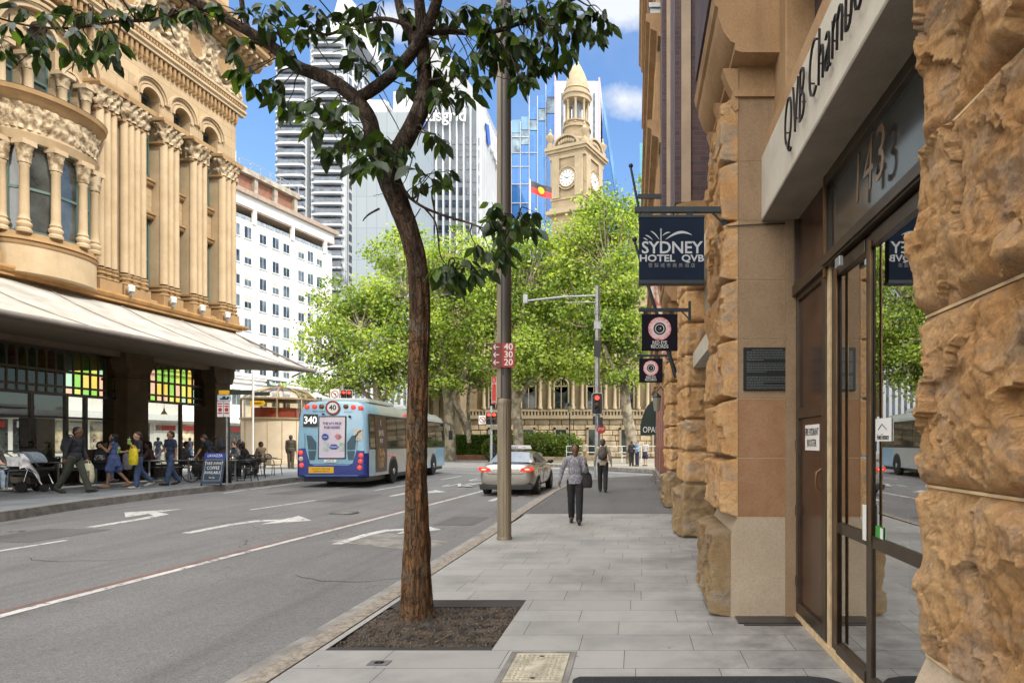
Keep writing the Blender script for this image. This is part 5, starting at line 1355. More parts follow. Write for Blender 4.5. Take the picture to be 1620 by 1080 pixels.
# ------------------------------------------------------------------ white department building across the junction
DW = Vector((.25, 1)).normalized()
wo = Vector((-61.3, 96)); ang = math.atan2(1, .25)
wb = thing('white_office_building', 'white painted office block with rows of sash windows behind the arcade building', 'building', (wo.x, wo.y, 0), ang)
# local: x along the facade (away from camera), y = into building on the left, so outside is -y
def wx(Y): return (Y-96)/DW.y
M['wwall'] = mat('white_facade_mat', (.74,.72,.68), .8, var=.07, vs=.25, bmp=.05)
b = MB(); xe = wx(117); b.box(-60, xe, 0, 40, -2, 36.0); b.box(-60, xe, -.5, 40, 38.3, 40.0); b.box(-60,xe,2.2,40,36,38.3)
b.build('wall', M['wwall'], wb)
b = MB(); b.box(-60, xe+.6, -1.1, 40, 40.0, 40.7); b.box(-60,xe,-.4,2.2,38.05,38.3); b.build('roof', mat('tan_roof_mat', (.33,.25,.19), .8, var=.15), wb)
cols = [90, 92.1, 94.1, 96.1, 98.2, 101, 103.5, 105.7, 108.9, 111, 113.1]
cols = [84, 86.1, 88.2] + cols[1:]
rowsz = [33.5, 29.5, 26.05, 22.6, 19.15, 15.7, 12.4]
fm = MB(); fm.box(-.72,.72,-.05,.02,-.02,1.92); fm.box(-.85,.85,-.16,.02,-.16,-.02)
gm = MB(); gm.box(-.62,-.04,-.06,-.05,.08,1.82); gm.box(.04,.62,-.06,-.05,.08,1.82)
wmh = gmh = None; rw = random.Random(12)
M['wframe'] = mat('white_window_frame_mat', (.50,.51,.50), .6, var=.1)
for rI, z in enumerate(rowsz):
    for Yc in cols:
        if wmh is None:
            wmh = fm.mesh('window', M['wframe']); gmh = [gm.mesh('pane', mat('dull_pane_mat', (.10,.12,.13), .12, var=.7, vs=.35, spec=.8))]
            g2 = MB(); g2.box(-.62,-.04,-.06,-.05,.08,1.82); g2.box(.04,.62,-.06,-.05,.08,1.82); g2.box(-.62,.62,-.062,-.06,1.0,1.82,1); gmh.append(g2.mesh('pane', [bpy.data.materials['dull_pane_mat'], mat('blind_mat', (.42,.42,.38), .8, var=.1)]))
            g2 = MB(); g2.box(-.62,-.04,-.06,-.05,.08,1.82,1); g2.box(.04,.62,-.06,-.05,.08,1.82); gmh.append(g2.mesh('pane', [bpy.data.materials['dull_pane_mat'], mat('dark_pane_mat', (.025,.03,.035), .08, var=.3, spec=.8)]))
            g2 = MB(); g2.box(-.62,-.04,-.06,-.05,.08,1.82,1); g2.box(.04,.62,-.06,-.05,.08,1.82,1); g2.box(-.62,.62,-.062,-.06,1.45,1.82,0); gmh.append(g2.mesh('pane', [bpy.data.materials['blind_mat'], bpy.data.materials['dark_pane_mat']]))
        f = bpy.data.objects.new('window', wmh); COL.objects.link(f); f.parent = wb; f.location = (wx(Yc)+.75, 0, z)
        g = bpy.data.objects.new('pane', rw.choice(gmh)); COL.objects.link(g); g.parent = f
b = MB()
for z in (36.0, 11.55, 11.9, 10.9): b.box(-60, xe+.02, -.35 if z < 20 else -.1, 0, z, z+.22)
for Yc in (99.9, 107.5, 115): b.box(wx(Yc)-.3, wx(Yc)+.3, -.45, .0, 36, 38.3)
for Yc in (85,91,99.9,107.5,115.3): b.box(wx(Yc)-.35, wx(Yc)+.35, -.12, 0, 3, 36)
for z in rowsz[1:]: b.box(-60, xe, -.08, 0, z+2.0, z+2.12)
b.build('string_course', M['wwall'], wb)
b = MB(); b.box(-60, xe, 2.1, 2.2, 36.2, 38); b.build('terrace_glazing', M['glassdark'], wb)
b = MB(); b.box(-60, xe, .1, .14, 36.1, 37.0); b.build('terrace_balustrade', mat('balustrade_glass_mat', (.30,.33,.34), .2, var=.3, vs=3), wb)
for Yc in (101,103.5,105.7,108.9,111,113.1,98.2,96.1,92.1,94.1):
    b = MB(); b.box(wx(Yc)-.1,wx(Yc)+1.6,-.06,.01,7.4,9.9); f = b.build('window', M['wframe'], wb); b = MB(); b.box(wx(Yc)+.02,wx(Yc)+.72,-.08,-.06,7.5,9.8); b.box(wx(Yc)+.8,wx(Yc)+1.5,-.08,-.06,7.5,9.8); b.build('pane', M['glassgrn'], f)
b = MB(); b.box(-60,xe,-1.6,0,4.6,5.4); b.build('street_awning', M['white'], wb)
b = MB(); xx = -55
while xx < xe-3: b.box(xx,xx+3.4,-.1,0,.5,4.2,rw.randrange(4)); b.box(xx+.3,xx+3.1,-.12,-.1,3.3,4.0,3+rw.randrange(3)); xx += 3.9
b.build('shop_windows', [M['glassgrn'], M['glassdark'], mat('lit_shop_mat', (.5,.42,.28), .6, vs=1, var=.5), M['wwall'], M['red'], bpy.data.materials['blind_mat']], wb)
b = MB(); b.box(wx(102.2), wx(106.0), -.5, -.36, 10.75, 11.75); f = b.build('shop_sign', mat('dark_green_sign_mat', (.02,.06,.04), .5, var=0), wb)
text('Woolworths', 1.0, f, M['letters'], (wx(103.9), -.52, 11.25), (PI/2,0,0), name='lettering', ext=.01, sx=.55)
b = MB(); b.lathe([(.001,-.53),(.36,-.53),(.36,-.5)], (wx(105.55), 0, 11.25), 16, ax='y'); b.build('emblem', mat('lime_mat', (.25,.55,.05), .5, var=0), f)
# roof top plant
b = MB(); b.box(wx(99), wx(111.5), 3.5, 12, 40.7, 45.0); b.build('plant_room', M['brickr'], wb)
b = MB(); b.box(wx(90), wx(112.3), 2.6, 13, 45.0, 45.9); b.box(wx(90),wx(90.5),2.6,13,40.7,45)
for Yc in (96,99,103,107,111.3): b.box(wx(Yc),wx(Yc)+.7,2.9,3.5,40.7,45)
b.build('plant_deck', mat('weathered_concrete_mat', (.34,.30,.24), .9, var=.25, vs=1), wb)
b = MB(); b.box(wx(95),wx(98.6),4,8,45.9,48.2); b.box(wx(100),wx(101.5),5,7,45.9,49.0); b.box(wx(88),wx(93),3,9,45.9,47.2); b.build('cooling_unit', M['wwall'], wb)
b = MB()
for i in range(12): b.box(wx(90+i*2),wx(90+i*2)+.08,2.7,2.78,45.9,47.2)
b.box(wx(90),wx(112.2),2.7,2.76,47.1,47.2); b.box(wx(90),wx(112.2),2.7,2.76,46.5,46.56); b.build('railing', M['steel'], wb)

# ------------------------------------------------------------------ tower blocks far behind
M['twh'] = mat('white_tower_mat', (.55,.57,.59), .7, var=.06, vs=.08)
M['twg'] = mat('grey_tower_mat', (.19,.22,.25), .7, var=.06, vs=.1)
M['tglass'] = mat('tower_blue_glass_mat', (.055,.085,.13), .1, .0, vs=.5, var=.7, spec=1.)
rt = thing('residential_tower', 'tall white apartment tower with stacked balconies behind the white office block', 'tower', (0,0,0))
b = MB(); b.box(-103,-94.3,181.6,200,0,109); b.box(-93,-83.2,181.6,199,0,118); b.box(-94.5,-92.6,184,200,0,116)
b.box(-89,-79,182,199,118,123); b.build('wall', M['twh'], rt)
b = MB(); b.box(-94.35,-92.9,183.9,184,30,115); b.box(-102.6,-94.6,181.5,181.6,40,108.5); b.box(-92.2,-84.4,181.5,181.6,36,117.5); b.build('curtain_glass', M['tglass'], rt)
b = MB()
for k in range(27): b.box(-94.4,-92.9,183.8,183.9,36+3.05*k,36.5+3.05*k)
b.build('floor_edge', M['twh'], rt)
def balc(x0, x1, z):
    m = (x0+x1)/2
    b = MB(); b.prism([(x0,181.5),(x0,180.6),(x0+1.2,180.0),(m+1,179.9),(x1-.3,180.0),(x1,180.4),(x1,181.5)], z, z+.55); o = b.build('balcony', M['twh'], rt)
    b = MB(); b.prism([(x0+.1,180.7),(x0+1.3,180.1),(m+1,180.0),(x1-.4,180.1),(x1-.1,180.45),(x1-.1,180.55),(x1-.45,180.2),(m+1,180.1),(x1*0+x0+1.3,180.2),(x0+.15,180.8)], z+.55, z+1.5); b.build('balustrade', M['tglass'], o)
for k in range(22): balc(-102.8, -94.5, 44+3.05*k)
for k in range(26): balc(-92.5, -83.4, 39+3.05*k)
b = MB()
for k in range(28):
    for y in (184,187.5,191,194.5): b.box(-83.2,-83.1,y,y+1.7,36+3.05*k,38+3.05*k)
b.build('side_window', M['tglass'], rt)
b = MB(); b.box(-83.25,-83.0,182.9,183.1,30,118); b.box(-83.25,-83.0,190,190.2,30,118); b.build('pilaster', M['twg'], rt)
b = MB(); b.add([(-88,181,118),(-80,181,118),(-80,181,127),(-84,181,132),(-88,197,118),(-80,197,118),(-80,197,127),(-84,197,132)],[(0,1,2,3),(1,5,6,2),(3,2,6,7),(0,3,7,4),(4,7,6,5)]); b.box(-93.5,-84,179,198,116.5,118.2); b.build('crown', M['twh'], rt)
b = MB(); b.tube([(-86,188,130),(-86,188,146)], .25, 6); b.build('mast', M['steel'], rt)
# blank tower
def panelmat(name, c, gx, gz_, line, c2=None, mz=.08):
    m, nt, b_ = _nt(name); b_.inputs['Roughness'].default_value = .6; p = pos(nt)
    sx_ = nt.nodes.new('ShaderNodeSeparateXYZ'); L(nt, p, sx_.inputs[0]); ad = nt.nodes.new('ShaderNodeMath'); L(nt, sx_.outputs[0], ad.inputs[0]); L(nt, sx_.outputs[1], ad.inputs[1])
    cb = nt.nodes.new('ShaderNodeCombineXYZ'); L(nt, ad.outputs[0], cb.inputs[0]); L(nt, sx_.outputs[2], cb.inputs[1])
    br = nt.nodes.new('ShaderNodeTexBrick'); L(nt, cb.outputs[0], br.inputs['Vector']); br.offset = 0; br.inputs['Scale'].default_value = 1
    br.inputs['Brick Width'].default_value = gx; br.inputs['Row Height'].default_value = gz_; br.inputs['Mortar Size'].default_value = mz; br.inputs['Mortar Smooth'].default_value = 0
    br.inputs['Color1'].default_value = c4(c); br.inputs['Color2'].default_value = c4(c2 or tuple(x*.95 for x in c)); br.inputs['Mortar'].default_value = c4(line)
    L(nt, br.outputs['Color'], b_.inputs['Base Color']); return m, b_, nt
pm, _b, _n = panelmat('grey_panel_mat', (.24,.28,.31), 2.4, 7.5, (.18,.21,.24))
bt = thing('blank_tower', 'blank pale grey panelled tower between the apartment tower and the gridded office tower', 'tower', (0,0,0))
b = MB(); b.box(-67,-53.5,150,168,0,80); b.build('wall', pm, bt)
b = MB(); b.box(-66,-60,152,160,80,84); b.box(-58,-55,152,158,80,86); b.build('plant_room', M['twh'], bt)
st = thing('stepped_white_tower', 'plain white tower with slanting roofline behind the gridded office tower', 'tower', (0,0,0))
b = MB(); b.prism([(-79,0),(-79,128),(-74,143),(-71,145),(-64,138),(-53.5,122),(-53.5,0)], 228, 250, 0, 'y'); b.build('wall', panelmat('pale_stepped_mat', (.36,.37,.38), 4, 4, (.28,.29,.31))[0], st)
# gridded office tower with fins
ag = thing('gridded_office_tower', 'pale office tower with vertical fins, rows of dark windows and white rooftop lettering', 'tower', (0,0,0))
b = MB(); b.box(-70,-44.6,180,207,0,97.5); b.build('wall', M['twg'], ag)
b = MB(); x = -70
while x < -44.5: b.box(x-.14, x+.14, 179.1, 180, 20, 98.2); x += 1.95
b.build('front_fin', M['twh'], ag)
b = MB(); y = 180.9
while y < 207: b.box(-44.6, -43.7, y-.16, y+.16, 20, 98.2); y += 2.1
b.build('side_fin', M['twh'], ag)
for k in range(18):
    z = 86.5-3.6*k; b = MB()
    x = -69.7
    while x < -45.5: b.box(x+.15, x+1.25, 179.85, 179.99, z, z+2.1); x += 1.95
    b.build('window_row', M['tglass'], ag)
    b = MB(); b.box(-44.6,-44.45,180.3,206.8,z,z+2.1); b.build('side_window_row', M['tglass'], ag)
text('Ausgrid', 5.0, ag, M['letters'], (-54.5, 178.8, 94), name='lettering', ext=.2, sx=.9)
b = MB(); b.prism([(-63.5,91),(-61,89.5),(-58.8,92),(-61,95.5)], 178.7, 179, 0, 'y'); b.build('blue_emblem', mat('blue_emblem_mat', (.03,.10,.42), .5, var=0), ag)
b = MB(); b.prism([(-64.0,93.5),(-62,95.8),(-60.6,96.6),(-62.6,97.6)], 178.6, 178.9, 0, 'y'); b.build('green_emblem', mat('green_emblem_mat', (.10,.50,.12), .5, var=0), ag)
b = MB(); b.prism([(184,94.5),(187,89.5),(190,91),(188,96)], -43.6, -43.3, 0, 'x'); b.build('blue_emblem', bpy.data.materials['blue_emblem_mat'], ag)
text('Ausgrid', 5.0, ag, M['letters'], (-43.3, 198, 91), (PI/2,0,PI/2), name='lettering', ext=.2, sx=.9)
# blue glass tower
gt = thing('blue_glass_tower', 'stepped blue glass office tower behind the clock tower', 'tower', (0,0,0))
def gp_(px): return (px-1004)*.22
def gzz(py): return 1.62+(700-py)*.22
M['bglass'], bb_, bn_ = panelmat('blue_curtain_wall_mat', (.035,.13,.36), 1.43, 3.9, (.07,.19,.42), (.05,.16,.40), .06)
bb_.inputs['Roughness'].default_value = .08; bb_.inputs['Metallic'].default_value = .25
M['lglass'] = mat('pale_curtain_wall_mat', (.17,.34,.50), .15, var=.2, vs=.1)
M['mglass'] = mat('grey_spandrel_glass_mat', (.20,.29,.36), .2, var=.5, vs=.25)
cols_ = [(808,822,187),(823,836,182),(837,849,166),(850,862,148),(864,877,130)]
tops2 = [194,188,184,178,150]
for (p0, p1, yt), ys in zip(cols_, (240,228,205,190,178)):
    b = MB(); b.box(gp_(p0)+.15,gp_(p1)-.05,221,240,0,gzz(ys)); b.build('glass_bay', M['bglass'], gt)
    b = MB(); b.box(gp_(p0)+.15,gp_(p1)-.05,221,240,gzz(ys)+.3,gzz(yt+22)); b.build('grey_band', M['mglass'], gt)
    b = MB(); b.box(gp_(p0)+.15,gp_(p1)-.05,221.1,240,gzz(yt+22)+.3,gzz(yt)); b.build('upper_bay', M['bglass'] if yt < 170 else M['lglass'], gt)
b = MB(); b.prism([(gp_(800),gzz(187)),(gp_(864),gzz(178)),(gp_(877),gzz(118)),(gp_(877),0),(gp_(800),0)], 222, 245, 0, 'y'); b.build('pale_backing', M['lglass'], gt)
b = MB()
for p in (808,822.5,836.5,849.7,863,877): b.box(gp_(p)-.08,gp_(p)+.08,220.7,221,0,gzz(190 if p < 830 else 150 if p < 860 else 130))
for k, y_ in enumerate((215,240,262,290,320,350)): b.box(gp_(808), gp_(836+(k % 2)*13), 220.7, 221, gzz(y_)-.09, gzz(y_)+.09)
b.build('mullion', M['twh'], gt)
b = MB(); b.box(gp_(879),gp_(950),219,242,0,gzz(131)); b.build('white_core', M['twh'], gt)
b = MB()
for p in (888,938): b.box(gp_(p),gp_(p+4),218.9,219,gzz(250),gzz(150))
b.build('slot_window', M['tglass'], gt)
b = MB(); b.box(gp_(878),gp_(880),218.7,219,0,gzz(122)); b.box(gp_(947),gp_(949.5),218.7,219,0,gzz(126)); b.build('pink_edge', mat('pink_strip_mat', (.55,.34,.42), .6, var=0), gt)
b = MB(); b.add([(-11.3,221,0),(-11.3,221,gzz(143)),(-7.3,262,gzz(143)*.86),(-7.3,262,0),(-11.3,262,0),(-11.3,262,gzz(143)*.86)],[(0,3,2,1),(1,2,5)]); b.build('side_glass', M['bglass'], gt)
b = MB(); b.add([(-11.28,220.9,gzz(168)),(-11.28,220.9,gzz(141)),(-7.2,262,gzz(141)*.865),(-7.2,262,gzz(180)*.86)],[(0,3,2,1)])
b.tube([(-7.3,262,0),(-7.3,262,gzz(143)*.86)], .35, 6); b.build('side_pale_band', M['lglass'], gt)
tt = thing('teal_glass_tower', 'small teal glass tower far off beside the ornate sandstone building', 'tower', (0,0,0))
b = MB(); b.box(2,10,250,262,0,120); b.box(4.2,10,252,262,120,130); b.build('wall', panelmat('teal_curtain_mat', (.10,.32,.40), 2.5, 3.6, (.05,.2,.27))[0], tt)
b = MB(); b.box(-2,6,255,262,0,95); b.build('podium_block', M['tglass'], tt)
# ------------------------------------------------------------------ town hall with clock tower
th = thing('town_hall', 'ornate sandstone town hall with arched windows and rusticated base behind the plane trees', 'building', (0,0,0))
M['ths'] = stone('town_hall_stone_mat', (.37,.30,.205), (.29,.225,.145), jz=.45, jw=1.1, joint=(.3,.23,.14), jsize=.012, big=.5, stain=.2)
M['tht'] = stone('town_hall_trim_mat', (.41,.34,.235), (.33,.265,.175), big=.8, stain=.2)
M['thr'] = mat('town_hall_rustic_mat', (.50,.40,.27), .9, vs=1.5, var=.25, bmp=1., bs_=4)
YF = 62
b = MB(); b.box(-16.5, 12, YF, YF+25, 0, 19); b.build('wall', M['ths'], th)
b = MB(); z = .2; rr = random.Random(9)
while z < 3.9:
    x = -16.6 + rr.random()*.8
    while x < 12:
        w_ = rr.uniform(.9,1.5); b.box(x+.03, x+w_-.03, YF-.16-rr.random()*.06, YF, z+.03, z+.50); x += w_
    z += .53
b.build('rusticated_base', M['thr'], th, bevel=.05)
b = MB()
for z, h, o_ in ((3.95,.35,.45),(4.7,.15,.3),(8.7,.5,.5),(9.4,.2,.3),(14.2,.5,.6),(14.9,.3,.35),(18.6,.6,.8)): b.box(-16.8,12,YF-o_,YF,z,z+h)
b.build('string_course', M['tht'], th)
wxs = [-13.6,-10.4,-7.2,-4.0,-.8,2.4,5.6,8.8]
for xw in wxs:
    for z0, zc in ((5.0,7.2),(10.0,12.6)):
        b = MB(); b.box(xw-.7,xw+.7,YF-.06,YF+.0,z0,zc); b.lathe([(.001,-.06),(.7,-.06),(.7,0)], (xw,YF,zc), 20, ax='y'); f = b.build('window', M['glassdark'], th)
        b = MB()
        b.tube([(xw-.72,YF-.1,z0),(xw-.72,YF-.1,zc)]+[(xw-.72*math.cos(PI*i/10),YF-.1,zc+.72*math.sin(PI*i/10)) for i in range(1,10)]+[(xw+.72,YF-.1,zc),(xw+.72,YF-.1,z0)], .10, 6)
        b.box(xw-.04,xw+.04,YF-.1,YF-.06,z0,zc+.6); b.box(xw-.7,xw+.7,YF-.1,YF-.06,zc-.1,zc); b.build('window_surround', M['tht'], f)
    b = MB(); b.box(xw-.5,xw+.5,YF-.25,YF-.2,.5,2.9); f = b.build('basement_window', M['glassdark'], th); b = MB(); b.box(xw-.7,xw-.5,YF-.3,YF-.1,.3,3.1); b.box(xw+.5,xw+.7,YF-.3,YF-.1,.3,3.1); b.box(xw-.7,xw+.7,YF-.3,YF-.1,2.9,3.15); b.build('window_surround', M['tht'], f)
    for dx in (-1.15, 1.15):
        for z0, z1 in ((5.0,8.4),(10.0,14.0)):
            b = MB(); b.lathe([(.24,z0-.1),(.24,z0+.1),(.17,z0+.2),(.15,z1-.35),(.25,z1-.05),(.25,z1+.1)], (xw+dx,YF-.22,0), 10); b.build('column', M['tht'], th, smooth=40)
b = MB()
for i in range(90): b.box(-16.5+i*.32,-16.35+i*.32,YF-.4,YF-.28,4.3,4.7)
b.box(-16.5,12,YF-.42,YF-.25,4.68,4.8); b.build('balustrade', M['tht'], th)
# projecting left pavilion beside the hedge
b = MB(); b.box(-19,-16.5,58,70,0,19)
for x in (-19.0,-18.1,-16.9): b.box(x-.25,x+.25,57.6,58,4,14)
b.build('pavilion', M['ths'], th)
# clock tower
ct = th
TY = 80; S8 = TY/1000
def tp(px): return (px-1004)*S8
def tz(py): return 1.62+(700-py)*S8
TH = R(-24)
TC = Vector((tp(909), TY+3.2, 0))
TM = Matrix.Translation(TC) @ Matrix.Rotation(TH, 4, 'Z')
def TB(): b = MB(); b.M = TM; return b
hw = 2.42
b = TB(); b.box(-hw,hw,-hw,hw,18,tz(244)); b.build('tower_shaft', M['ths'], ct)
b = TB()
def sq(b, o_, z0, z1): b.box(-hw-o_,hw+o_,-hw-o_,hw+o_,z0,z1)
sq(b,.55,tz(333),tz(327)); sq(b,.2,tz(327),tz(322)); sq(b,.12,tz(310),tz(307)); sq(b,.25,tz(238),tz(235)); sq(b,.5,tz(235),tz(231)); sq(b,.68,tz(231),tz(226)); sq(b,.2,tz(244),tz(238))
for sx_, sy_ in ((1,1),(-1,1),(1,-1),(-1,-1)):
    for a_ in (0,.50):
        b.box(sx_*(hw-.45-a_*1.1)-.28, sx_*(hw-.45-a_*1.1)+.28, sy_*hw-.25, sy_*hw+.25, tz(307), tz(244)); b.box(sx_*hw-.25, sx_*hw+.25, sy_*(hw-.45-a_*1.1)-.28, sy_*(hw-.45-a_*1.1)+.28, tz(307), tz(244))
b.build('tower_trim', M['tht'], ct)
cz_ = tz(277)
for rot in (0, PI/2, PI, -PI/2):
    fm_ = TM @ Matrix.Rotation(rot, 4, 'Z')
    def FB(): b = MB(); b.M = fm_; return b
    b = FB(); b.lathe([(.001,-hw-.22),(1.08,-hw-.22),(1.08,-hw)], (0,0,cz_), 32, ax='y'); f = b.build('clock_face', mat('clock_face_mat', (.68,.66,.60), .5, var=0) if rot == 0 else bpy.data.materials['clock_face_mat'], ct)
    b = FB()
    for rr_ in (1.12, 1.42): b.tube([(rr_*math.cos(2*PI*i/32),-hw-.2,cz_+rr_*math.sin(2*PI*i/32)) for i in range(33)], .09, 6, cap=False)
    for i in range(24): q_ = 2*PI*i/24; b.ell((1.27*math.cos(q_),-hw-.18,cz_+1.27*math.sin(q_)), (.09,.09,.09), 6)
    b.build('clock_surround', M['tht'], f)
    b = FB()
    for i in range(12):
        q_ = 2*PI*i/12; c_, s_ = math.cos(q_), math.sin(q_)
        for r0, r1, w_ in ((.72,.98,.05),):
            b.add([(c_*r0-s_*w_,-hw-.235,cz_+s_*r0+c_*w_),(c_*r1-s_*w_,-hw-.235,cz_+s_*r1+c_*w_),(c_*r1+s_*w_,-hw-.235,cz_+s_*r1-c_*w_),(c_*r0+s_*w_,-hw-.235,cz_+s_*r0-c_*w_)],[(0,1,2,3)])
    for ang_, ln_g, w_ in ((R(90-(2+50/60)*30), .60, .07), (R(90-300), .90, .05)):
        c_, s_ = math.cos(ang_), math.sin(ang_)
        b.add([(-s_*w_,-hw-.245,cz_+c_*w_),(c_*ln_g,-hw-.245,cz_+s_*ln_g),(s_*w_,-hw-.245,cz_-c_*w_),(-c_*.25,-hw-.245,cz_-s_*.25)],[(0,1,2,3)])
    b.build('clock_hands', M['black'], f)
    # segmental pediment
    b = FB()
    for i in range(12):
        a0_, a1_ = PI*i/12, PI*(i+1)/12
        P = lambda r, t, y: (-r*math.cos(t), y, tz(226)+r*.72*math.sin(t))
        b.add([P(1.6,a0_,-hw-.6),P(1.9,a0_,-hw-.6),P(1.9,a1_,-hw-.6),P(1.6,a1_,-hw-.6),P(1.6,a0_,-hw+.3),P(1.9,a0_,-hw+.3),P(1.9,a1_,-hw+.3),P(1.6,a1_,-hw+.3)],[(0,1,2,3),(1,5,6,2),(0,3,7,4)])
        b.add([(0,-hw-.2,tz(226)),P(1.65,a0_,-hw-.2),P(1.65,a1_,-hw-.2)],[(0,1,2)])
    for i in range(7): b.ell((-1.05+.35*i,-hw-.3,tz(226)+.35+.35*math.sin(PI*(i+.5)/7)), (.22,.2,.3), 8)
    b.build('pediment', M['tht'], f, smooth=30)
for sx_, sy_ in ((1,1),(-1,1),(1,-1),(-1,-1)):
    b = TB(); b.lathe([(.42,tz(226)),(.42,tz(219)),(.22,tz(217)),(.30,tz(214)),(.55,tz(207)),(.55,tz(205)),(.25,tz(202)),(.12,tz(198)),(.18,tz(196)),(.001,tz(192))], (sx_*(hw+.1),sy_*(hw+.1),0), 12); b.build('urn', M['tht'], ct, smooth=40)
SL = .83
def TB(): b = MB(); b.M = TM @ Matrix.Diagonal((SL,SL,1,1)); return b
b = TB(); b.lathe([(2.75,tz(226)),(2.75,tz(212)),(2.3,tz(207)),(2.3,tz(204)),(2.05,tz(203)),(2.05,tz(190)),(2.3,tz(189)),(2.3,tz(186)),(1.9,tz(184)),(1.9,tz(180)),(2.1,tz(179)),(2.1,tz(177)),(1.3,tz(176))], n=16); b.build('lantern_drum', M['ths'], ct, smooth=25)
b = TB()
for i in range(8):
    q_ = 2*PI*(i+.5)/8; b.lathe([(.27,tz(182)),(.27,tz(180)),(.19,tz(179)),(.17,tz(146)),(.28,tz(143)),(.28,tz(141))], (1.75*math.cos(q_),1.75*math.sin(q_),0), 10)
b.build('lantern_column', M['tht'], ct, smooth=40)
b = TB(); b.lathe([(.75,tz(182)),(.75,tz(141))], n=10); b.build('lantern_core', M['twg'], ct)
b = TB(); b.lathe([(1.2,tz(142)),(2.15,tz(142)),(2.2,tz(136)),(2.4,tz(135)),(2.4,tz(131)),(2.0,tz(130)),(1.95,tz(125)),(2.1,tz(124)),(1.95,tz(122))], n=20); b.build('lantern_cornice', M['tht'], ct, smooth=25)
b = TB(); b.lathe([(1.92,tz(124)),(1.85,tz(116)),(1.6,tz(104)),(1.2,tz(93)),(.75,tz(84)),(.35,tz(77)),(.22,tz(72)),(.35,tz(70)),(.2,tz(66)),(.05,tz(55)),(.001,tz(50))], n=16); b.build('tower_dome', M['tht'], ct, smooth=60)
# pale striped office left of the town hall
po = thing('pale_striped_office', 'pale office building with vertical striped windows left of the town hall', 'building', (0,0,0))
b = MB(); b.box(-40,-19.5,84,100,0,20); b.build('wall', M['twh'], po)
b = MB(); x = -39.5
while x < -20: b.box(x,x+.35,83.9,84,.5,19.5); x += .8
b.build('window_strip', M['tglass'], po)
b = MB(); b.box(4,34,66,90,0,30); o = b.build('sandstone_block', M['trims'], None); tag(o, 'plain sandstone block at the end of the street behind the right hand trees', 'building')

# flag and pole on the far building
t = thing('flag_on_pole', 'black, red and yellow flag flying from a white pole left of the clock tower', 'flag', (0,0,0))
FX, FY = -10.95, 66
b = MB(); b.tube([(FX,FY,18),(FX,FY,1.62+(700-284)*FY/1000)], [.14,.09], 8); b.build('pole', M['white'], t, smooth=60)
def flag(z0, z1, m, name, circ=False):
    b = MB(); n = 16; vs = []
    for i in range(n+1):
        s_ = i/n
        for z in (z0, (z0+z1)/2, z1): vs.append((FX+.12+2.15*s_, FY+.22*math.sin(s_*7), z - .75*s_+.10*math.sin(s_*8)))
    b.add(vs, [(i*3+j, i*3+j+1, (i+1)*3+j+1, (i+1)*3+j) for i in range(n) for j in range(2)]); return b.build(name, m, t, smooth=60)
zt = 1.62+(700-286)*.066
flag(zt-.62, zt, M['black'], 'black_half'); flag(zt-1.25, zt-.62, mat('flag_red_mat', (.55,.03,.03), .7, var=0), 'red_half')
b = MB(); vs = [(FX+1.2, FY-.13, zt-.62-.38)]
for i in range(21):
    q_ = 2*PI*i/20; s_ = (1.08+.36*math.cos(q_))/2.15; vs.append((FX+.12+2.15*s_, FY+.22*math.sin(s_*7)-.05, zt-.62-.75*s_+.1*math.sin(s_*8)+.36*math.sin(q_)))
vs[0] = (FX+1.2, FY+.22*math.sin(.5*7)-.05, zt-.62-.375+.1*math.sin(4))
b.add(vs, [(0,i,i+1) for i in range(1,21)]); b.build('yellow_disc', mat('flag_yellow_mat', (.85,.55,.02), .6, var=0), t)

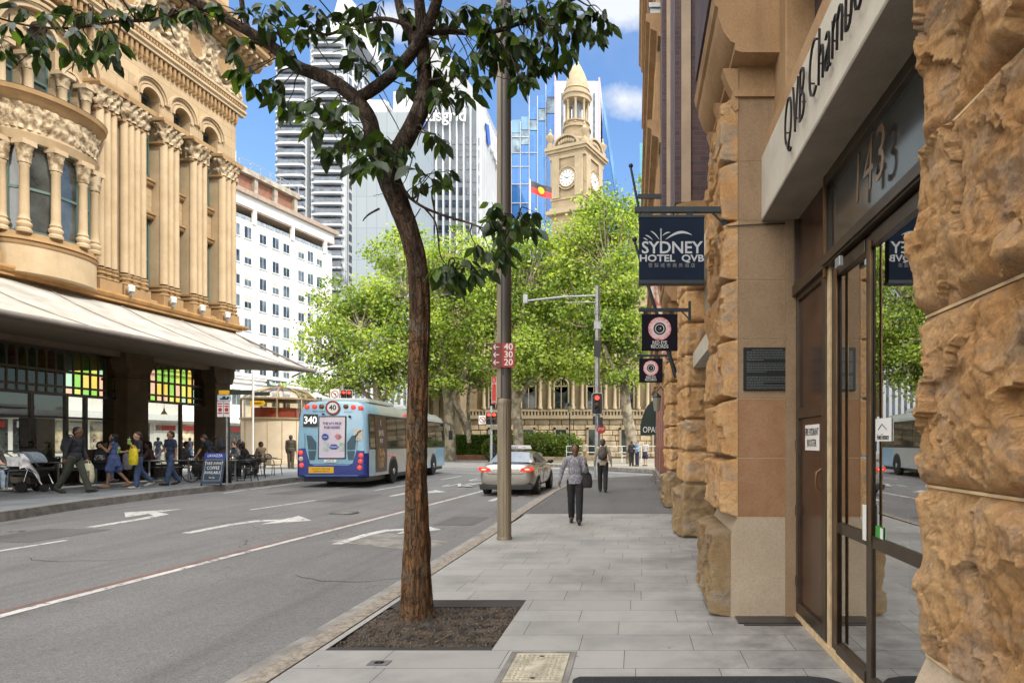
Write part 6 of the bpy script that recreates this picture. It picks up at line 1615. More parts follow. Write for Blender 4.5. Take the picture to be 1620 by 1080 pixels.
# ------------------------------------------------------------------ plane trees in front of the town hall
M['pl'] = leafmat('plane_leaf_mat', (.41,.49,.13), (.26,.36,.08), .50, .5, .35, .3)
M['pl2'] = leafmat('plane_leaf_dark_mat', (.15,.23,.045), (.085,.145,.03), .42, .5, .4, .3)
M['plt'] = mat('plane_bark_mat', (.30,.26,.19), .9, vs=2.2, col2=(.13,.11,.075), lo=.42, hi=.58, bmp=.4, bs_=8)
def plane_tree(label, x, y, ht, ells, trunks, seed, leaf=.25, nclump=150, per=105, cat='tree', group=None, name='plane_tree', mats=None, darkfrac=.36, tr=.38):
    r = random.Random(seed); g = np.random.default_rng(seed)
    t = thing(name, label, cat, (0,0,0), 0, group)
    b = MB(); ends = []
    for pts, rad in trunks: pp, ro = smoothpath(pts, rad, 4); b.tube(pp, ro, 10); ends += [Vector(p) for p in pp[len(pp)//2:]]
    P = []; D = []; MI = []; S = []
    vols = [e[3]*e[4]*e[5] for e in ells]; tv = sum(vols)
    for e, v in zip(ells, vols):
        for _ in range(max(3, int(1.2*nclump*v/tv))):
            dv = g.normal(size=3); dv /= np.linalg.norm(dv); rad = r.uniform(.45, 1.02)
            if dv[2] < -.3: rad *= .85
            c = np.array([e[0]+dv[0]*rad*e[3], e[1]+dv[1]*rad*e[4], e[2]+dv[2]*rad*e[5]])
            cs_ = r.uniform(.55, 1.15)*(.5+.5*min(1, (v**(1/3))/3))
            n = int(per*cs_); off = g.normal(size=(n, 3))*np.array([.70,.70,.42])*cs_
            P.append(c+off); dd = g.normal(size=(n, 3)); dd[:, 2] -= .35; dd += off*.5; D.append(dd)
            dk = 1 if r.random() < darkfrac else 0
            MI.append(np.where(g.random(n) < .8, dk, 1-dk)); S.append(leaf*g.uniform(.6, 1.3, n))
            if ends and r.random() < .75:
                cv = Vector(c); a = min(ends, key=lambda q_: (q_-cv).length+ (1.5 if q_.z > cv.z else 0))
                mid = (a+cv)/2+Vector((r.uniform(-.4,.4), r.uniform(-.4,.4), r.uniform(-.5,.1))); pp, ro = smoothpath([a, mid, cv], [.07,.045,.015], 3); b.tube(pp, ro, 5)
    b.build('trunk', mats[2] if mats else M['plt'], t, smooth=60)
    leaves('crown', np.concatenate(P), np.concatenate(D), np.concatenate(S), None, t, fold=.15, width=.75, mats=(mats[:2] if mats else [M['pl'], M['pl2']]), mi=np.concatenate(MI))
    return t
def pxy(px, py, Y): return ((px-1004)*Y/1000, Y, 1.62+(700-py)*Y/1000)
def E(px, py, Y, rx, rz, ry=None): 
    c = pxy(px, py, Y); s_ = Y/1000; return (c[0], c[1], c[2], rx*s_, (ry or rx)*s_, rz*s_)
GP = 'plane trees in front of the town hall'
def TK(l, rad): return ([pxy(a, b_, Y) for a, b_, Y in l], rad)
# tree behind the bus, left
plane_tree('bright green plane tree rising above the bus, leftmost of the plane trees', 0,0,0,
  [E(545,470,52,45,38), E(520,540,51,48,45), E(585,560,50,60,50), E(500,600,50,25,22), E(560,510,54,50,45), E(620,590,50,45,40), E(600,470,53,35,40), E(545,605,50,60,18)],
  [TK([(600,745,50),(602,690,50),(598,640,50),(590,580,50),(570,520,51)],[.42,.36,.3,.22,.1]), TK([(600,650,50),(560,600,50),(530,560,50)],[.2,.14,.06]), TK([(600,640,50),(630,590,50),(640,540,50)],[.2,.14,.06])], 21, nclump=150, group=GP)
plane_tree('tall plane tree with a forked mottled trunk between the bus and the street pole', 0,0,0,
  [E(640,400,55,50,50), E(690,450,54,60,60), E(620,480,53,50,50), E(730,400,55,40,45), E(690,540,52,60,50), E(740,500,53,45,60), E(650,575,51,45,35), E(725,600,51,35,22), E(600,410,56,25,30), E(640,520,52,50,45), E(745,450,53,35,45), E(610,560,52,35,30)],
  [TK([(712,740,52),(712,690,52),(708,630,52),(700,560,52),(690,470,53)],[.50,.42,.36,.26,.1]), TK([(710,640,52),(735,590,52),(750,520,52)],[.26,.2,.08]), TK([(742,700,52),(738,670,52),(722,640,52),(706,615,52)],[.17,.17,.15,.13]), TK([(704,600,52),(665,540,52),(640,470,52)],[.2,.15,.06])], 22, nclump=270, group=GP)
plane_tree('dense plane tree whose trunk stands just right of the street pole', 0,0,0,
  [E(830,400,52,55,50), E(800,480,51,60,55), E(860,480,51,60,60), E(780,560,50,40,50), E(850,560,49,60,50), E(810,610,49,35,22), E(885,420,52,40,50), E(775,420,52,40,45), E(890,560,49,45,50), E(770,500,51,35,45)],
  [TK([(820,752,49),(820,690,49),(815,620,49),(818,560,49),(830,470,50)],[.45,.38,.32,.24,.1]), TK([(818,640,49),(850,570,49),(870,500,50)],[.2,.15,.06]), TK([(817,630,49),(790,560,49),(780,500,50)],[.2,.15,.06])], 23, nclump=250, group=GP)
plane_tree('tallest plane tree in front of the clock tower, right of the signal pole', 0,0,0,
  [E(960,350,50,50,45), E(1000,380,48,32,60), E(920,410,50,50,55), E(985,450,47,45,60), E(940,500,48,55,55), E(1000,530,46,38,45), E(930,575,47,50,35), E(985,590,46,38,25), E(905,480,49,40,50), E(1010,310,50,18,30), E(940,335,51,30,28), E(975,520,47,45,50)],
  [TK([(1000,735,46),(998,690,46),(990,640,46),(988,600,46),(985,540,47),(975,440,48)],[.48,.40,.38,.34,.24,.08]), TK([(989,620,46),(960,560,46),(935,480,47)],[.24,.17,.06]), TK([(988,610,46),(1005,560,46),(1012,480,47)],[.2,.14,.05])], 24, nclump=270, group=GP)
plane_tree('slender multi stemmed plane tree by the hedge behind the bus front', 0,0,0,
  [E(735,570,57,35,30), E(765,600,57,28,20), E(700,610,57,30,20)],
  [TK([(736,728,57),(738,690,57),(726,655,57),(712,625,57)],[.2,.18,.15,.1]), TK([(732,728,57),(728,700,57),(712,680,57),(690,660,57)],[.14,.13,.12,.08]), TK([(740,728,57),(744,690,57),(740,640,57),(745,600,57)],[.18,.16,.14,.1])], 25, nclump=50, group=GP)
# hedge, shrubs and low wall
hd = thing('hedge', 'clipped dark green hedge in front of the town hall, left of the street pole', 'hedge', (0,0,0))
g = np.random.default_rng(5)
n = 9000; xs = g.uniform(-17.0,-12.0,n); ys = g.uniform(56.4,58.0,n); zs = g.uniform(.4,2.25,n); k = g.random(n)
ys = np.where(k < .5, 56.4+g.random(n)*.12, ys); zs = np.where((k >= .5) & (k < .85), 2.25-g.random(n)*.12, zs)
b = MB(); b.box(-16.9,-12.1,56.55,57.9,.1,2.1); b.build('core', mat('hedge_core_mat', (.012,.025,.008), .95, var=.2), hd)
leaves('foliage', np.stack([xs,ys,zs],1), g.normal(size=(n,3)), g.uniform(.12,.24,n), None, hd, width=.8, mats=[leafmat('hedge_leaf_mat', (.11,.19,.03), (.07,.13,.025), .3), M['pl2']], mi=(g.random(n) < .35).astype(int))
for i, (x, y, rx, rz, lab) in enumerate(((-10.6,55.5,1.9,1.15,'light olive shrub between the taxi and the hedge'),(-7.9,54.5,1.6,1.1,'rounded light green shrub right of the taxi roof sign'),(-5.9,54.0,1.5,1.0,'rightmost light green shrub near the small lamp post'),(-12.4,55.2,.8,.8,'small shrub at the right end of the hedge'))):
    sh = thing('shrub', lab, 'shrub', (0,0,0), 0, 'shrubs in front of the town hall'); n = 2600; dv = g.normal(size=(n,3)); dv /= np.linalg.norm(dv,axis=1,keepdims=True); rad = g.uniform(.5,1.08,(n,1))
    P = dv*rad*np.array([rx,rx*.7,rz])+np.array([x,y,.35+rz*.95]); P[:,2] = np.maximum(P[:,2], .2)
    leaves('foliage', P, g.normal(size=(n,3))+dv, g.uniform(.14,.28,n), None, sh, width=.7, mats=[leafmat('shrub_leaf_mat_%d' % i, (.17,.22,.04), (.09,.14,.03), .35), M['pl2']], mi=(g.random(n) < .3).astype(int))
    b = MB(); b.tube([(x,y,.1),(x+.1,y,1.),(x-.2,y,1.5)], [.06,.05,.02], 6); b.build('stem', M['plt'], sh)
b = MB(); b.box(-17.4,-11.2,55.9,56.3,.1,.55); tag(b.build('garden_wall', M['brickr'], bevel=.02), 'low orange brown garden wall under the clipped hedge', 'wall')
b = MB(); b.box(-11.0,-2.0,53.2,53.6,.1,.45); tag(b.build('planter_wall', M['ths'], bevel=.02), 'low stone planter edge below the light shrubs', 'wall')
# white barrier rail
t = thing('barrier_rail', 'white tubular barrier rail along the forecourt right of the shrubs', 'railing', (0,0,0))
b = MB()
for z in (.75,1.25,): b.tube([(-5.5,51,z+.1),(3.5,48,z+.1)], .035, 6)
b.build('rail', M['white'], t)
for i in range(7):
    b = MB(); f_ = i/6; b.tube([(-5.5+9*f_,51-3*f_,.1),(-5.5+9*f_,51-3*f_,1.37)], .035, 6); b.build('post', M['white'], t)
# small gas style lamp post
t = thing('small_lamp_post', 'slim dark lamp post with a tapered lantern in front of the town hall', 'lamp post', (-5.3,51.5,.1))
b = MB(); b.lathe([(.10,0),(.10,.5),(.05,.7),(.04,3.9),(.07,3.95)], n=10); b.build('post', M['iron'], t, smooth=50)
b = MB(); b.lathe([(.10,3.95),(.24,4.5)], n=8); b.build('lantern', mat('lamp_pane_mat', (.30,.26,.14), .3, var=0), t)
b = MB(); b.lathe([(.28,4.5),(.10,4.72),(.03,4.85)], n=8); b.build('cap', M['iron'], t)
# ------------------------------------------------------------------ people
def capsule(b, p0, r0, p1, r1, n=10):
    p0, p1 = Vector(p0), Vector(p1); d_ = p1-p0
    if d_.length < 1e-5: return
    t = d_.normalized(); pts = []; rad = []
    for a in (80, 50, 20): pts.append(p0 - t*r0*math.sin(R(a))); rad.append(r0*math.cos(R(a)))
    pts.append(p0); rad.append(r0); pts.append(p1); rad.append(r1)
    for a in (20, 50, 80): pts.append(p1 + t*r1*math.sin(R(a))); rad.append(r1*math.cos(R(a)))
    b.tube(pts, rad, n)
def remeshed(b, name, m, parent, vox, smooth=2, disp=0):
    me = b.mesh('tmp', m); o = bpy.data.objects.new('tmp', me)
    md = o.modifiers.new('r', 'REMESH'); md.mode = 'VOXEL'; md.voxel_size = vox
    sm = o.modifiers.new('s', 'SMOOTH'); sm.factor = .6; sm.iterations = smooth
    me2 = baked(o); bpy.data.meshes.remove(me)
    me2.name = name
    if disp:
        nv = len(me2.vertices); co_ = np.empty(nv*3); no_ = np.empty(nv*3)
        me2.vertices.foreach_get('co', co_); me2.vertex_normals.foreach_get('vector', no_)
        co_ = co_.reshape(-1, 3); no_ = no_.reshape(-1, 3)
        k_ = np.array([noise.noise(Vector((c[0]*9, c[1]*9, c[2]*5)))+.5*noise.noise(Vector((c[0]*22, c[1]*22, c[2]*14))) for c in co_])
        me2.vertices.foreach_set('co', (co_ + no_*k_[:, None]*disp).reshape(-1)); me2.update()
    me2.shade_smooth(); 
    o = bpy.data.objects.new(name, me2); COL.objects.link(o)
    if parent is not None: o.parent = parent
    return o
SK = {'fair': mat('fair_skin_mat', (.50,.30,.21), .5, var=.08), 'tan': mat('tan_skin_mat', (.36,.20,.125), .5, var=.08), 'brown': mat('brown_skin_mat', (.17,.085,.05), .5, var=.08), 'dark': mat('dark_skin_mat', (.09,.05,.035), .5, var=.08)}
_cm = {}
def cloth(name, c, **k):
    if name not in _cm: _cm[name] = mat(name+'_cloth_mat', c, .85, **{**dict(var=.22, vs=9, bmp=.15, bs_=60), **k})
    return _cm[name]
HAIR = {'black': mat('black_hair_mat', (.012,.010,.009), .5, var=.3), 'brown': mat('brown_hair_mat', (.06,.032,.018), .5, var=.3), 'grey': mat('grey_hair_mat', (.16,.15,.14), .6, var=.3)}
SHOE = mat('dark_shoe_mat', (.02,.018,.017), .4, var=.2); SHOEW = mat('light_shoe_mat', (.45,.43,.40), .6, var=.2)
def person(label, x, y, z0, h, face, hips=(0,0), knees=(0,0), arms=((0,.12,.2),(0,.12,.2)), lean=0, sit=None, skin='fair', hair='black', long=0, top=None, sleeve='long', bottom=None, legs='long', shoe=SHOE, wide=1., vox=.014, skirt=False, headp=0, headyaw=0, beard=False, cat='person', group=None, yawarm=(0,0)):
    """faces local +y; arms = (swing, abduct, elbow) for left (-x) and right (+x)"""
    s = h/1.70
    root = thing('person', label, cat, (x, y, z0), face, group, s)
    lj = []
    for sd, hp, kn in ((-1, hips[0], knees[0]), (1, hips[1], knees[1])):
        H = Vector((sd*.088, 0, .91)); K = H + Vector((sd*.01, math.sin(hp), -math.cos(hp)))*.43; a2 = hp-kn
        A = K + Vector((0, math.sin(a2), -math.cos(a2)))*.42
        ft = max(-.9, min(.5, a2*.7)) if kn > .15 or hp < 0 else 0
        if sit: ft = 0
        T = A + Vector((sd*.02, math.cos(ft), math.sin(ft)))*.15 + Vector((0,0,-.035)); He = A + Vector((0,-.045,-.045)); lj.append((H,K,A,T,He))
    low = min(min(j[2].z, j[3].z+.03) for j in lj); dz = .075 - low
    if sit: dz = sit - .82
    off = Vector((0,0,dz)); lj = [tuple(p+off for p in j) for j in lj]
    Rm = Matrix.Rotation(-lean, 4, 'X'); piv = Vector((0,0,.93))
    def up(p): return Rm @ (Vector(p)-piv) + piv + off
    aj = []
    for sd, (sw, ab, el), yw in ((-1, arms[0], yawarm[0]), (1, arms[1], yawarm[1])):
        S = Vector((sd*.165*wide, 0, 1.395)); u = Vector((sd*math.sin(ab), math.sin(sw)*math.cos(ab), -math.cos(sw)*math.cos(ab)))
        E_ = S+u*.275; a = sw+el; f = Vector((sd*math.sin(ab)*.5 - sd*yw, math.sin(a), -math.cos(a))).normalized(); Wp = E_+f*.245
        aj.append((up(S), up(E_), up(Wp), (Rm.to_3x3() @ f).normalized()))
    hd = up((0,.012,1.585)); nk = up((0,-.01,1.42))
    hm = Matrix.Translation(hd+Vector((0,0,-.012))) @ Matrix.Scale(1.13, 4) @ Matrix.Rotation(headyaw, 4, 'Z') @ Matrix.Rotation(-lean*.5-headp, 4, 'X')
    b = MB()
    # head with jaw, nose, ears, brow
    b.M = hm; b.ell((0,0,.03), (.074,.092,.092), 14); b.ell((0,.018,-.045), (.052,.062,.066), 12); b.ell((0,.088,-.012), (.012,.018,.022), 8); b.ell((0,.070,.028), (.05,.018,.010), 8)
    b.ell((0,.074,-.055), (.022,.012,.008), 8)
    for sd in (-1,1): b.ell((sd*.075,-.002,.0), (.010,.018,.028), 8)
    b.M = None
    capsule(b, nk-Vector((0,0,.03)), .062, hd-Vector((0,0,.07)), .056)
    def tor(b, e, g=1.):
        for z, rx, ry, rz_ in ((1.30,.150,.100,.135),(1.14,.128*g,.092*g,.14),(.97,.148*g,.108*g,.12)):
            c = up((0,0,z)); b.M = Matrix.Translation(c) @ Rm.to_3x3().to_4x4(); b.ell((0,0,0), (rx*wide+e, ry*(.5+.5*wide)+e, rz_+e), 16); b.M = None
        for sd in (0,1): capsule(b, up((0,-.01,1.43)), .050+e, aj[sd][0]+Vector((0,0,.0)), .046+e)
        for sd in (0,1): capsule(b, up((0,0,1.375)), .062+e, aj[sd][0]-(aj[sd][0]-up((0,0,1.395)))*.12, .052+e)
    tor(b, 0)
    for (S,E_,Wp,f) in aj:
        capsule(b, S, .047, E_, .037); capsule(b, E_, .038, Wp, .025)
    for i, (H,K,A,T,He) in enumerate(lj):
        capsule(b, H, .078, K, .052); capsule(b, K, .053, A, .034); capsule(b, A, .036, T, .03)
    # palms, fingers and thumb
    for i, (S,E_,Wp,f) in enumerate(aj):
        sd = (-1,1)[i]; side = Vector((0,1,0)) if abs(f.y) < .7 else Vector((0,0,1)); side = (side - f*side.dot(f)).normalized(); nn = f.cross(side).normalized()
        P = Wp+f*.045; capsule(b, Wp, .024, Wp+f*.06, .030); 
        inward = nn * (-1 if nn.x*sd > 0 else 1)
        for q_, ln_g in ((-.028,.062),(-.010,.075),(.010,.080),(.028,.070)):
            k0 = Wp+f*.072+side*q_; k1 = k0+(f*.85+inward*.35).normalized()*ln_g*.55; k2 = k1+(f*.5+inward*.8).normalized()*ln_g*.5
            capsule(b, k0, .0095, k1, .009, 6); capsule(b, k1, .009, k2, .0078, 6)
        t0 = Wp+f*.025+side*.026; t1 = t0+(side*.7+f*.8+inward*.3).normalized()*.042; capsule(b, t0, .013, t1, .010, 6); capsule(b, t1, .010, t1+(f*.9+inward*.4).normalized()*.028, .0085, 6)
    remeshed(b, 'body', SK[skin], root, vox*.72, 1)
    # eyes and mouth
    b = MB(); b.M = hm
    for sd in (-1,1): b.ell((sd*.030,.083,.008), (.011,.006,.006), 8)
    b.build('eyes', HAIR['black'], root, smooth=80)
    b = MB(); b.M = hm; b.ell((0,.083,-.054), (.021,.006,.0055), 8); b.build('mouth', mat('lip_mat', (.28,.09,.07), .5, var=0) if 'lip_mat' not in bpy.data.materials else bpy.data.materials['lip_mat'], root, smooth=80)
    b = MB(); b.M = hm; b.ell((0,-.018,.052), (.082,.092,.088), 14)
    b.ell((0,-.055,.0), (.074,.055,.075), 12)
    if long:
        b.ell((0,-.065,-.06), (.080,.048,.10+.03*long), 12)
        if long > 1:
            for sd in (-1,1): b.ell((sd*.062,-.02,-.07), (.025,.05,.11), 8)
    remeshed(b, 'hair', HAIR[hair], root, .012, 1)
    if top:
        b = MB(); tor(b, .018, 1.05); cH = up((0,0,.93)); b.M = Matrix.Translation(cH); b.lathe([(.165*wide,-.075),(.165*wide,.10)], n=18, scale=(1,.78)); b.M = None
        for (S,E_,Wp,f) in aj:
            if sleeve == 'long': capsule(b, S, .064, E_, .053); capsule(b, E_, .054, Wp-f*.02, .040)
            elif sleeve == 'short': capsule(b, S, .064, S.lerp(E_, .62), .058)
        remeshed(b, 'top', top, root, vox, 2, .006)
    if bottom:
        b = MB()
        c = up((0,0,.955)); b.M = Matrix.Translation(c+Vector((0,0,-.02))); b.ell((0,0,0), (.158*wide,.116,.10), 14); b.M = None
        for (H,K,A,T,He) in lj:
            if skirt: capsule(b, H, .12, H.lerp(K, .75)*1.0, .14)
            elif legs == 'long': capsule(b, H, .106, K, .082); capsule(b, K, .084, A+Vector((0,0,.01)), .070)
            else: capsule(b, H, .10, H.lerp(K,.9), .085)
        if skirt: 
            b.lathe([(.15,.0),(.19,-.30),(.0,-.30)], tuple(c+Vector((0,0,.02))), 16)
        remeshed(b, 'skirt' if skirt else 'trousers', bottom, root, vox, 2, .005)
    for (H,K,A,T,He) in lj:
        b = MB(); capsule(b, He+Vector((0,0,.005)), .046, T, .044); capsule(b, T, .044, T+(T-He).normalized()*.05, .034); remeshed(b, 'shoe', shoe, root, .013, 1)
    MW = Matrix.Translation((x,y,z0)) @ Matrix.Rotation(face, 4, 'Z') @ Matrix.Scale(s, 4)
    return {'hands': [MW @ (a[2]+a[3]*.07) for a in aj], 'M': MW, 'sh': [MW @ a[0] for a in aj], 'chest': MW @ up((0,-.12,1.2)), 'up': lambda p: MW @ up(p)}
def bag(label, top, w_, h_, d_, m, name='bag', rz_=0, strap=None, band=None, cat='bag'):
    """soft bag hanging from the point top"""
    t = thing(name, label, cat, tuple(top), rz_); b = MB()
    n = 10; prof = [(0,-.10),(.25,-.12),(.42,-.2),(.5,-.5),(.5,-.9),(.4,-1.0)]
    vs = []
    k = 14
    for i, (wf, zf) in enumerate(((.30,.02),(.42,-.12),(.47,-.35),(.5,-.65),(.48,-.9),(.40,-1.0))):
        for j in range(k):
            q_ = 2*PI*j/k; cx_, sy_ = math.cos(q_), math.sin(q_)
            vs.append((w_*wf*math.copysign(abs(cx_)**.6, cx_)*(1+.05*noise.noise(Vector((j,i,w_*9)))), d_*wf*math.copysign(abs(sy_)**.8, sy_), h_*zf-.10))
    fs = [(i*k+j, i*k+(j+1) % k, (i+1)*k+(j+1) % k, (i+1)*k+j) for i in range(5) for j in range(k)] + [tuple(range(5*k, 6*k))[::-1], tuple(range(k))]
    b.add(vs, fs); b.build('bag_body', m, t, smooth=60)
    b = MB()
    for sy_ in (-.3,.3):
        b.tube([(-w_*.22, d_*sy_, -.12), (-w_*.16, d_*sy_*.6, -.03), (0, d_*sy_*.3, .0), (w_*.16, d_*sy_*.6, -.03), (w_*.22, d_*sy_, -.12)], .009, 6)
    b.build('handle', strap or m, t, smooth=60)
    if band:
        b = MB(); b.box(-w_*.36, w_*.36, -d_*.53, -d_*.50, -.10-h_*.78, -.10-h_*.35); b.build('printed_panel', band, t)
    return t
def backpack(label, P, m, rz_, s=1.):
    t = thing('backpack', label, 'backpack', tuple(P), rz_, None, s); b = MB()
    b.ell((0,-.07,0), (.15,.11,.23), 14); b.ell((0,-.15,-.07), (.11,.06,.12), 10); b.ell((0,-.03,-.05),(.155,.07,.2),12)
    remeshed(b, 'pack', m, t, .015, 2)
    b = MB()
    for sd in (-1,1): pp, ro = smoothpath([(sd*.09,-.02,.2),(sd*.11,.10,.24),(sd*.12,.22,.14),(sd*.13,.20,-.05),(sd*.13,.02,-.17)], [.016]*5, 4); b.tube(pp, ro, 6)
    b.build('strap', m, t, smooth=60); return t
C = cloth
gp1 = mat('patterned_blouse_mat', (.34,.34,.38), .85, vs=38, col2=(.16,.15,.18), lo=.42, hi=.56)
# foreground pair
p = person('woman in grey patterned blouse and black trousers walking towards the camera on the footpath', -1.19, 12.66, 0, 1.56, PI+.05, hips=(.20,-.16), knees=(.05,.30), arms=((.30,.18,1.75),(-.15,.42,.10)), skin='brown', hair='black', long=0, top=gp1, bottom=C('black', (.02,.02,.022)), wide=1.08, vox=.010)
# note: local left = image right for someone facing the camera
bag('dark shoulder bag hanging at the side of the woman in the patterned blouse', p['sh'][0]+Vector((.05,.0,-.18)), .26, .30, .11, C('dark_bag', (.035,.03,.035)), 'handbag', .2)
p = person('man in cream jersey and black trousers walking away near the signal pole', -1.05, 20.8, 0, 1.70, 0, hips=(.16,-.12), knees=(.05,.28), arms=((.12,.28,.25),(-.10,.28,.35)), skin='fair', hair='brown', top=C('cream_jersey', (.42,.38,.30)), bottom=C('black', 0), vox=.012)
backpack('grey brown backpack worn by the man in the cream jersey', p['chest']+Vector((0,.0,.06)), C('brown_pack', (.10,.085,.075)), 0, 1.)
# far footpath
zL = LF
def FX(px, Y): return (px-1004)*Y/1000
p = person('man in dark jacket striding right along the kerb with a backpack and shopping bag', FX(118,17.2), 17.2, zL, 1.80, -PI/2, hips=(.38,-.34), knees=(.08,.22), arms=((.18,.10,.25),(-.25,.10,.20)), lean=.12, skin='brown', hair='black', wide=.93, top=C('dark_jacket', (.032,.034,.042)), bottom=C('olive', (.055,.062,.045)), vox=.012)
backpack('black backpack on the back of the man striding in the dark jacket', p['chest']+Vector((-.02,.0,.05)), C('black_pack', (.03,.03,.038)), -PI/2, 1.1)
bag('white plastic shopping bag with green and purple print carried by the striding man', p['hands'][0]+Vector((0,-.02,.04)), .34, .52, .2, mat('white_plastic_mat', (.62,.60,.48), .5, vs=6, col2=(.40,.42,.18)), 'shopping_bag', .1, band=mat('green_print_mat', (.22,.25,.05), .5, vs=12, col2=(.20,.05,.16), lo=.4, hi=.6))
p = person('woman in short blue dress looking at her phone, walking left', FX(180,19.3), 19.3, zL, 1.63, PI/2+.4, hips=(.20,-.24), knees=(.05,.40), arms=((.35,.10,2.0),(.45,.12,1.6)), skin='tan', hair='black', long=2, top=C('blue_dress', (.10,.15,.34)), sleeve='none', bottom=C('blue_dress', 0), skirt=True, shoe=SK['tan'], vox=.012, headp=-.3)
bag('black shopper bag with white print on the arm of the woman in the blue dress', p['hands'][1]+Vector((.12,-.12,-.02)), .42, .36, .14, C('black_bag', (.025,.025,.028)), 'shopping_bag', .1, band=mat('white_print_mat', (.40,.40,.40), .5, vs=22, col2=(.03,.03,.03), lo=.45, hi=.5))
bag('grey checked tote behind the woman in the blue dress', p['sh'][1]+Vector((.28,.1,-.20)), .26, .5, .14, C('grey_tote', (.20,.20,.22)), 'tote_bag', .3)
b = MB(); b.box(-.035,.035,-.005,.005,-.07,.07); o = b.build('phone', M['black'], bevel=.003); o.location = p['hands'][0]+Vector((-.02,0,.02)); o.rotation_euler = (.6,0,1.2); tag(o, 'black mobile phone held up by the woman in the blue dress', 'phone')
p = person('woman in black top and blue jeans sipping a green drink, yellow bag on her arm', FX(218,18.9), 18.9, zL, 1.66, PI-.5, hips=(.12,-.28), knees=(.05,.45), arms=((.30,.14,2.05),(.15,.30,1.3)), skin='fair', hair='brown', long=0, top=C('black_top', (.022,.024,.034)), sleeve='short', bottom=C('denim', (.06,.10,.20)), shoe=SHOEW, wide=1.05, vox=.012)
bag('bright yellow plastic bag hanging from the forearm of the drinking woman', (p['hands'][0]+p['sh'][0])/2+Vector((.02,-.10,-.06)), .30, .48, .16, mat('yellow_plastic_mat', (.70,.58,.02), .45, var=.2, vs=9), 'shopping_bag', -.3)
def cup(label, P, m):
    t = thing('drink_cup', label, 'cup', tuple(P)); b = MB(); b.lathe([(.028,-.07),(.042,.07)], n=14); b.build('cup', m, t, smooth=50)
    b = MB(); b.lathe([(.044,.07),(.044,.08),(.02,.085)], n=14); b.tube([(0,0,.08),(.01,0,.15)], .004, 5); b.build('lid', M['white'], t)
gm_ = mat('green_cup_mat', (.20,.50,.05), .4, var=.1)
cup('lime green cup held at the mouth of the woman in the black top', p['hands'][0]+Vector((0,-.03,.06)), gm_)
cup('lime green cup held out to the side by the woman in the black top', p['hands'][1]+Vector((0,-.02,.06)), gm_)
p = person('man in navy polo shirt and blue jeans walking towards the street beside the sandwich board', FX(270,20.4), 20.4, zL, 1.72, PI-.35, hips=(.25,-.18), knees=(.05,.35), arms=((-.12,.16,.25),(.25,.20,.45)), skin='tan', hair='black', top=C('navy_polo', (.035,.045,.09)), sleeve='short', bottom=C('denim', 0), vox=.013)
# people at the far corner
p = person('worker in white and yellow shirt walking left across the sunlit plaza', FX(437,46), 46, .24, 1.74, PI/2, hips=(.45,-.35), knees=(.1,.3), arms=((.35,.1,.3),(-.3,.1,.3)), skin='fair', hair='brown', top=mat('hi_vis_mat', (.62,.64,.30), .7, vs=3, col2=(.75,.74,.70)), bottom=C('grey_trouser', (.22,.21,.20)), vox=.022)
person('person in dark coat with a bag standing behind the left rear corner of the bus', FX(460,33.5), 33.5, LF, 1.74, .2, hips=(.05,-.05), knees=(0,0), skin='brown', hair='brown', top=C('dark_coat', (.07,.06,.04)), bottom=C('brown_trouser', (.09,.07,.05)), vox=.022, wide=1.15)
person('man in dark suit walking on the forecourt left of the street pole', FX(779,50), 50, .1, 1.72, .8, hips=(.4,-.35), knees=(.1,.25), skin='fair', hair='black', top=C('suit', (.025,.03,.045)), bottom=C('suit', 0), vox=.024)
person('person in black standing in the shade of the plane tree, leftmost of three', FX(999,41), 41, .1, 1.62, .3, skin='fair', hair='brown', top=C('black', 0), bottom=C('black', 0), vox=.024)
person('person in light blue shirt with folded arms under the plane tree', FX(1008,41), 41, .1, 1.66, 2.2, arms=((.3,.1,1.3),(.3,.1,1.3)), skin='fair', hair='brown', top=C('light_blue', (.20,.32,.48)), bottom=C('navy', (.03,.035,.07)), vox=.024)
person('woman in white top and dark skirt standing rightmost under the plane tree', FX(1021,41.5), 41.5, .1, 1.62, 2.6, skin='fair', hair='black', long=1, top=C('white_top', (.55,.54,.52)), sleeve='short', bottom=C('navy', 0), skirt=True, vox=.024)
person('person in pale shirt standing by the white rail behind the walking pair', FX(925,47), 47, .1, 1.62, 2.6, skin='tan', hair='brown', top=C('pale_shirt', (.42,.38,.30)), sleeve='short', bottom=C('tan_trouser', (.28,.20,.12)), vox=.024)

# passers-by farther off, copied from the figures above
src = [o_ for o_ in bpy.data.objects if o_.type == 'EMPTY' and o_.name.startswith('person')]
rp_ = random.Random(31)
for i, (px, Y, a, k_, lab) in enumerate(((378,40,1.2,3,'woman in blue dress crossing the plaza beyond the building corner'),(369,43,-1.4,4,'person in dark top and jeans beyond the building corner, beside the kiosk'),(300,44,1.0,5,'man in navy top seen through the leadlight bay window'),(286,41,-.8,7,'person in pale shirt walking behind the cafe, seen through the window'),(262,47,2.0,12,'woman in white top seen through the coloured glass bay'),(250,42,.4,5,'man in jeans standing on the plaza behind the yellow bag'),(165,40,1.3,7,'pale shirted walker seen through the near shop window'),(150,44,-1.3,11,'blue shirted person seen through the near shop window'),(476,37,-1.5,9,'dark suited person half hidden by the left side of the bus'),(395,44,-1.2,13,'person in pale shirt walking past the kiosk wall'))):
    if k_ < len(src): dup(src[k_], (FX(px, Y), Y, .24), a, lab)
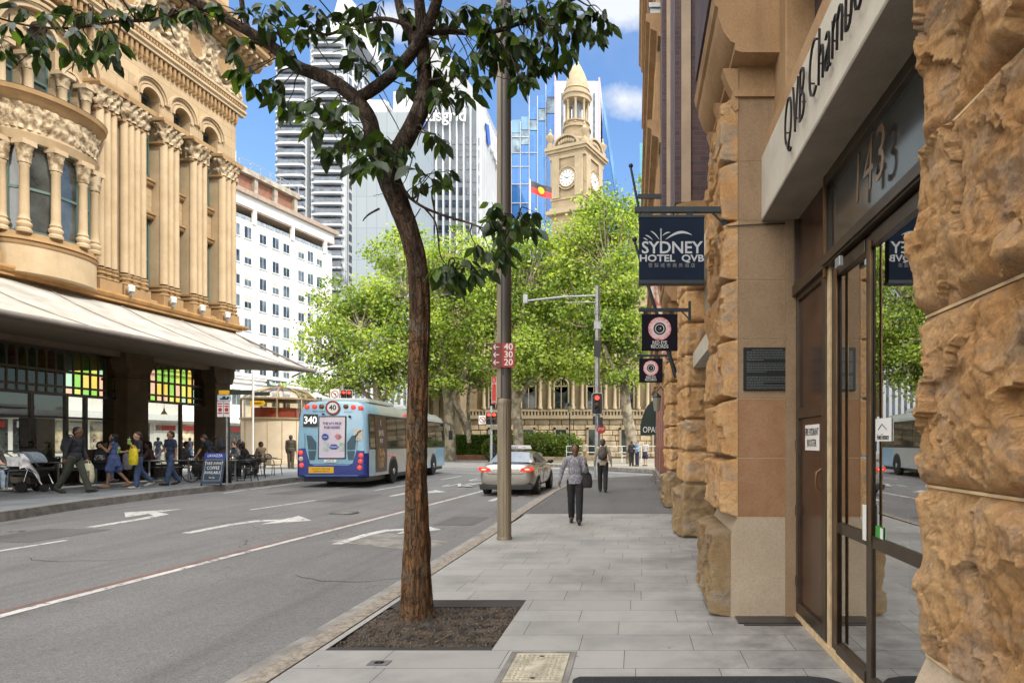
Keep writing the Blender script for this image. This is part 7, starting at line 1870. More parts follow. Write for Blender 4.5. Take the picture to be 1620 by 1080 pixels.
# ------------------------------------------------------------------ cafe: chairs, tables, seated guests
def make_chair(label):
    t = thing('cafe_chair', label, 'chair', (0,0,0), 0, 'black cafe chairs under the awning'); m = M['black']
    b = MB(); b.box(-.22,.22,-.21,.22,.43,.46); b.build('seat', m, t, bevel=.012)
    b = MB(); pp = [(-.22,-.21,.72),(-.16,-.26,.86),(0,-.28,.90),(.16,-.26,.86),(.22,-.21,.72)]; p2, ro = smoothpath(pp, [.02]*5, 4); b.tube(p2, ro, 6)
    for i in range(7): xx = -.18+.06*i; b.box(xx-.010,xx+.010,-.25,-.235,.46,.86)
    b.build('backrest', m, t)
    for sx_ in (-1,1):
        for sy_ in (-1,1): b = MB(); b.tube([(sx_*.20,sy_*.19,.44),(sx_*.235,sy_*.24,0)], .015, 6); b.build('leg', m, t)
        b = MB(); p2, ro = smoothpath([(sx_*.22,-.21,.72),(sx_*.25,-.05,.68),(sx_*.25,.18,.66),(sx_*.21,.21,.45)], [.016]*4, 4); b.tube(p2, ro, 6); b.build('armrest', m, t)
    return t
def make_table(label):
    t = thing('cafe_table', label, 'table', (0,0,0), 0, 'square cafe tables under the awning')
    b = MB(); b.box(-.36,.36,-.36,.36,.72,.75); b.build('tabletop', mat('table_top_mat', (.16,.15,.14), .35, var=.2), t, bevel=.006)
    b = MB(); b.lathe([(.03,.02),(.03,.72)], n=10); b.build('column', M['steel'], t)
    b = MB(); b.box(-.26,.26,-.03,.03,.0,.03); b.box(-.03,.03,-.26,.26,.001,.031); b.build('foot', M['steel'], t)
    return t
def at(px, Y): return (FX(px, Y), Y, zL)
tabs = [(12,18.4,'cafe table at the left edge of the photo beside the pram'),(92,20.2,'cafe table behind the striding man'),(152,21.5,'cafe table between the striding man and the woman in blue'),(236,22.6,'cafe table behind the man in the navy polo'),(298,22.8,'cafe table behind the cyclist'),(385,24.6,'cafe table nearest the building corner'),(372,22.8,'cafe table behind the parking sign post'),(418,26.4,'farthest cafe table, out in the sun by the corner')]
tb0 = make_table(tabs[0][2])
for i, (px, Y, lab) in enumerate(tabs):
    if i == 0: tb0.location = at(px, Y); tb0.rotation_euler.z = .1
    else: dup(tb0, at(px, Y), .2*i, lab)
chs = [(45,19.3,.5,'black cafe chair behind the pram'),(75,21.0,2.6,'black cafe chair left of the second table'),(112,21.2,-2.0,'black cafe chair right behind the striding man'),(138,22.3,.8,'black cafe chair behind the seated man by the dark pillar'),(172,22.3,-1.2,'black cafe chair hidden behind the woman in blue'),(216,23.3,1.6,'black cafe chair behind the yellow bag'),(252,23.4,-1.4,'black cafe chair right of the navy polo man'),(285,23.6,1.5,'black cafe chair left of the cyclist'),(366,24.0,1.8,'black cafe chair left of the corner table'),(404,24.5,-1.9,'black cafe chair in profile right of the corner table'),(392,22.6,-1.5,'nearest black cafe chair right of the sign post'),(350,22.9,1.4,'black cafe chair just behind the sandwich board'),(432,26.6,-1.7,'farthest black cafe chair standing in the sunlight'),(400,26.6,1.6,'black cafe chair behind the corner table in half sun')]
c0 = make_chair(chs[0][3])
for i, (px, Y, a, lab) in enumerate(chs):
    if i == 0: c0.location = at(px, Y); c0.rotation_euler.z = a
    else: dup(c0, at(px, Y), a, lab)
def seated(label, px, Y, face, top, bottom, skin='fair', hair='brown', long=0, lean=.15, **k):
    person(label, FX(px, Y), Y, zL, 1.70, face, hips=(1.45,1.40), knees=(1.45,1.35), arms=((.5,.12,1.0),(.6,.12,.9)), lean=lean, sit=.53, skin=skin, hair=hair, long=long, top=top, bottom=bottom, vox=.017, **k)
seated('seated guest in jeans cut off by the left edge of the photo', -14, 17.6, -PI/2, C('white_top', 0), C('light_denim', (.22,.28,.36)), shoe=SHOEW)
seated('seated guest in grey top behind the pram', 48, 19.3, .5, C('grey_top', (.20,.20,.21)), C('navy', 0), 'tan', 'black')
seated('seated person in cream shirt at the table behind the striding man', 80, 22.4, 2.4, C('pale_shirt', 0), C('black', 0), 'fair', 'brown')
seated('seated man in black with a beard left of the woman in blue', 149, 20.9, -1.3, C('black', 0), C('navy', 0), 'brown', 'black', lean=.25)
seated('seated guest in olive top just behind the bearded man', 160, 23.2, -1.6, C('olive', 0), C('black', 0), 'tan', 'black', long=1)
seated('seated woman in mauve top behind the man in the navy polo', 240, 23.4, 2.0, C('mauve', (.22,.13,.14)), C('black', 0), 'tan', 'black', long=1)
seated('seated person in black facing away behind the yellow bag', 226, 24.0, .2, C('black', 0), C('black', 0), 'tan', 'black')
seated('seated man in white shirt at the corner table', 374, 25.6, -1.4, C('white_top', 0), C('grey_trouser', 0), 'fair', 'grey')
seated('seated guest in yellow green vest in the sun beside the corner', 387, 27.6, 2.6, C('hivis2', (.55,.56,.15)), C('grey_trouser', 0), 'fair', 'grey')
seated('dark figure leaning over the table at the building corner', 396, 24.6, 1.7, C('black', 0), C('black', 0), 'brown', 'black', lean=.5)
seated('seated guest with back turned at the farthest chair in the sun', 415, 27.4, 1.2, C('brown_top', (.14,.10,.06)), C('brown_trouser', 0), 'tan', 'brown')
seated('seated guest in grey shirt behind the cyclist', 290, 24.4, -1.2, C('grey_top', 0), C('black', 0), 'tan', 'black')
# pram
t = thing('pram', 'black pram with white cloths draped over it on the far footpath', 'pram', (FX(45,17.7), 17.7, zL), .15)
def wheel(b, c, r, w_, ax='y'): b.lathe([(r*.78,-w_/2),(r,-w_/2),(r,w_/2),(r*.78,w_/2)], c, 18, ax=ax)
for i, (x_, y_) in enumerate(((.02,-.28),(.02,.28),(.52,-.2),(.52,.2))):
    b = MB(); r_ = .15 if x_ < .3 else .11; wheel(b, (x_, y_, r_), r_, .045); o = b.build('wheel', M['rubber'], t, smooth=40); b = MB()
    for k in range(6): b.tube([(x_,y_,r_),(x_+r_*.8*math.cos(k*PI/3),y_,r_+r_*.8*math.sin(k*PI/3))], .010, 4)
    b.lathe([(r_*.70,-.012),(r_*.80,-.012),(r_*.80,.012),(r_*.70,.012)], (x_,y_,r_), 16, ax='y'); b.build('rim', M['chrome'], o)
b = MB()
for y_ in (-.24,.24):
    b.tube([(.02,y_,.15),(.15,y_,.62),(-.18,y_,.95),(-.42,y_,1.12)], .018, 8); b.tube([(.52,y_*.8,.11),(.30,y_,.55),(.15,y_,.62)], .018, 8); b.tube([(-.35,y_,.1),(-.32,y_,.60),(.15,y_,.62)], .016, 8)
b.tube([(-.42,-.24,1.12),(-.46,0,1.14),(-.42,.24,1.12)], .022, 8); b.build('frame', M['chrome'], t, smooth=60)
b = MB(); b.prism([(-.32,.48),(.32,.42),(.42,.62),(.05,.72),(-.22,1.0),(-.34,.95)], -.22, .22, 0, 'y'); b.build('seat_shell', C('black', 0), t, bevel=.03)
b = MB(); b.lathe([(.001,-.23),(.34,-.23),(.34,.23),(.001,.23)], (-.02,0,.78), 12, ax='y', a0=.1, a1=1.9); b.build('hood', C('grey_blue', (.12,.16,.20)), t, smooth=40)
b = MB(); b.prism([(-.30,.25),(.18,.22),(.16,.42),(-.32,.42)], -.2, .2, 0, 'y'); b.build('basket', C('dark_coat', 0), t, bevel=.02)
b = MB(); vs = []
for i in range(9):
    for j in range(5): s_ = i/8; vs.append((-.02+.50*s_+.02*math.sin(i*2+j), -.29+.03*math.sin(j*2+i)-.0*j, 1.08-.75*s_*s_-.11*j*(1-s_*.9)))
b.add(vs, [(i*5+j,i*5+j+1,(i+1)*5+j+1,(i+1)*5+j) for i in range(8) for j in range(4)]); b.box(-.34,.02,-.27,-.262,.72,.98)
tag(b.build('draped_cloth', C('white_cloth', (.62,.62,.66)), smooth=60), 'white cloth draped over the pram', 'cloth'); bpy.context.view_layer.objects.active = None
o = [q_ for q_ in bpy.data.objects if q_.name.startswith('draped_cloth')][0]; o.location = t.location; o.rotation_euler = t.rotation_euler
# bicycle and rider
BX, BY = FX(327,22.0), 22.0
t = thing('bicycle', 'dark bicycle facing left behind the sandwich board', 'bicycle', (BX, BY, zL), 0)
for x_ in (-.55,.52):
    b = MB(); b.tube([(x_+.33*math.cos(2*PI*i/28),0,.34+.33*math.sin(2*PI*i/28)) for i in range(29)], .016, 6, cap=False); o = b.build('wheel', M['rubber'], t, smooth=60)
    b = MB()
    for k in range(12): b.tube([(x_,0,.34),(x_+.32*math.cos(k*PI/6),0,.34+.32*math.sin(k*PI/6))], .003, 3)
    b.lathe([(.025,-.04),(.025,.04)], (x_,0,.34), 8, ax='y'); b.build('spokes', M['chrome'], o)
b = MB()
for a, c in (((-.38,0,.86),(-.05,0,.30)),((-.38,0,.86),(.22,0,.82)),((-.05,0,.30),(.25,0,.92)),((-.05,0,.30),(.52,0,.34)),((.22,0,.78),(.52,0,.34)),((-.38,0,.88),(-.55,0,.34)),((-.38,0,.86),(-.36,0,1.0))): b.tube([a,c], .017, 8)
b.build('frame', M['black'], t, smooth=60)
b = MB(); b.box(.14,.38,-.07,.07,.93,.97); b.build('saddle', M['black'], t, bevel=.015)
b = MB(); b.tube([(-.36,-.27,1.02),(-.38,-.1,1.0),(-.38,.1,1.0),(-.36,.27,1.02)], .014, 6); b.build('handlebar', M['black'], t)
b = MB(); b.lathe([(.09,-.01),(.09,.01)], (-.05,-.05,.30), 16, ax='y'); b.tube([(-.05,-.06,.30),(.05,-.10,.16)], .012, 5); b.build('crank', M['chrome'], t)
person('man in black t-shirt with a backpack leaning over the handlebars of the bicycle', BX+.28, BY-.02, zL, 1.74, PI/2, hips=(.75,.25), knees=(.75,.25), arms=((.95,.15,.15),(.95,.15,.15)), lean=.55, skin='fair', hair='brown', top=C('black_top', 0), sleeve='short', bottom=C('dark_coat', 0), vox=.014, headp=.3)
backpack('black backpack on the back of the cyclist', (BX+.42, BY, zL+1.32), C('black_pack', 0), PI/2)
# sandwich board
t = thing('sandwich_board', 'blue chalk sandwich board advertising take away coffee at the kerb', 'sandwich board', (FX(334,20.1), 20.1, zL), .0)
Mx = Matrix.Rotation(R(-13), 4, 'X')
b = MB(); b.M = Mx; b.box(-.34,.34,-.03,.0,.06,1.06); b.build('front_panel', mat('slate_blue_mat', (.035,.06,.10), .6, var=.25, vs=6), t, bevel=.006)
b = MB(); b.M = Mx; b.box(-.34,.34,-.036,-.031,.88,1.06); b.build('header', mat('header_blue_mat', (.02,.05,.28), .5, var=0), t)
b = MB(); b.M = Matrix.Translation((0,.48,0)) @ Matrix.Rotation(R(13), 4, 'X'); b.box(-.34,.34,.0,.03,.06,1.06); b.build('rear_panel', M['black'], t)
b = MB(); b.M = Mx
for x0_, x1_, z0_, z1_ in ((-.27,.27,.84,.85),(-.27,.27,.16,.17),(-.27,-.26,.16,.85),(.26,.27,.16,.85)): b.box(x0_,x1_,-.034,-.03,z0_,z1_)
b.build('chalk_border', M['letg'], t)
b = MB(); b.M = Mx; b.box(-.33,-.29,-.03,.0,0,.06); b.box(.29,.33,-.03,.0,0,.06); b.build('foot', M['black'], t)
def brd(s_, sz, z, m=None, sx=.8): text(s_, sz, t, m or M['letters'], (0, -.038+ z*math.sin(R(13)), z*math.cos(R(13))), (PI/2-R(13),0,0), name='lettering', ext=.001, sx=sx)
brd('LAVAZZA', .13, .98, None, .85); brd('TAKE AWAY', .13, .73); brd('COFFEE', .15, .58); brd('AVAILABLE', .13, .43); brd('this way', .07, .27)
# parking sign post
t = thing('parking_sign_post', 'grey kerbside post with yellow, parking and red sign plates', 'sign post', (FX(359,20.3), 20.3, zL), 0)
b = MB(); b.lathe([(.03,0),(.03,3.05)], n=10); b.build('post', M['steel'], t, smooth=60)
b = MB(); b.box(-.24,.10,-.04,-.032,2.92,3.05); b.build('yellow_plate', M['yellow'], t)
b = MB(); b.box(-.28,.16,-.04,-.032,2.70,2.90); b.build('white_plate', mat('pale_plate_mat', (.45,.50,.58), .5, var=0), t)
b = MB(); b.box(-.20,.06,-.045,-.04,2.75,2.80); b.box(-.12,-.02,-.045,-.04,2.80,2.86); b.box(.02,.10,-.045,-.04,2.78,2.84); b.build('tow_symbol', M['black'], t)
for x_ in (-.29,-.08):
    b = MB(); b.box(x_,x_+.19,-.04,-.032,2.20,2.68); pl = b.build('parking_plate', mat('parking_plate_mat', (.72,.70,.70), .5, var=0) if 'parking_plate_mat' not in bpy.data.materials else bpy.data.materials['parking_plate_mat'], t)
    b = MB()
    for z_ in (2.60,2.52,2.30): b.box(x_+.02,x_+.17,-.044,-.04,z_,z_+.04)
    b.lathe([(.045,-.045),(.065,-.045),(.065,-.04),(.045,-.04)], (x_+.095,0,2.43), 16, ax='y'); b.build('restriction_symbol', M['red'], pl)
# street name blades
t = thing('street_name_blades', 'dark street name blades on a slim post behind the awning corner', 'sign post', (FX(400,34), 34, LF), 0)
b = MB(); b.lathe([(.05,0),(.05,5.2)], n=8); b.build('post', M['white'], t)
b = MB(); b.box(-1.3,.0,-.02,.02,3.95,4.2); b.box(.1,.9,-.02,.02,3.9,4.1); b.build('blade', mat('blade_mat', (.04,.055,.05), .5, var=0), t)
t = thing('yellow_arrow_sign', 'yellow arrow shaped detour sign above the station entrance', 'sign', (FX(407,37), 37, 0), 0)
b = MB(); b.prism([(-.42,3.78),(.36,3.78),(.45,3.93),(.36,4.08),(-.42,4.08)], -.02, .02, 0, 'y'); b.build('plate', M['yellow'], t)
b = MB(); b.tube([(-.3,.03,LF),(-.3,.03,3.8)], .03, 6); b.build('post', M['steel'], t)
b = MB(); b.box(-.3,.25,-.03,-.02,3.90,3.95); b.build('text_line', M['black'], t)
# station entrance shelter
KX, KY = -23.4, 41.8
t = thing('station_entrance', 'curved cream station entrance with bronze framed glass dome behind the bus', 'kiosk', (KX, KY, .24), 0); t.scale = (.76,.76,.93)
b = MB(); b.lathe([(3.0,0),(3.0,3.05)], n=40); b.lathe([(3.02,0),(3.06,.02),(3.06,.3),(3.02,.32)], n=40); b.build('curved_wall', mat('cream_wall_mat', (.56,.46,.33), .7, var=.06), t, smooth=40)
b = MB(); b.lathe([(3.0,3.05),(3.12,3.08),(3.12,3.2),(2.9,3.22)], n=40)
for i in range(10):
    q_ = 2*PI*i/10+.1; b.tube([(3.0*math.cos(q_),3.0*math.sin(q_),3.2),(3.0*math.cos(q_),3.0*math.sin(q_),4.5),(2.3*math.cos(q_),2.3*math.sin(q_),5.0),(1.2*math.cos(q_),1.2*math.sin(q_),5.3),(0,0,5.4)], .07, 6)
b.lathe([(2.98,4.42),(3.08,4.45),(3.08,4.55),(2.98,4.58)], n=40); b.lathe([(.2,5.35),(.25,5.5),(.15,5.7),(.001,5.8)], n=12); b.build('dome_frame', mat('bronze_dome_mat', (.30,.22,.13), .5, .3, var=.2), t, smooth=50)
b = MB(); b.lathe([(2.98,3.2),(2.98,4.45)], n=40); b.lathe([(2.95,4.5),(2.3,4.97),(1.2,5.27),(.01,5.36)], n=30); b.build('dome_glass', glass('dome_glass_mat', (.75,.68,.55), .08), t, smooth=60)
b = MB(); b.lathe([(2.2,3.2),(2.2,3.9)], n=24); b.build('escalator_balustrade', mat('red_panel_mat', (.45,.10,.08), .5, var=.1), t)
b = MB()
for i in range(6): q_ = -PI/2-.9+.36*i; b.box(3.01*math.cos(q_)-.015,3.01*math.cos(q_)+.015,3.01*math.sin(q_)-.015,3.01*math.sin(q_)+.015,.1,3.0)
b.build('wall_seam', M['ths'], t)

# ------------------------------------------------------------------ traffic signals
def signal_head(parent, x, y, z, lit='red', w_=.42, h_=1.0, arrow_=False):
    b = MB(); n = 6; r_ = .09; pts = []
    for cx_, cz2, a0_ in ((x+w_/2-r_, z+h_/2-r_, 0), (x-w_/2+r_, z+h_/2-r_, PI/2), (x-w_/2+r_, z-h_/2+r_, PI), (x+w_/2-r_, z-h_/2+r_, 1.5*PI)):
        for i in range(n+1): q_ = a0_+PI/2*i/n; pts.append((cx_+r_*math.cos(q_), cz2+r_*math.sin(q_)))
    b.prism(pts, y-.01, y+.01, 0, 'y'); o = b.build('backboard', mat('signal_board_mat', (.03,.03,.032), .6, var=0) if 'signal_board_mat' not in bpy.data.materials else bpy.data.materials['signal_board_mat'], parent)
    b = MB(); 
    P3 = [(a, y-.012, c) for a, c in pts]; b.tube(P3+[P3[0]], .010, 4, cap=False); b.build('white_edge', M['letters'], o)
    for k, dz in enumerate((.28, 0, -.28)):
        dz = dz*h_
        b = MB(); b.lathe([(.001,-.06),(.10,-.05),(.10,0)], (x,y-.01,z+dz), 16, ax='y'); m = M['redlight'] if (k == 0 and lit) else M['amberoff'] if k == 1 else M['black']; lp = b.build('lamp', m, o, smooth=50)
        b = MB(); b.lathe([(.115,-.22),(.115,0)], (x,y-.01,z+dz), 14, a0=.1*PI, a1=.9*PI, ax='y'); b.build('visor', M['black'], lp, smooth=60)
t = thing('signal_pole', 'grey mast arm signal pole with a red light beside the man with the backpack', 'traffic light', (-1.73, 29.4, 0), 0)
b = MB(); b.lathe([(.16,0),(.16,.5),(.13,.6),(.115,4.2),(.105,8.9)], n=14); b.lathe([(.135,7.6),(.135,7.9)], n=14); b.box(-.16,.16,-.13,.13,6.9,7.25); b.build('pole', M['steel'], t, smooth=40)
b = MB(); b.tube([(0,0,8.45),(-1.5,0,8.4),(-3.4,0,8.2)], .05, 8); b.tube([(0,0,8.15),(-1.5,0,8.12)], .03, 6); b.box(-3.45,-3.25,-.08,.08,8.1,8.5); b.build('mast_arm', M['steel'], t, smooth=50)
signal_head(t, 0, -.22, 3.42, w_=.48, h_=.98)
b = MB(); b.box(-.16,.16,-.18,-.12,5.6,6.35); b.build('control_box', M['black'], t)
b = MB(); b.box(-.2,-.1,-.3,-.12,2.45,2.85); b.box(.1,.25,-.2,.0,2.4,2.8); b.build('pedestrian_lamp', M['black'], t)
b = MB(); b.lathe([(.001,-.16),(.21,-.16),(.21,-.14)], (.18,0,2.25), 20, ax='y'); sgd = b.build('stop_disc', M['red'], t); text('STOP', .15, sgd, M['letters'], (.18,-.165,2.25), name='lettering', ext=.001, sx=.85)
def noturn(parent, x, y, z, s_):
    b = MB(); b.box(x-s_,x+s_,y-.01,y+.01,z-s_*1.15,z+s_*1.15); o = b.build('no_turn_plate', M['letters'], parent)
    b = MB(); ring_fan(b, x, y-.012, z, s_*.68, s_*.85, 24); b.add([(x-s_*.6,y-.014,z+s_*.5),(x-s_*.5,y-.014,z+s_*.6),(x+s_*.6,y-.014,z-s_*.5),(x+s_*.5,y-.014,z-s_*.6)],[(0,1,2,3)]); b.build('red_ring', M['red'], o)
    b = MB(); b.tube([(x+.2*s_,y-.016,z-.4*s_),(x+.2*s_,y-.016,z+.1*s_),(x-.25*s_,y-.016,z+.25*s_)], s_*.07, 5); b.build('turn_arrow', M['black'], o)
t = thing('far_signal_pole', 'signal pole behind the bus roof with red arrow lamps and a no left turn plate', 'traffic light', (FX(541,45), 45, .1), 0)
b = MB(); b.lathe([(.09,0),(.08,5.6)], n=10); b.build('pole', M['steel'], t)
signal_head(t, .22, -.2, 4.85, w_=.42, h_=.85); signal_head(t, .62, -.22, 4.83, w_=.42, h_=.85); noturn(t, -.42, -.2, 4.95, .32)
t = thing('median_signal_pole', 'signal pole just left of the street pole with two red lamps', 'traffic light', (FX(777,41), 41, .1), 0)
b = MB(); b.lathe([(.08,0),(.07,3.9)], n=10); b.build('pole', M['steel'], t)
signal_head(t, -.1, -.2, 3.1, w_=.42, h_=.85); signal_head(t, .25, -.21, 3.1, w_=.42, h_=.85); noturn(t, -.52, -.2, 3.0, .24)
# ------------------------------------------------------------------ bus
bus = thing('city_bus', 'light blue single decker city bus with a rear advert waiting in the kerb lane', 'bus', (-10.74, 22.4, .03), R(3.6))
M['busb'] = mat('bus_light_blue_mat', (.30,.52,.68), .25, var=.04, coat=.5)
M['busw'] = mat('bus_pale_mat', (.52,.55,.53), .25, var=.05, coat=.5)
M['busn'] = mat('bus_navy_mat', (.018,.035,.22), .25, var=.05, coat=.5)
M['busg'] = mat('bus_window_mat', (.045,.048,.035), .05, var=.5, vs=.9, spec=1.)
b = MB()
BL = 12.0
def bsec(w_, zt, zb=.33, ins=0):
    r_ = .22
    return [(0,zb),(w_*.8,zb),(w_-.0,zb+.06),(w_,.9),(w_,1.22),(w_-.005,1.4),(w_-.03,2.0),(w_-.06,2.55),(w_-.10,2.72),(w_-.2,2.90),(w_-.38,zt-.04),(0,zt)]
sts = [(-.0,1.10,3.00,.42),(.03,1.17,3.05,.36),(.10,1.22,3.08,.33),(.30,1.245,3.10,.32),(1.6,1.25,3.10,.32),(4,1.25,3.1,.32),(8,1.25,3.1,.32),(11.2,1.25,3.08,.32),(11.7,1.22,3.0,.34),(12.0,1.08,2.8,.4)]
vs = []; m_ = None
for (yy, w_, zt, zb) in sts:
    s_ = bsec(w_, zt, zb); row = [(x_, z_) for x_, z_ in s_] + [(-x_, z_) for x_, z_ in s_[-2:0:-1]]; m_ = len(row)
    lean_ = lambda z_: (-.0 if yy > 1 else .10*max(0, (z_-1.6)/1.4)**1.5)
    vs += [(x_, yy+lean_(z_), z_) for x_, z_ in row]
fs = []; mi = []
for i in range(len(sts)-1):
    for j in range(m_):
        k = (j+1) % m_; f = (i*m_+j, i*m_+k, (i+1)*m_+k, (i+1)*m_+j); fs.append(f)
        z_ = (vs[f[0]][2]+vs[f[1]][2])/2
        mi.append(2 if (i < 3 and z_ < 1.3) else 0 if (i < 4 and z_ > 2.6) or i < 3 else 1)
bm_o = len(b.f)
for f, q_ in zip(fs, mi): b.f.append(f); b.m.append(q_)
b.v = vs
b.f.append(tuple(range(m_))[::-1]); b.m.append(0); b.f.append(tuple(range((len(sts)-1)*m_, len(sts)*m_))); b.m.append(1)
b.build('body', [M['busb'], M['busw'], M['busn']], bus, smooth=35)
RY = -.012
def rp(b, x0, x1, z0, z1, y=RY, d_=.012):  # plate following the raked rear
    f_ = lambda z_: .10*max(0, (z_-1.6)/1.4)**1.5
    b.add([(x0,y+f_(z0),z0),(x1,y+f_(z0),z0),(x1,y+f_(z1),z1),(x0,y+f_(z1),z1),(x0,y+d_+f_(z0)+.02,z0),(x1,y+d_+f_(z0)+.02,z0),(x1,y+d_+f_(z1)+.02,z1),(x0,y+d_+f_(z1)+.02,z1)],[(0,1,2,3),(0,4,5,1),(1,5,6,2),(2,6,7,3),(3,7,4,0)])
fy = lambda z_: .10*max(0, (z_-1.6)/1.4)**1.5
b = MB(); b.prism([(-1.12,.44),(1.12,.44),(1.13,1.30),(.86,1.32),(.80,1.1),(.72,.86),(.6,.80),(-.6,.80),(-.74,.86),(-.82,1.1),(-.90,1.40),(-1.13,1.38)], -.015, .06, 0, 'y'); b.build('lower_panel', M['busn'], bus, bevel=.01)
b = MB(); rp(b,-.99,-.50,2.16,2.60); o = b.build('route_display', M['black'], bus); text('340', .36, o, mat('display_text_mat', (.9,.9,.85), .4, var=0, emit=.8), (-.745,RY-.008+fy(2.38),2.38), (PI/2-.06,0,0), name='route_number', ext=.001, sx=.85, off=.006)
b = MB(); rp(b,-.47,.49,1.02,2.54); o = b.build('advert_frame', M['black'], bus)
b = MB(); rp(b,-.43,.45,1.06,2.50,RY-.008); ad_ = b.build('advert', mat('lilac_advert_mat', (.56,.52,.64), .4, vs=1.6, col2=(.70,.62,.66)), bus)
AM = mat('advert_text_mat', (.06,.03,.20), .5, var=0)
text('THE Nº1 PICK', .125, ad_, AM, (.01,RY-.014+fy(2.27),2.27), (PI/2-.05,0,0), ext=.001, sx=.85, off=.002); text('FOR NOSES', .125, ad_, AM, (.01,RY-.014+fy(2.14),2.13), (PI/2-.05,0,0), ext=.001, sx=.85, off=.002)
b = MB(); ring_fan(b, -.22, RY-.012, 1.80, .001, .115, 20); b.build('blue_roundel', mat('advert_blue_mat', (.04,.07,.35), .5, var=0), ad_)
b = MB(); b.prism([(-.08,1.42),(.0,1.36),(.16,1.36),(.26,1.44),(.16,1.54),(-.02,1.53)], RY-.013, RY-.010, 0, 'y'); b.build('blue_logo', bpy.data.materials['advert_blue_mat'], ad_)
text('kleenex', .10, ad_, M['letters'], (.09,RY-.016,1.45), ext=.001, sx=.8); text('new', .09, ad_, M['letters'], (-.22,RY-.015,1.80), ext=.001)
AG = mat('advert_green_mat', (.28,.45,.30), .5, vs=9, col2=(.55,.55,.60))
for x_ in (-.20,.34):
    b = MB(); b.prism([(x_-.1,1.30),(x_+.09,1.28),(x_+.11,1.58),(x_-.06,1.62)], RY-.011, RY-.009, 0, 'y'); b.build('tissue_box', AG, ad_)
b = MB()
for k in range(5): a_ = .5+k*.5; b.tube([(.22,RY-.012,1.72),(.22+.13*math.cos(a_),RY-.012,1.76+.15*math.sin(a_))], .018, 5)
b.build('flower', mat('advert_pink_mat', (.62,.25,.25), .5, var=0), ad_)
b = MB(); ring_fan(b, .02, RY+fy(2.85)-.035, 2.83, .001, .235, 28); o = b.build('speed_disc', M['letters'], bus)
b = MB(); ring_fan(b, .02, RY+fy(2.85)-.037, 2.83, .19, .235, 28); b.build('red_ring', M['red'], o); b = MB(); ring_fan(b, .02, RY+fy(2.85)-.034, 2.83, .235, .255, 28); b.build('black_edge', M['black'], o)
text('40', .25, o, M['black'], (.02,RY+fy(2.85)-.039,2.83), name='speed_number', ext=.001, off=.006)
text('WHEN LIGHTS', .075, bus, AM, (-.48,RY+fy(2.70)-.006,2.70), (PI/2-.07,0,0), ext=.001, sx=.9); text('FLASH', .075, bus, AM, (.55,RY+fy(2.68)-.006,2.68), (PI/2-.07,0,0), ext=.001, space=1.4)
M['tail'] = mat('tail_lamp_mat', (.75,.07,.05), .25, var=0, emit=.55); M['tailc'] = mat('clear_lamp_mat', (.6,.45,.40), .2, var=0)
for x_, z_, m in [(-.88,2.86,'tail'),(-.62,2.88,'tail'),(-.38,2.88,'amberoff'),(.46,2.88,'amberoff'),(.72,2.86,'tail'),(.97,2.83,'tail'),(-1.06,1.24,'tail'),(-1.05,1.02,'tailc'),(-1.03,.80,'tail'),(1.02,1.14,'tail'),(1.00,.93,'tail'),(.97,.71,'tail')]:
    b = MB(); b.lathe([(.001,-.035),(.06,-.03),(.085,-.01),(.09,.05)], (x_,RY+fy(z_)-.005,z_), 16, ax='y'); b.build('rear_lamp', M[m], bus, smooth=50)
b = MB(); b.box(-.78,.08,-.028,-.014,.52,.74); o = b.build('warning_plate', M['yellow'], bus); text('DO NOT OVERTAKE', .075, o, M['black'], (-.35,-.030,.67), ext=.001, sx=.9); text('TURNING VEHICLE', .075, o, M['black'], (-.35,-.030,.585), ext=.001, sx=.9)
for sd in (-1,1):
    b = MB(); X_ = lambda v: sd*v; b.prism([(X_(.86),1.86),(X_(.70),1.84),(X_(.54),1.60),(X_(.54),1.35),(X_(.80),1.35)][::(1 if sd > 0 else -1)], -.012, .0, 0, 'y'); b.prism([(X_(.80),1.30),(X_(.54),1.30),(X_(.58),.98),(X_(.76),.98)][::(1 if sd > 0 else -1)], -.012, .0, 0, 'y'); o = b.build('vent_grille', mat('vent_mat', (.07,.13,.17), .6, vs=60, var=.4) if 'vent_mat' not in bpy.data.materials else bpy.data.materials['vent_mat'], bus)
b = MB(); b.box(-.25,.17,-.02,-.002,.90,1.0); o = b.build('number_plate', M['letters'], bus); text('2437 ST', .10, o, M['black'], (-.04,-.022,.95), ext=.001, sx=.8)
b = MB(); rp(b,.76,1.06,1.68,2.08); o = b.build('route_sticker', mat('sticker_mat', (.55,.60,.50), .5, vs=8, col2=(.62,.35,.30)), bus); b = MB(); b.tube([(.80,RY-.01,1.82),(.90,RY-.01,1.92),(.92,RY-.01,1.98),(1.02,RY-.01,2.02)], .02, 5); b.build('curved_arrow', mat('dark_green_mat', (.03,.12,.07), .5, var=0), o)
b = MB(); b.tube([(-.92,-.004,1.92),(-.92,-.004,.84),(.84,-.004,.84),(.90,-.004,1.9)], .006, 4); b.build('hatch_seam', M['iron'], bus)
b = MB(); b.ell((-.28,-.03,2.6),(.05,.05,.04)); b.ell((.62,-.0,2.52),(.045,.05,.045)); b.build('reversing_camera', M['black'], bus)
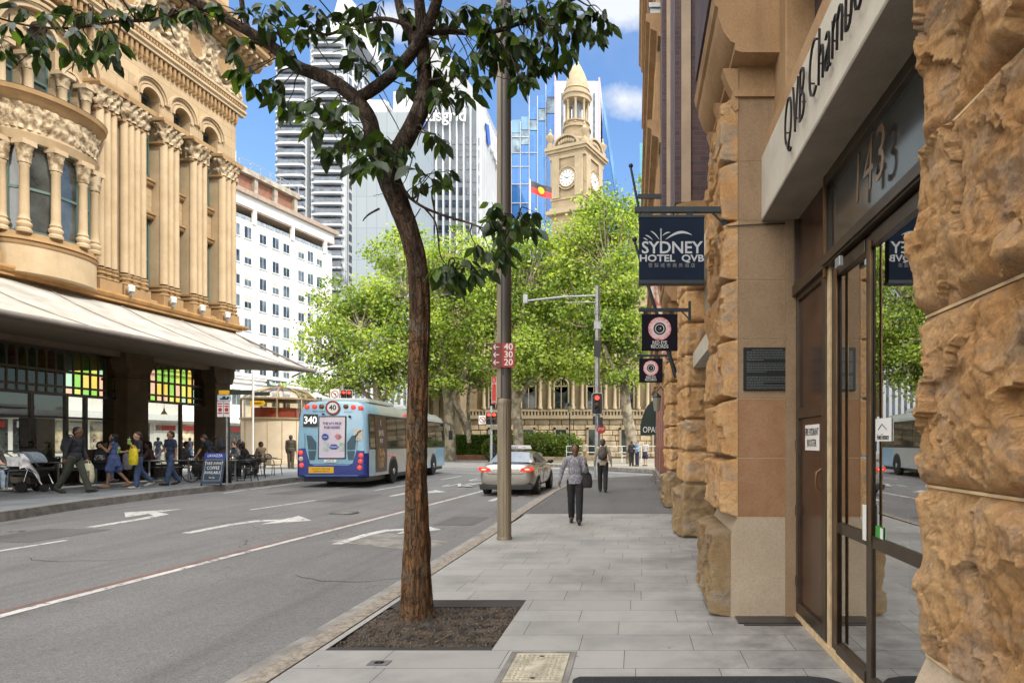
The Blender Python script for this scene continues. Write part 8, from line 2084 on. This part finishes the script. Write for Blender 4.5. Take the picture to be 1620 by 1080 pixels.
# right side: window band, panels, wheels (left side mirrored window band)
for sd in (1,-1):
    b = MB(); q0 = lambda z_: sd*(1.262 - (.055*max(0,(z_-1.4))/1.15))
    xs_ = [(.25,.75),(2.12,3.3),(3.36,4.5),(4.56,5.8),(5.86,7.1),(7.16,8.4),(8.46,9.6),(9.66,11.4)]
    for ya, yb in xs_:
        b = MB(); b.quad((q0(1.42),ya,1.42),(q0(1.42),yb,1.42),(q0(2.58),yb,2.58),(q0(2.58),ya,2.58)); b.build('side_window', M['busg'], bus)
    b = MB(); q1 = lambda z_: q0(z_)-sd*.004; b.quad((q1(1.36),.2,1.36),(q1(1.36),11.5,1.36),(q1(2.64),11.5,2.64),(q1(2.64),.2,2.64)); b.build('window_band', M['black'], bus)
b = MB(); b.quad((1.266,.80,.50),(1.266,2.05,.50),(1.266,2.05,1.40),(1.266,.80,1.40)); b.quad((1.266,.80,1.42),(1.266,2.05,1.42),(1.208,2.05,2.62),(1.208,.80,2.62)); sa = b.build('side_advert', mat('brown_advert_mat', (.07,.04,.03), .3, var=.2), bus)
b = MB(); b.prism([(1.0,1.38),(1.15,1.42),(1.25,1.36),(1.45,1.40),(1.6,1.38),(1.78,1.2),(1.74,.95),(1.6,.66),(1.3,.60),(1.08,.75),(.98,1.1)], 1.267, 1.270, 0, 'x'); b.build('drink_picture', mat('iced_drink_mat', (.50,.33,.13), .4, vs=7, col2=(.12,.05,.02), lo=.42, hi=.58), sa)
text('$4.95', .30, sa, M['letters'], (1.252,1.42,1.95), (PI/2-.05,0,PI/2), ext=.001, sx=.8); text('1', .35, sa, M['letters'], (1.232,1.42,2.32), (PI/2-.05,0,PI/2), ext=.001); text('BEEF', .22, sa, M['letters'], (1.262,1.42,1.66), (PI/2-.05,0,PI/2), ext=.001, sx=.8)
b = MB(); b.quad((1.254,.12,.40),(1.254,.78,.40),(1.254,.78,1.34),(1.254,.12,1.34)); b.build('blue_side_panel', M['busb'], bus); b = MB(); b.prism([(8.2,.40),(11.3,.40),(11.3,1.35),(9.9,1.35)], 1.252, 1.255, 0, 'x'); b.build('blue_side_panel', M['busb'], bus)
b = MB()
for y_ in (2.3,3.1): b.box(1.25,1.262,y_,y_+.1,1.05,1.12)
b.box(1.25,1.262,2.65,2.78,1.02,1.10); b.box(1.18,1.2,4.4,4.9,2.72,2.80); b.build('side_marker', M['tail'], bus)
for y_ in (2.85,9.15):
    for sd in (1,-1):
        b = MB(); b.lathe([(.001,-.01),(.56,-.01),(.56,.02),(.001,.02)], (sd*1.245,y_,.50), 24, a0=-.15, a1=PI+.15, ax='x'); b.build('wheel_arch', M['black'], bus)
        b = MB(); b.lathe([(.30,-.13),(.47,-.13),(.485,-.08),(.485,.08),(.47,.13),(.30,.13)], (sd*1.15,y_,.47), 26, ax='x'); o = b.build('wheel', M['rubber'], bus, smooth=40)
        b = MB(); b.lathe([(.31,.10),(.30,.12),(.24,.05),(.14,.05),(.12,.14),(.001,.15)] if sd > 0 else [(.31,-.10),(.30,-.12),(.24,-.05),(.14,-.05),(.12,-.14),(.001,-.15)], (sd*1.15,y_,.47), 22, ax='x'); b.build('rim', M['chrome'], o, smooth=30)
b = MB(); b.prism([(-.9,3.09),(.9,3.09),(.8,3.26),(-.8,3.26)], 1.2, 4.2, 0, 'y'); b.prism([(-.85,3.09),(.85,3.09),(.7,3.30),(-.7,3.30)], 6, 9.2, 0, 'y'); b.build('roof_unit', M['busw'], bus, bevel=.05)
b = MB()
for sd in (1,-1):
    b.tube([(sd*1.15,11.8,2.7),(sd*1.42,12.2,2.6),(sd*1.42,12.2,2.2)], .025, 6); b.box(sd*1.42-.1,sd*1.42+.1,12.15,12.25,1.75,2.25)
b.build('mirror', M['black'], bus)
b = MB(); b.box(-1.05,1.05,12.0,12.02,1.2,2.6); b.build('windscreen', M['busg'], bus)
b = MB(); b.box(-1.1,1.1,.3,11.6,.20,.34); b.build('chassis', M['black'], bus)
b = MB(); b.box(-1.2,1.2,-.02,.01,.31,.33); b.build('lower_lip', M['black'], bus)

# ------------------------------------------------------------------ taxi
taxi = thing('taxi', 'silver taxi sedan with lit tail lamps driving away beyond the street pole', 'car', (-4.14, 20.25, -.10), R(-1))
M['carp'] = mat('silver_paint_mat', (.42,.39,.35), .22, .55, var=.03, coat=1.)
M['carg'] = mat('car_glass_mat', (.10,.15,.19), .04, .0, var=.2, spec=1., coat=1.)
st_ = [(0,.66,.42,.84,.93),(.05,.78,.34,.88,1.00),(.16,.85,.28,.91,1.04),(.4,.89,.22,.935,1.055),(.75,.905,.2,.945,1.05),(1.2,.91,.2,.95,1.02),(2.0,.91,.2,.945,1.0),(3.0,.905,.2,.93,.99),(3.5,.90,.2,.91,.98),(4.1,.88,.2,.85,.91),(4.55,.80,.24,.74,.80),(4.78,.62,.3,.62,.66)]
b = MB(); vs = []; fs = []
for (yy, w_, zb, zs_, zt) in st_:
    s_ = [(0,zb),(w_*.82,zb),(w_*.96,zb+.10),(w_,.50),(w_*1.005,.66),(w_*.985,.80),(w_*.94,zs_),(w_*.84,zt-.02),(w_*.5,zt),(0,zt+.012)]
    row = s_ + [(-x_, z_) for x_, z_ in s_[-2:0:-1]]; vs += [(x_,yy,z_) for x_, z_ in row]; m_ = len(row)
for i in range(len(st_)-1):
    for j in range(m_): k = (j+1) % m_; fs.append((i*m_+j, i*m_+k, (i+1)*m_+k, (i+1)*m_+j))
fs.append(tuple(range(m_))[::-1]); fs.append(tuple(range((len(st_)-1)*m_, len(st_)*m_)))
b.add(vs, fs); b.build('body', M['carp'], taxi, smooth=50, sub=2)
gh = [(.62,.74,1.03,1.035),(.95,.70,1.20,1.03),(1.3,.63,1.36,1.02),(1.7,.60,1.435,1.0),(2.3,.59,1.455,1.0),(2.75,.58,1.43,.99),(3.2,.66,1.22,.985),(3.62,.76,.985,.975)]
b = MB(); vs = []; fs = []
for (yy, w_, zt, zb) in gh:
    wb_ = max(w_, .77); s_ = [(0,zb-.06),(wb_+.05,zb-.06),(wb_+.03,zb+.0),(w_+(wb_-w_)*.35,zb+(zt-zb)*.6),(w_,zt-.05),(w_*.8,zt-.005),(0,zt+.012)]
    row = s_ + [(-x_, z_) for x_, z_ in s_[-2:0:-1]]; vs += [(x_,yy,z_) for x_, z_ in row]; m_ = len(row)
for i in range(len(gh)-1):
    for j in range(m_): k = (j+1) % m_; fs.append((i*m_+j, i*m_+k, (i+1)*m_+k, (i+1)*m_+j))
fs.append(tuple(range(m_))[::-1]); fs.append(tuple(range((len(gh)-1)*m_, len(gh)*m_)))
b.add(vs, fs); b.build('cabin', M['carp'], taxi, smooth=50, sub=1)
b = MB(); b.add([(-.66,.66,1.075),(.66,.66,1.075),(.53,1.33,1.40),(-.53,1.33,1.40),(0,.63,1.085),(0,1.31,1.415)],[(0,4,5,3),(4,1,2,5)]); b.build('rear_window', M['carg'], taxi, smooth=60)
b = MB(); b.add([(-.68,3.60,1.03),(.68,3.60,1.03),(.52,2.83,1.42),(-.52,2.83,1.42)],[(0,3,2,1)]); b.build('windscreen', M['carg'], taxi)
for sd in (1,-1):
    b = MB()
    for pts in ([(1.35,1.30),(1.12,1.08),(1.95,1.06),(1.95,1.38),(1.6,1.385)], [(2.02,1.385),(2.02,1.06),(3.2,1.03),(2.85,1.28),(2.6,1.37)]):
        P_ = [(sd*(.835-(z_-1.0)*.47), y_, z_) for y_, z_ in pts]; b.add(P_, [tuple(range(len(P_)))])
    b.build('side_window', M['carg'], taxi)
    b = MB(); b.prism([(sd*.44,.80),(sd*.52,.91),(sd*.86,.94),(sd*.885,.86),(sd*.80,.795)], -.0, .20, 0, 'y'); b.build('tail_lamp', mat('car_tail_mat', (.75,.03,.02), .2, var=0, emit=.7) if 'car_tail_mat' not in bpy.data.materials else bpy.data.materials['car_tail_mat'], taxi, bevel=.015)
    b = MB(); b.ell((sd*.70,-.0,.865),(.09,.015,.022)); b.build('brake_light', mat('brake_light_mat', (1.,.35,.2), .3, var=0, emit=2.) if 'brake_light_mat' not in bpy.data.materials else bpy.data.materials['brake_light_mat'], taxi)
    b = MB(); b.ell((sd*1.0,2.95,1.05),(.11,.07,.075)); b.tube([(sd*.82,2.98,1.0),(sd*.95,2.96,1.02)], .02, 5); b.build('door_mirror', M['black'], taxi, smooth=60)
    for y_ in (.98,3.80):
        b = MB(); b.lathe([(.001,-.004),(.385,-.004),(.385,.004),(.001,.004)], (sd*(.90),y_,.335), 24, a0=-.1, a1=PI+.1, ax='x'); b.build('wheel_arch', M['black'], taxi)
        b = MB(); b.lathe([(.20,-.10),(.31,-.10),(.325,-.06),(.325,.06),(.31,.10),(.20,.10)], (sd*.82,y_,.325), 24, ax='x'); o = b.build('wheel', M['rubber'], taxi, smooth=40)
        b = MB(); 
        for k in range(10): a_ = 2*PI*k/10; b.box(0,0,0,0,0,0) if False else b.tube([(sd*.915,y_,.325),(sd*.915,y_+.2*math.cos(a_),.325+.2*math.sin(a_))], .016, 4)
        b.lathe([(.19,sd*.08),(.215,sd*.10),(.215,sd*.06)], (sd*.82,y_,.325), 20, ax='x'); b.build('rim', M['chrome'], o)
b = MB(); b.prism([(-.82,.22),(.82,.22),(.86,.36),(.70,.40),(.5,.34),(-.5,.34),(-.70,.40),(-.86,.36)], .02, .30, 0, 'y'); b.build('rear_diffuser', M['black'], taxi, bevel=.01)
b = MB(); b.tube([(-.62,.02,.93),(-.60,.0,.80),(-.55,-.015,.72),(.55,-.015,.72),(.60,.0,.80),(.62,.02,.93)], .006, 4); b.build('boot_seam', M['iron'], taxi)
b = MB(); b.box(-.42,.42,-.012,.02,.84,.87); b.build('chrome_strip', M['chrome'], taxi)
b = MB(); b.box(-.20,.20,-.022,.0,.74,.83); o = b.build('number_plate', M['letters'], taxi); text('T 4127', .08, o, M['black'], (0,-.024,.785), ext=.001)
b = MB(); b.box(-.45,.45,1.72,1.95,1.475,1.50); b.build('roof_bar', M['black'], taxi)
b = MB(); b.prism([(-.52,1.50),(.52,1.50),(.46,1.63),(-.46,1.63)], 1.76, 1.90, 0, 'y'); o = b.build('roof_sign', M['white'], taxi, bevel=.01); text('TAXI', .13, o, AM, (-.12,1.75,1.56), ext=.001, sx=1.1); text('13 22 11', .05, o, AM, (.26,1.75,1.56), ext=.001)
b = MB(); b.tube([(-.9,.03,.78),(-.91,.3,.80)], .004, 4); b.build('reflector', M['tail'], taxi)
b = MB(); b.add([(.30,1.0,1.255),(.34,.98,1.25),(.12,1.02,1.262)],[(0,1,2)]); b.build('aerial', M['black'], taxi)
b = MB(); b.tube([(.9,1.98,.3),(.925,1.98,.75),(.86,1.98,1.0)], .005, 4); b.box(.905,.925,1.3,1.45,.80,.83); b.box(.905,.925,2.35,2.5,.79,.82); b.build('door_seam', M['iron'], taxi)
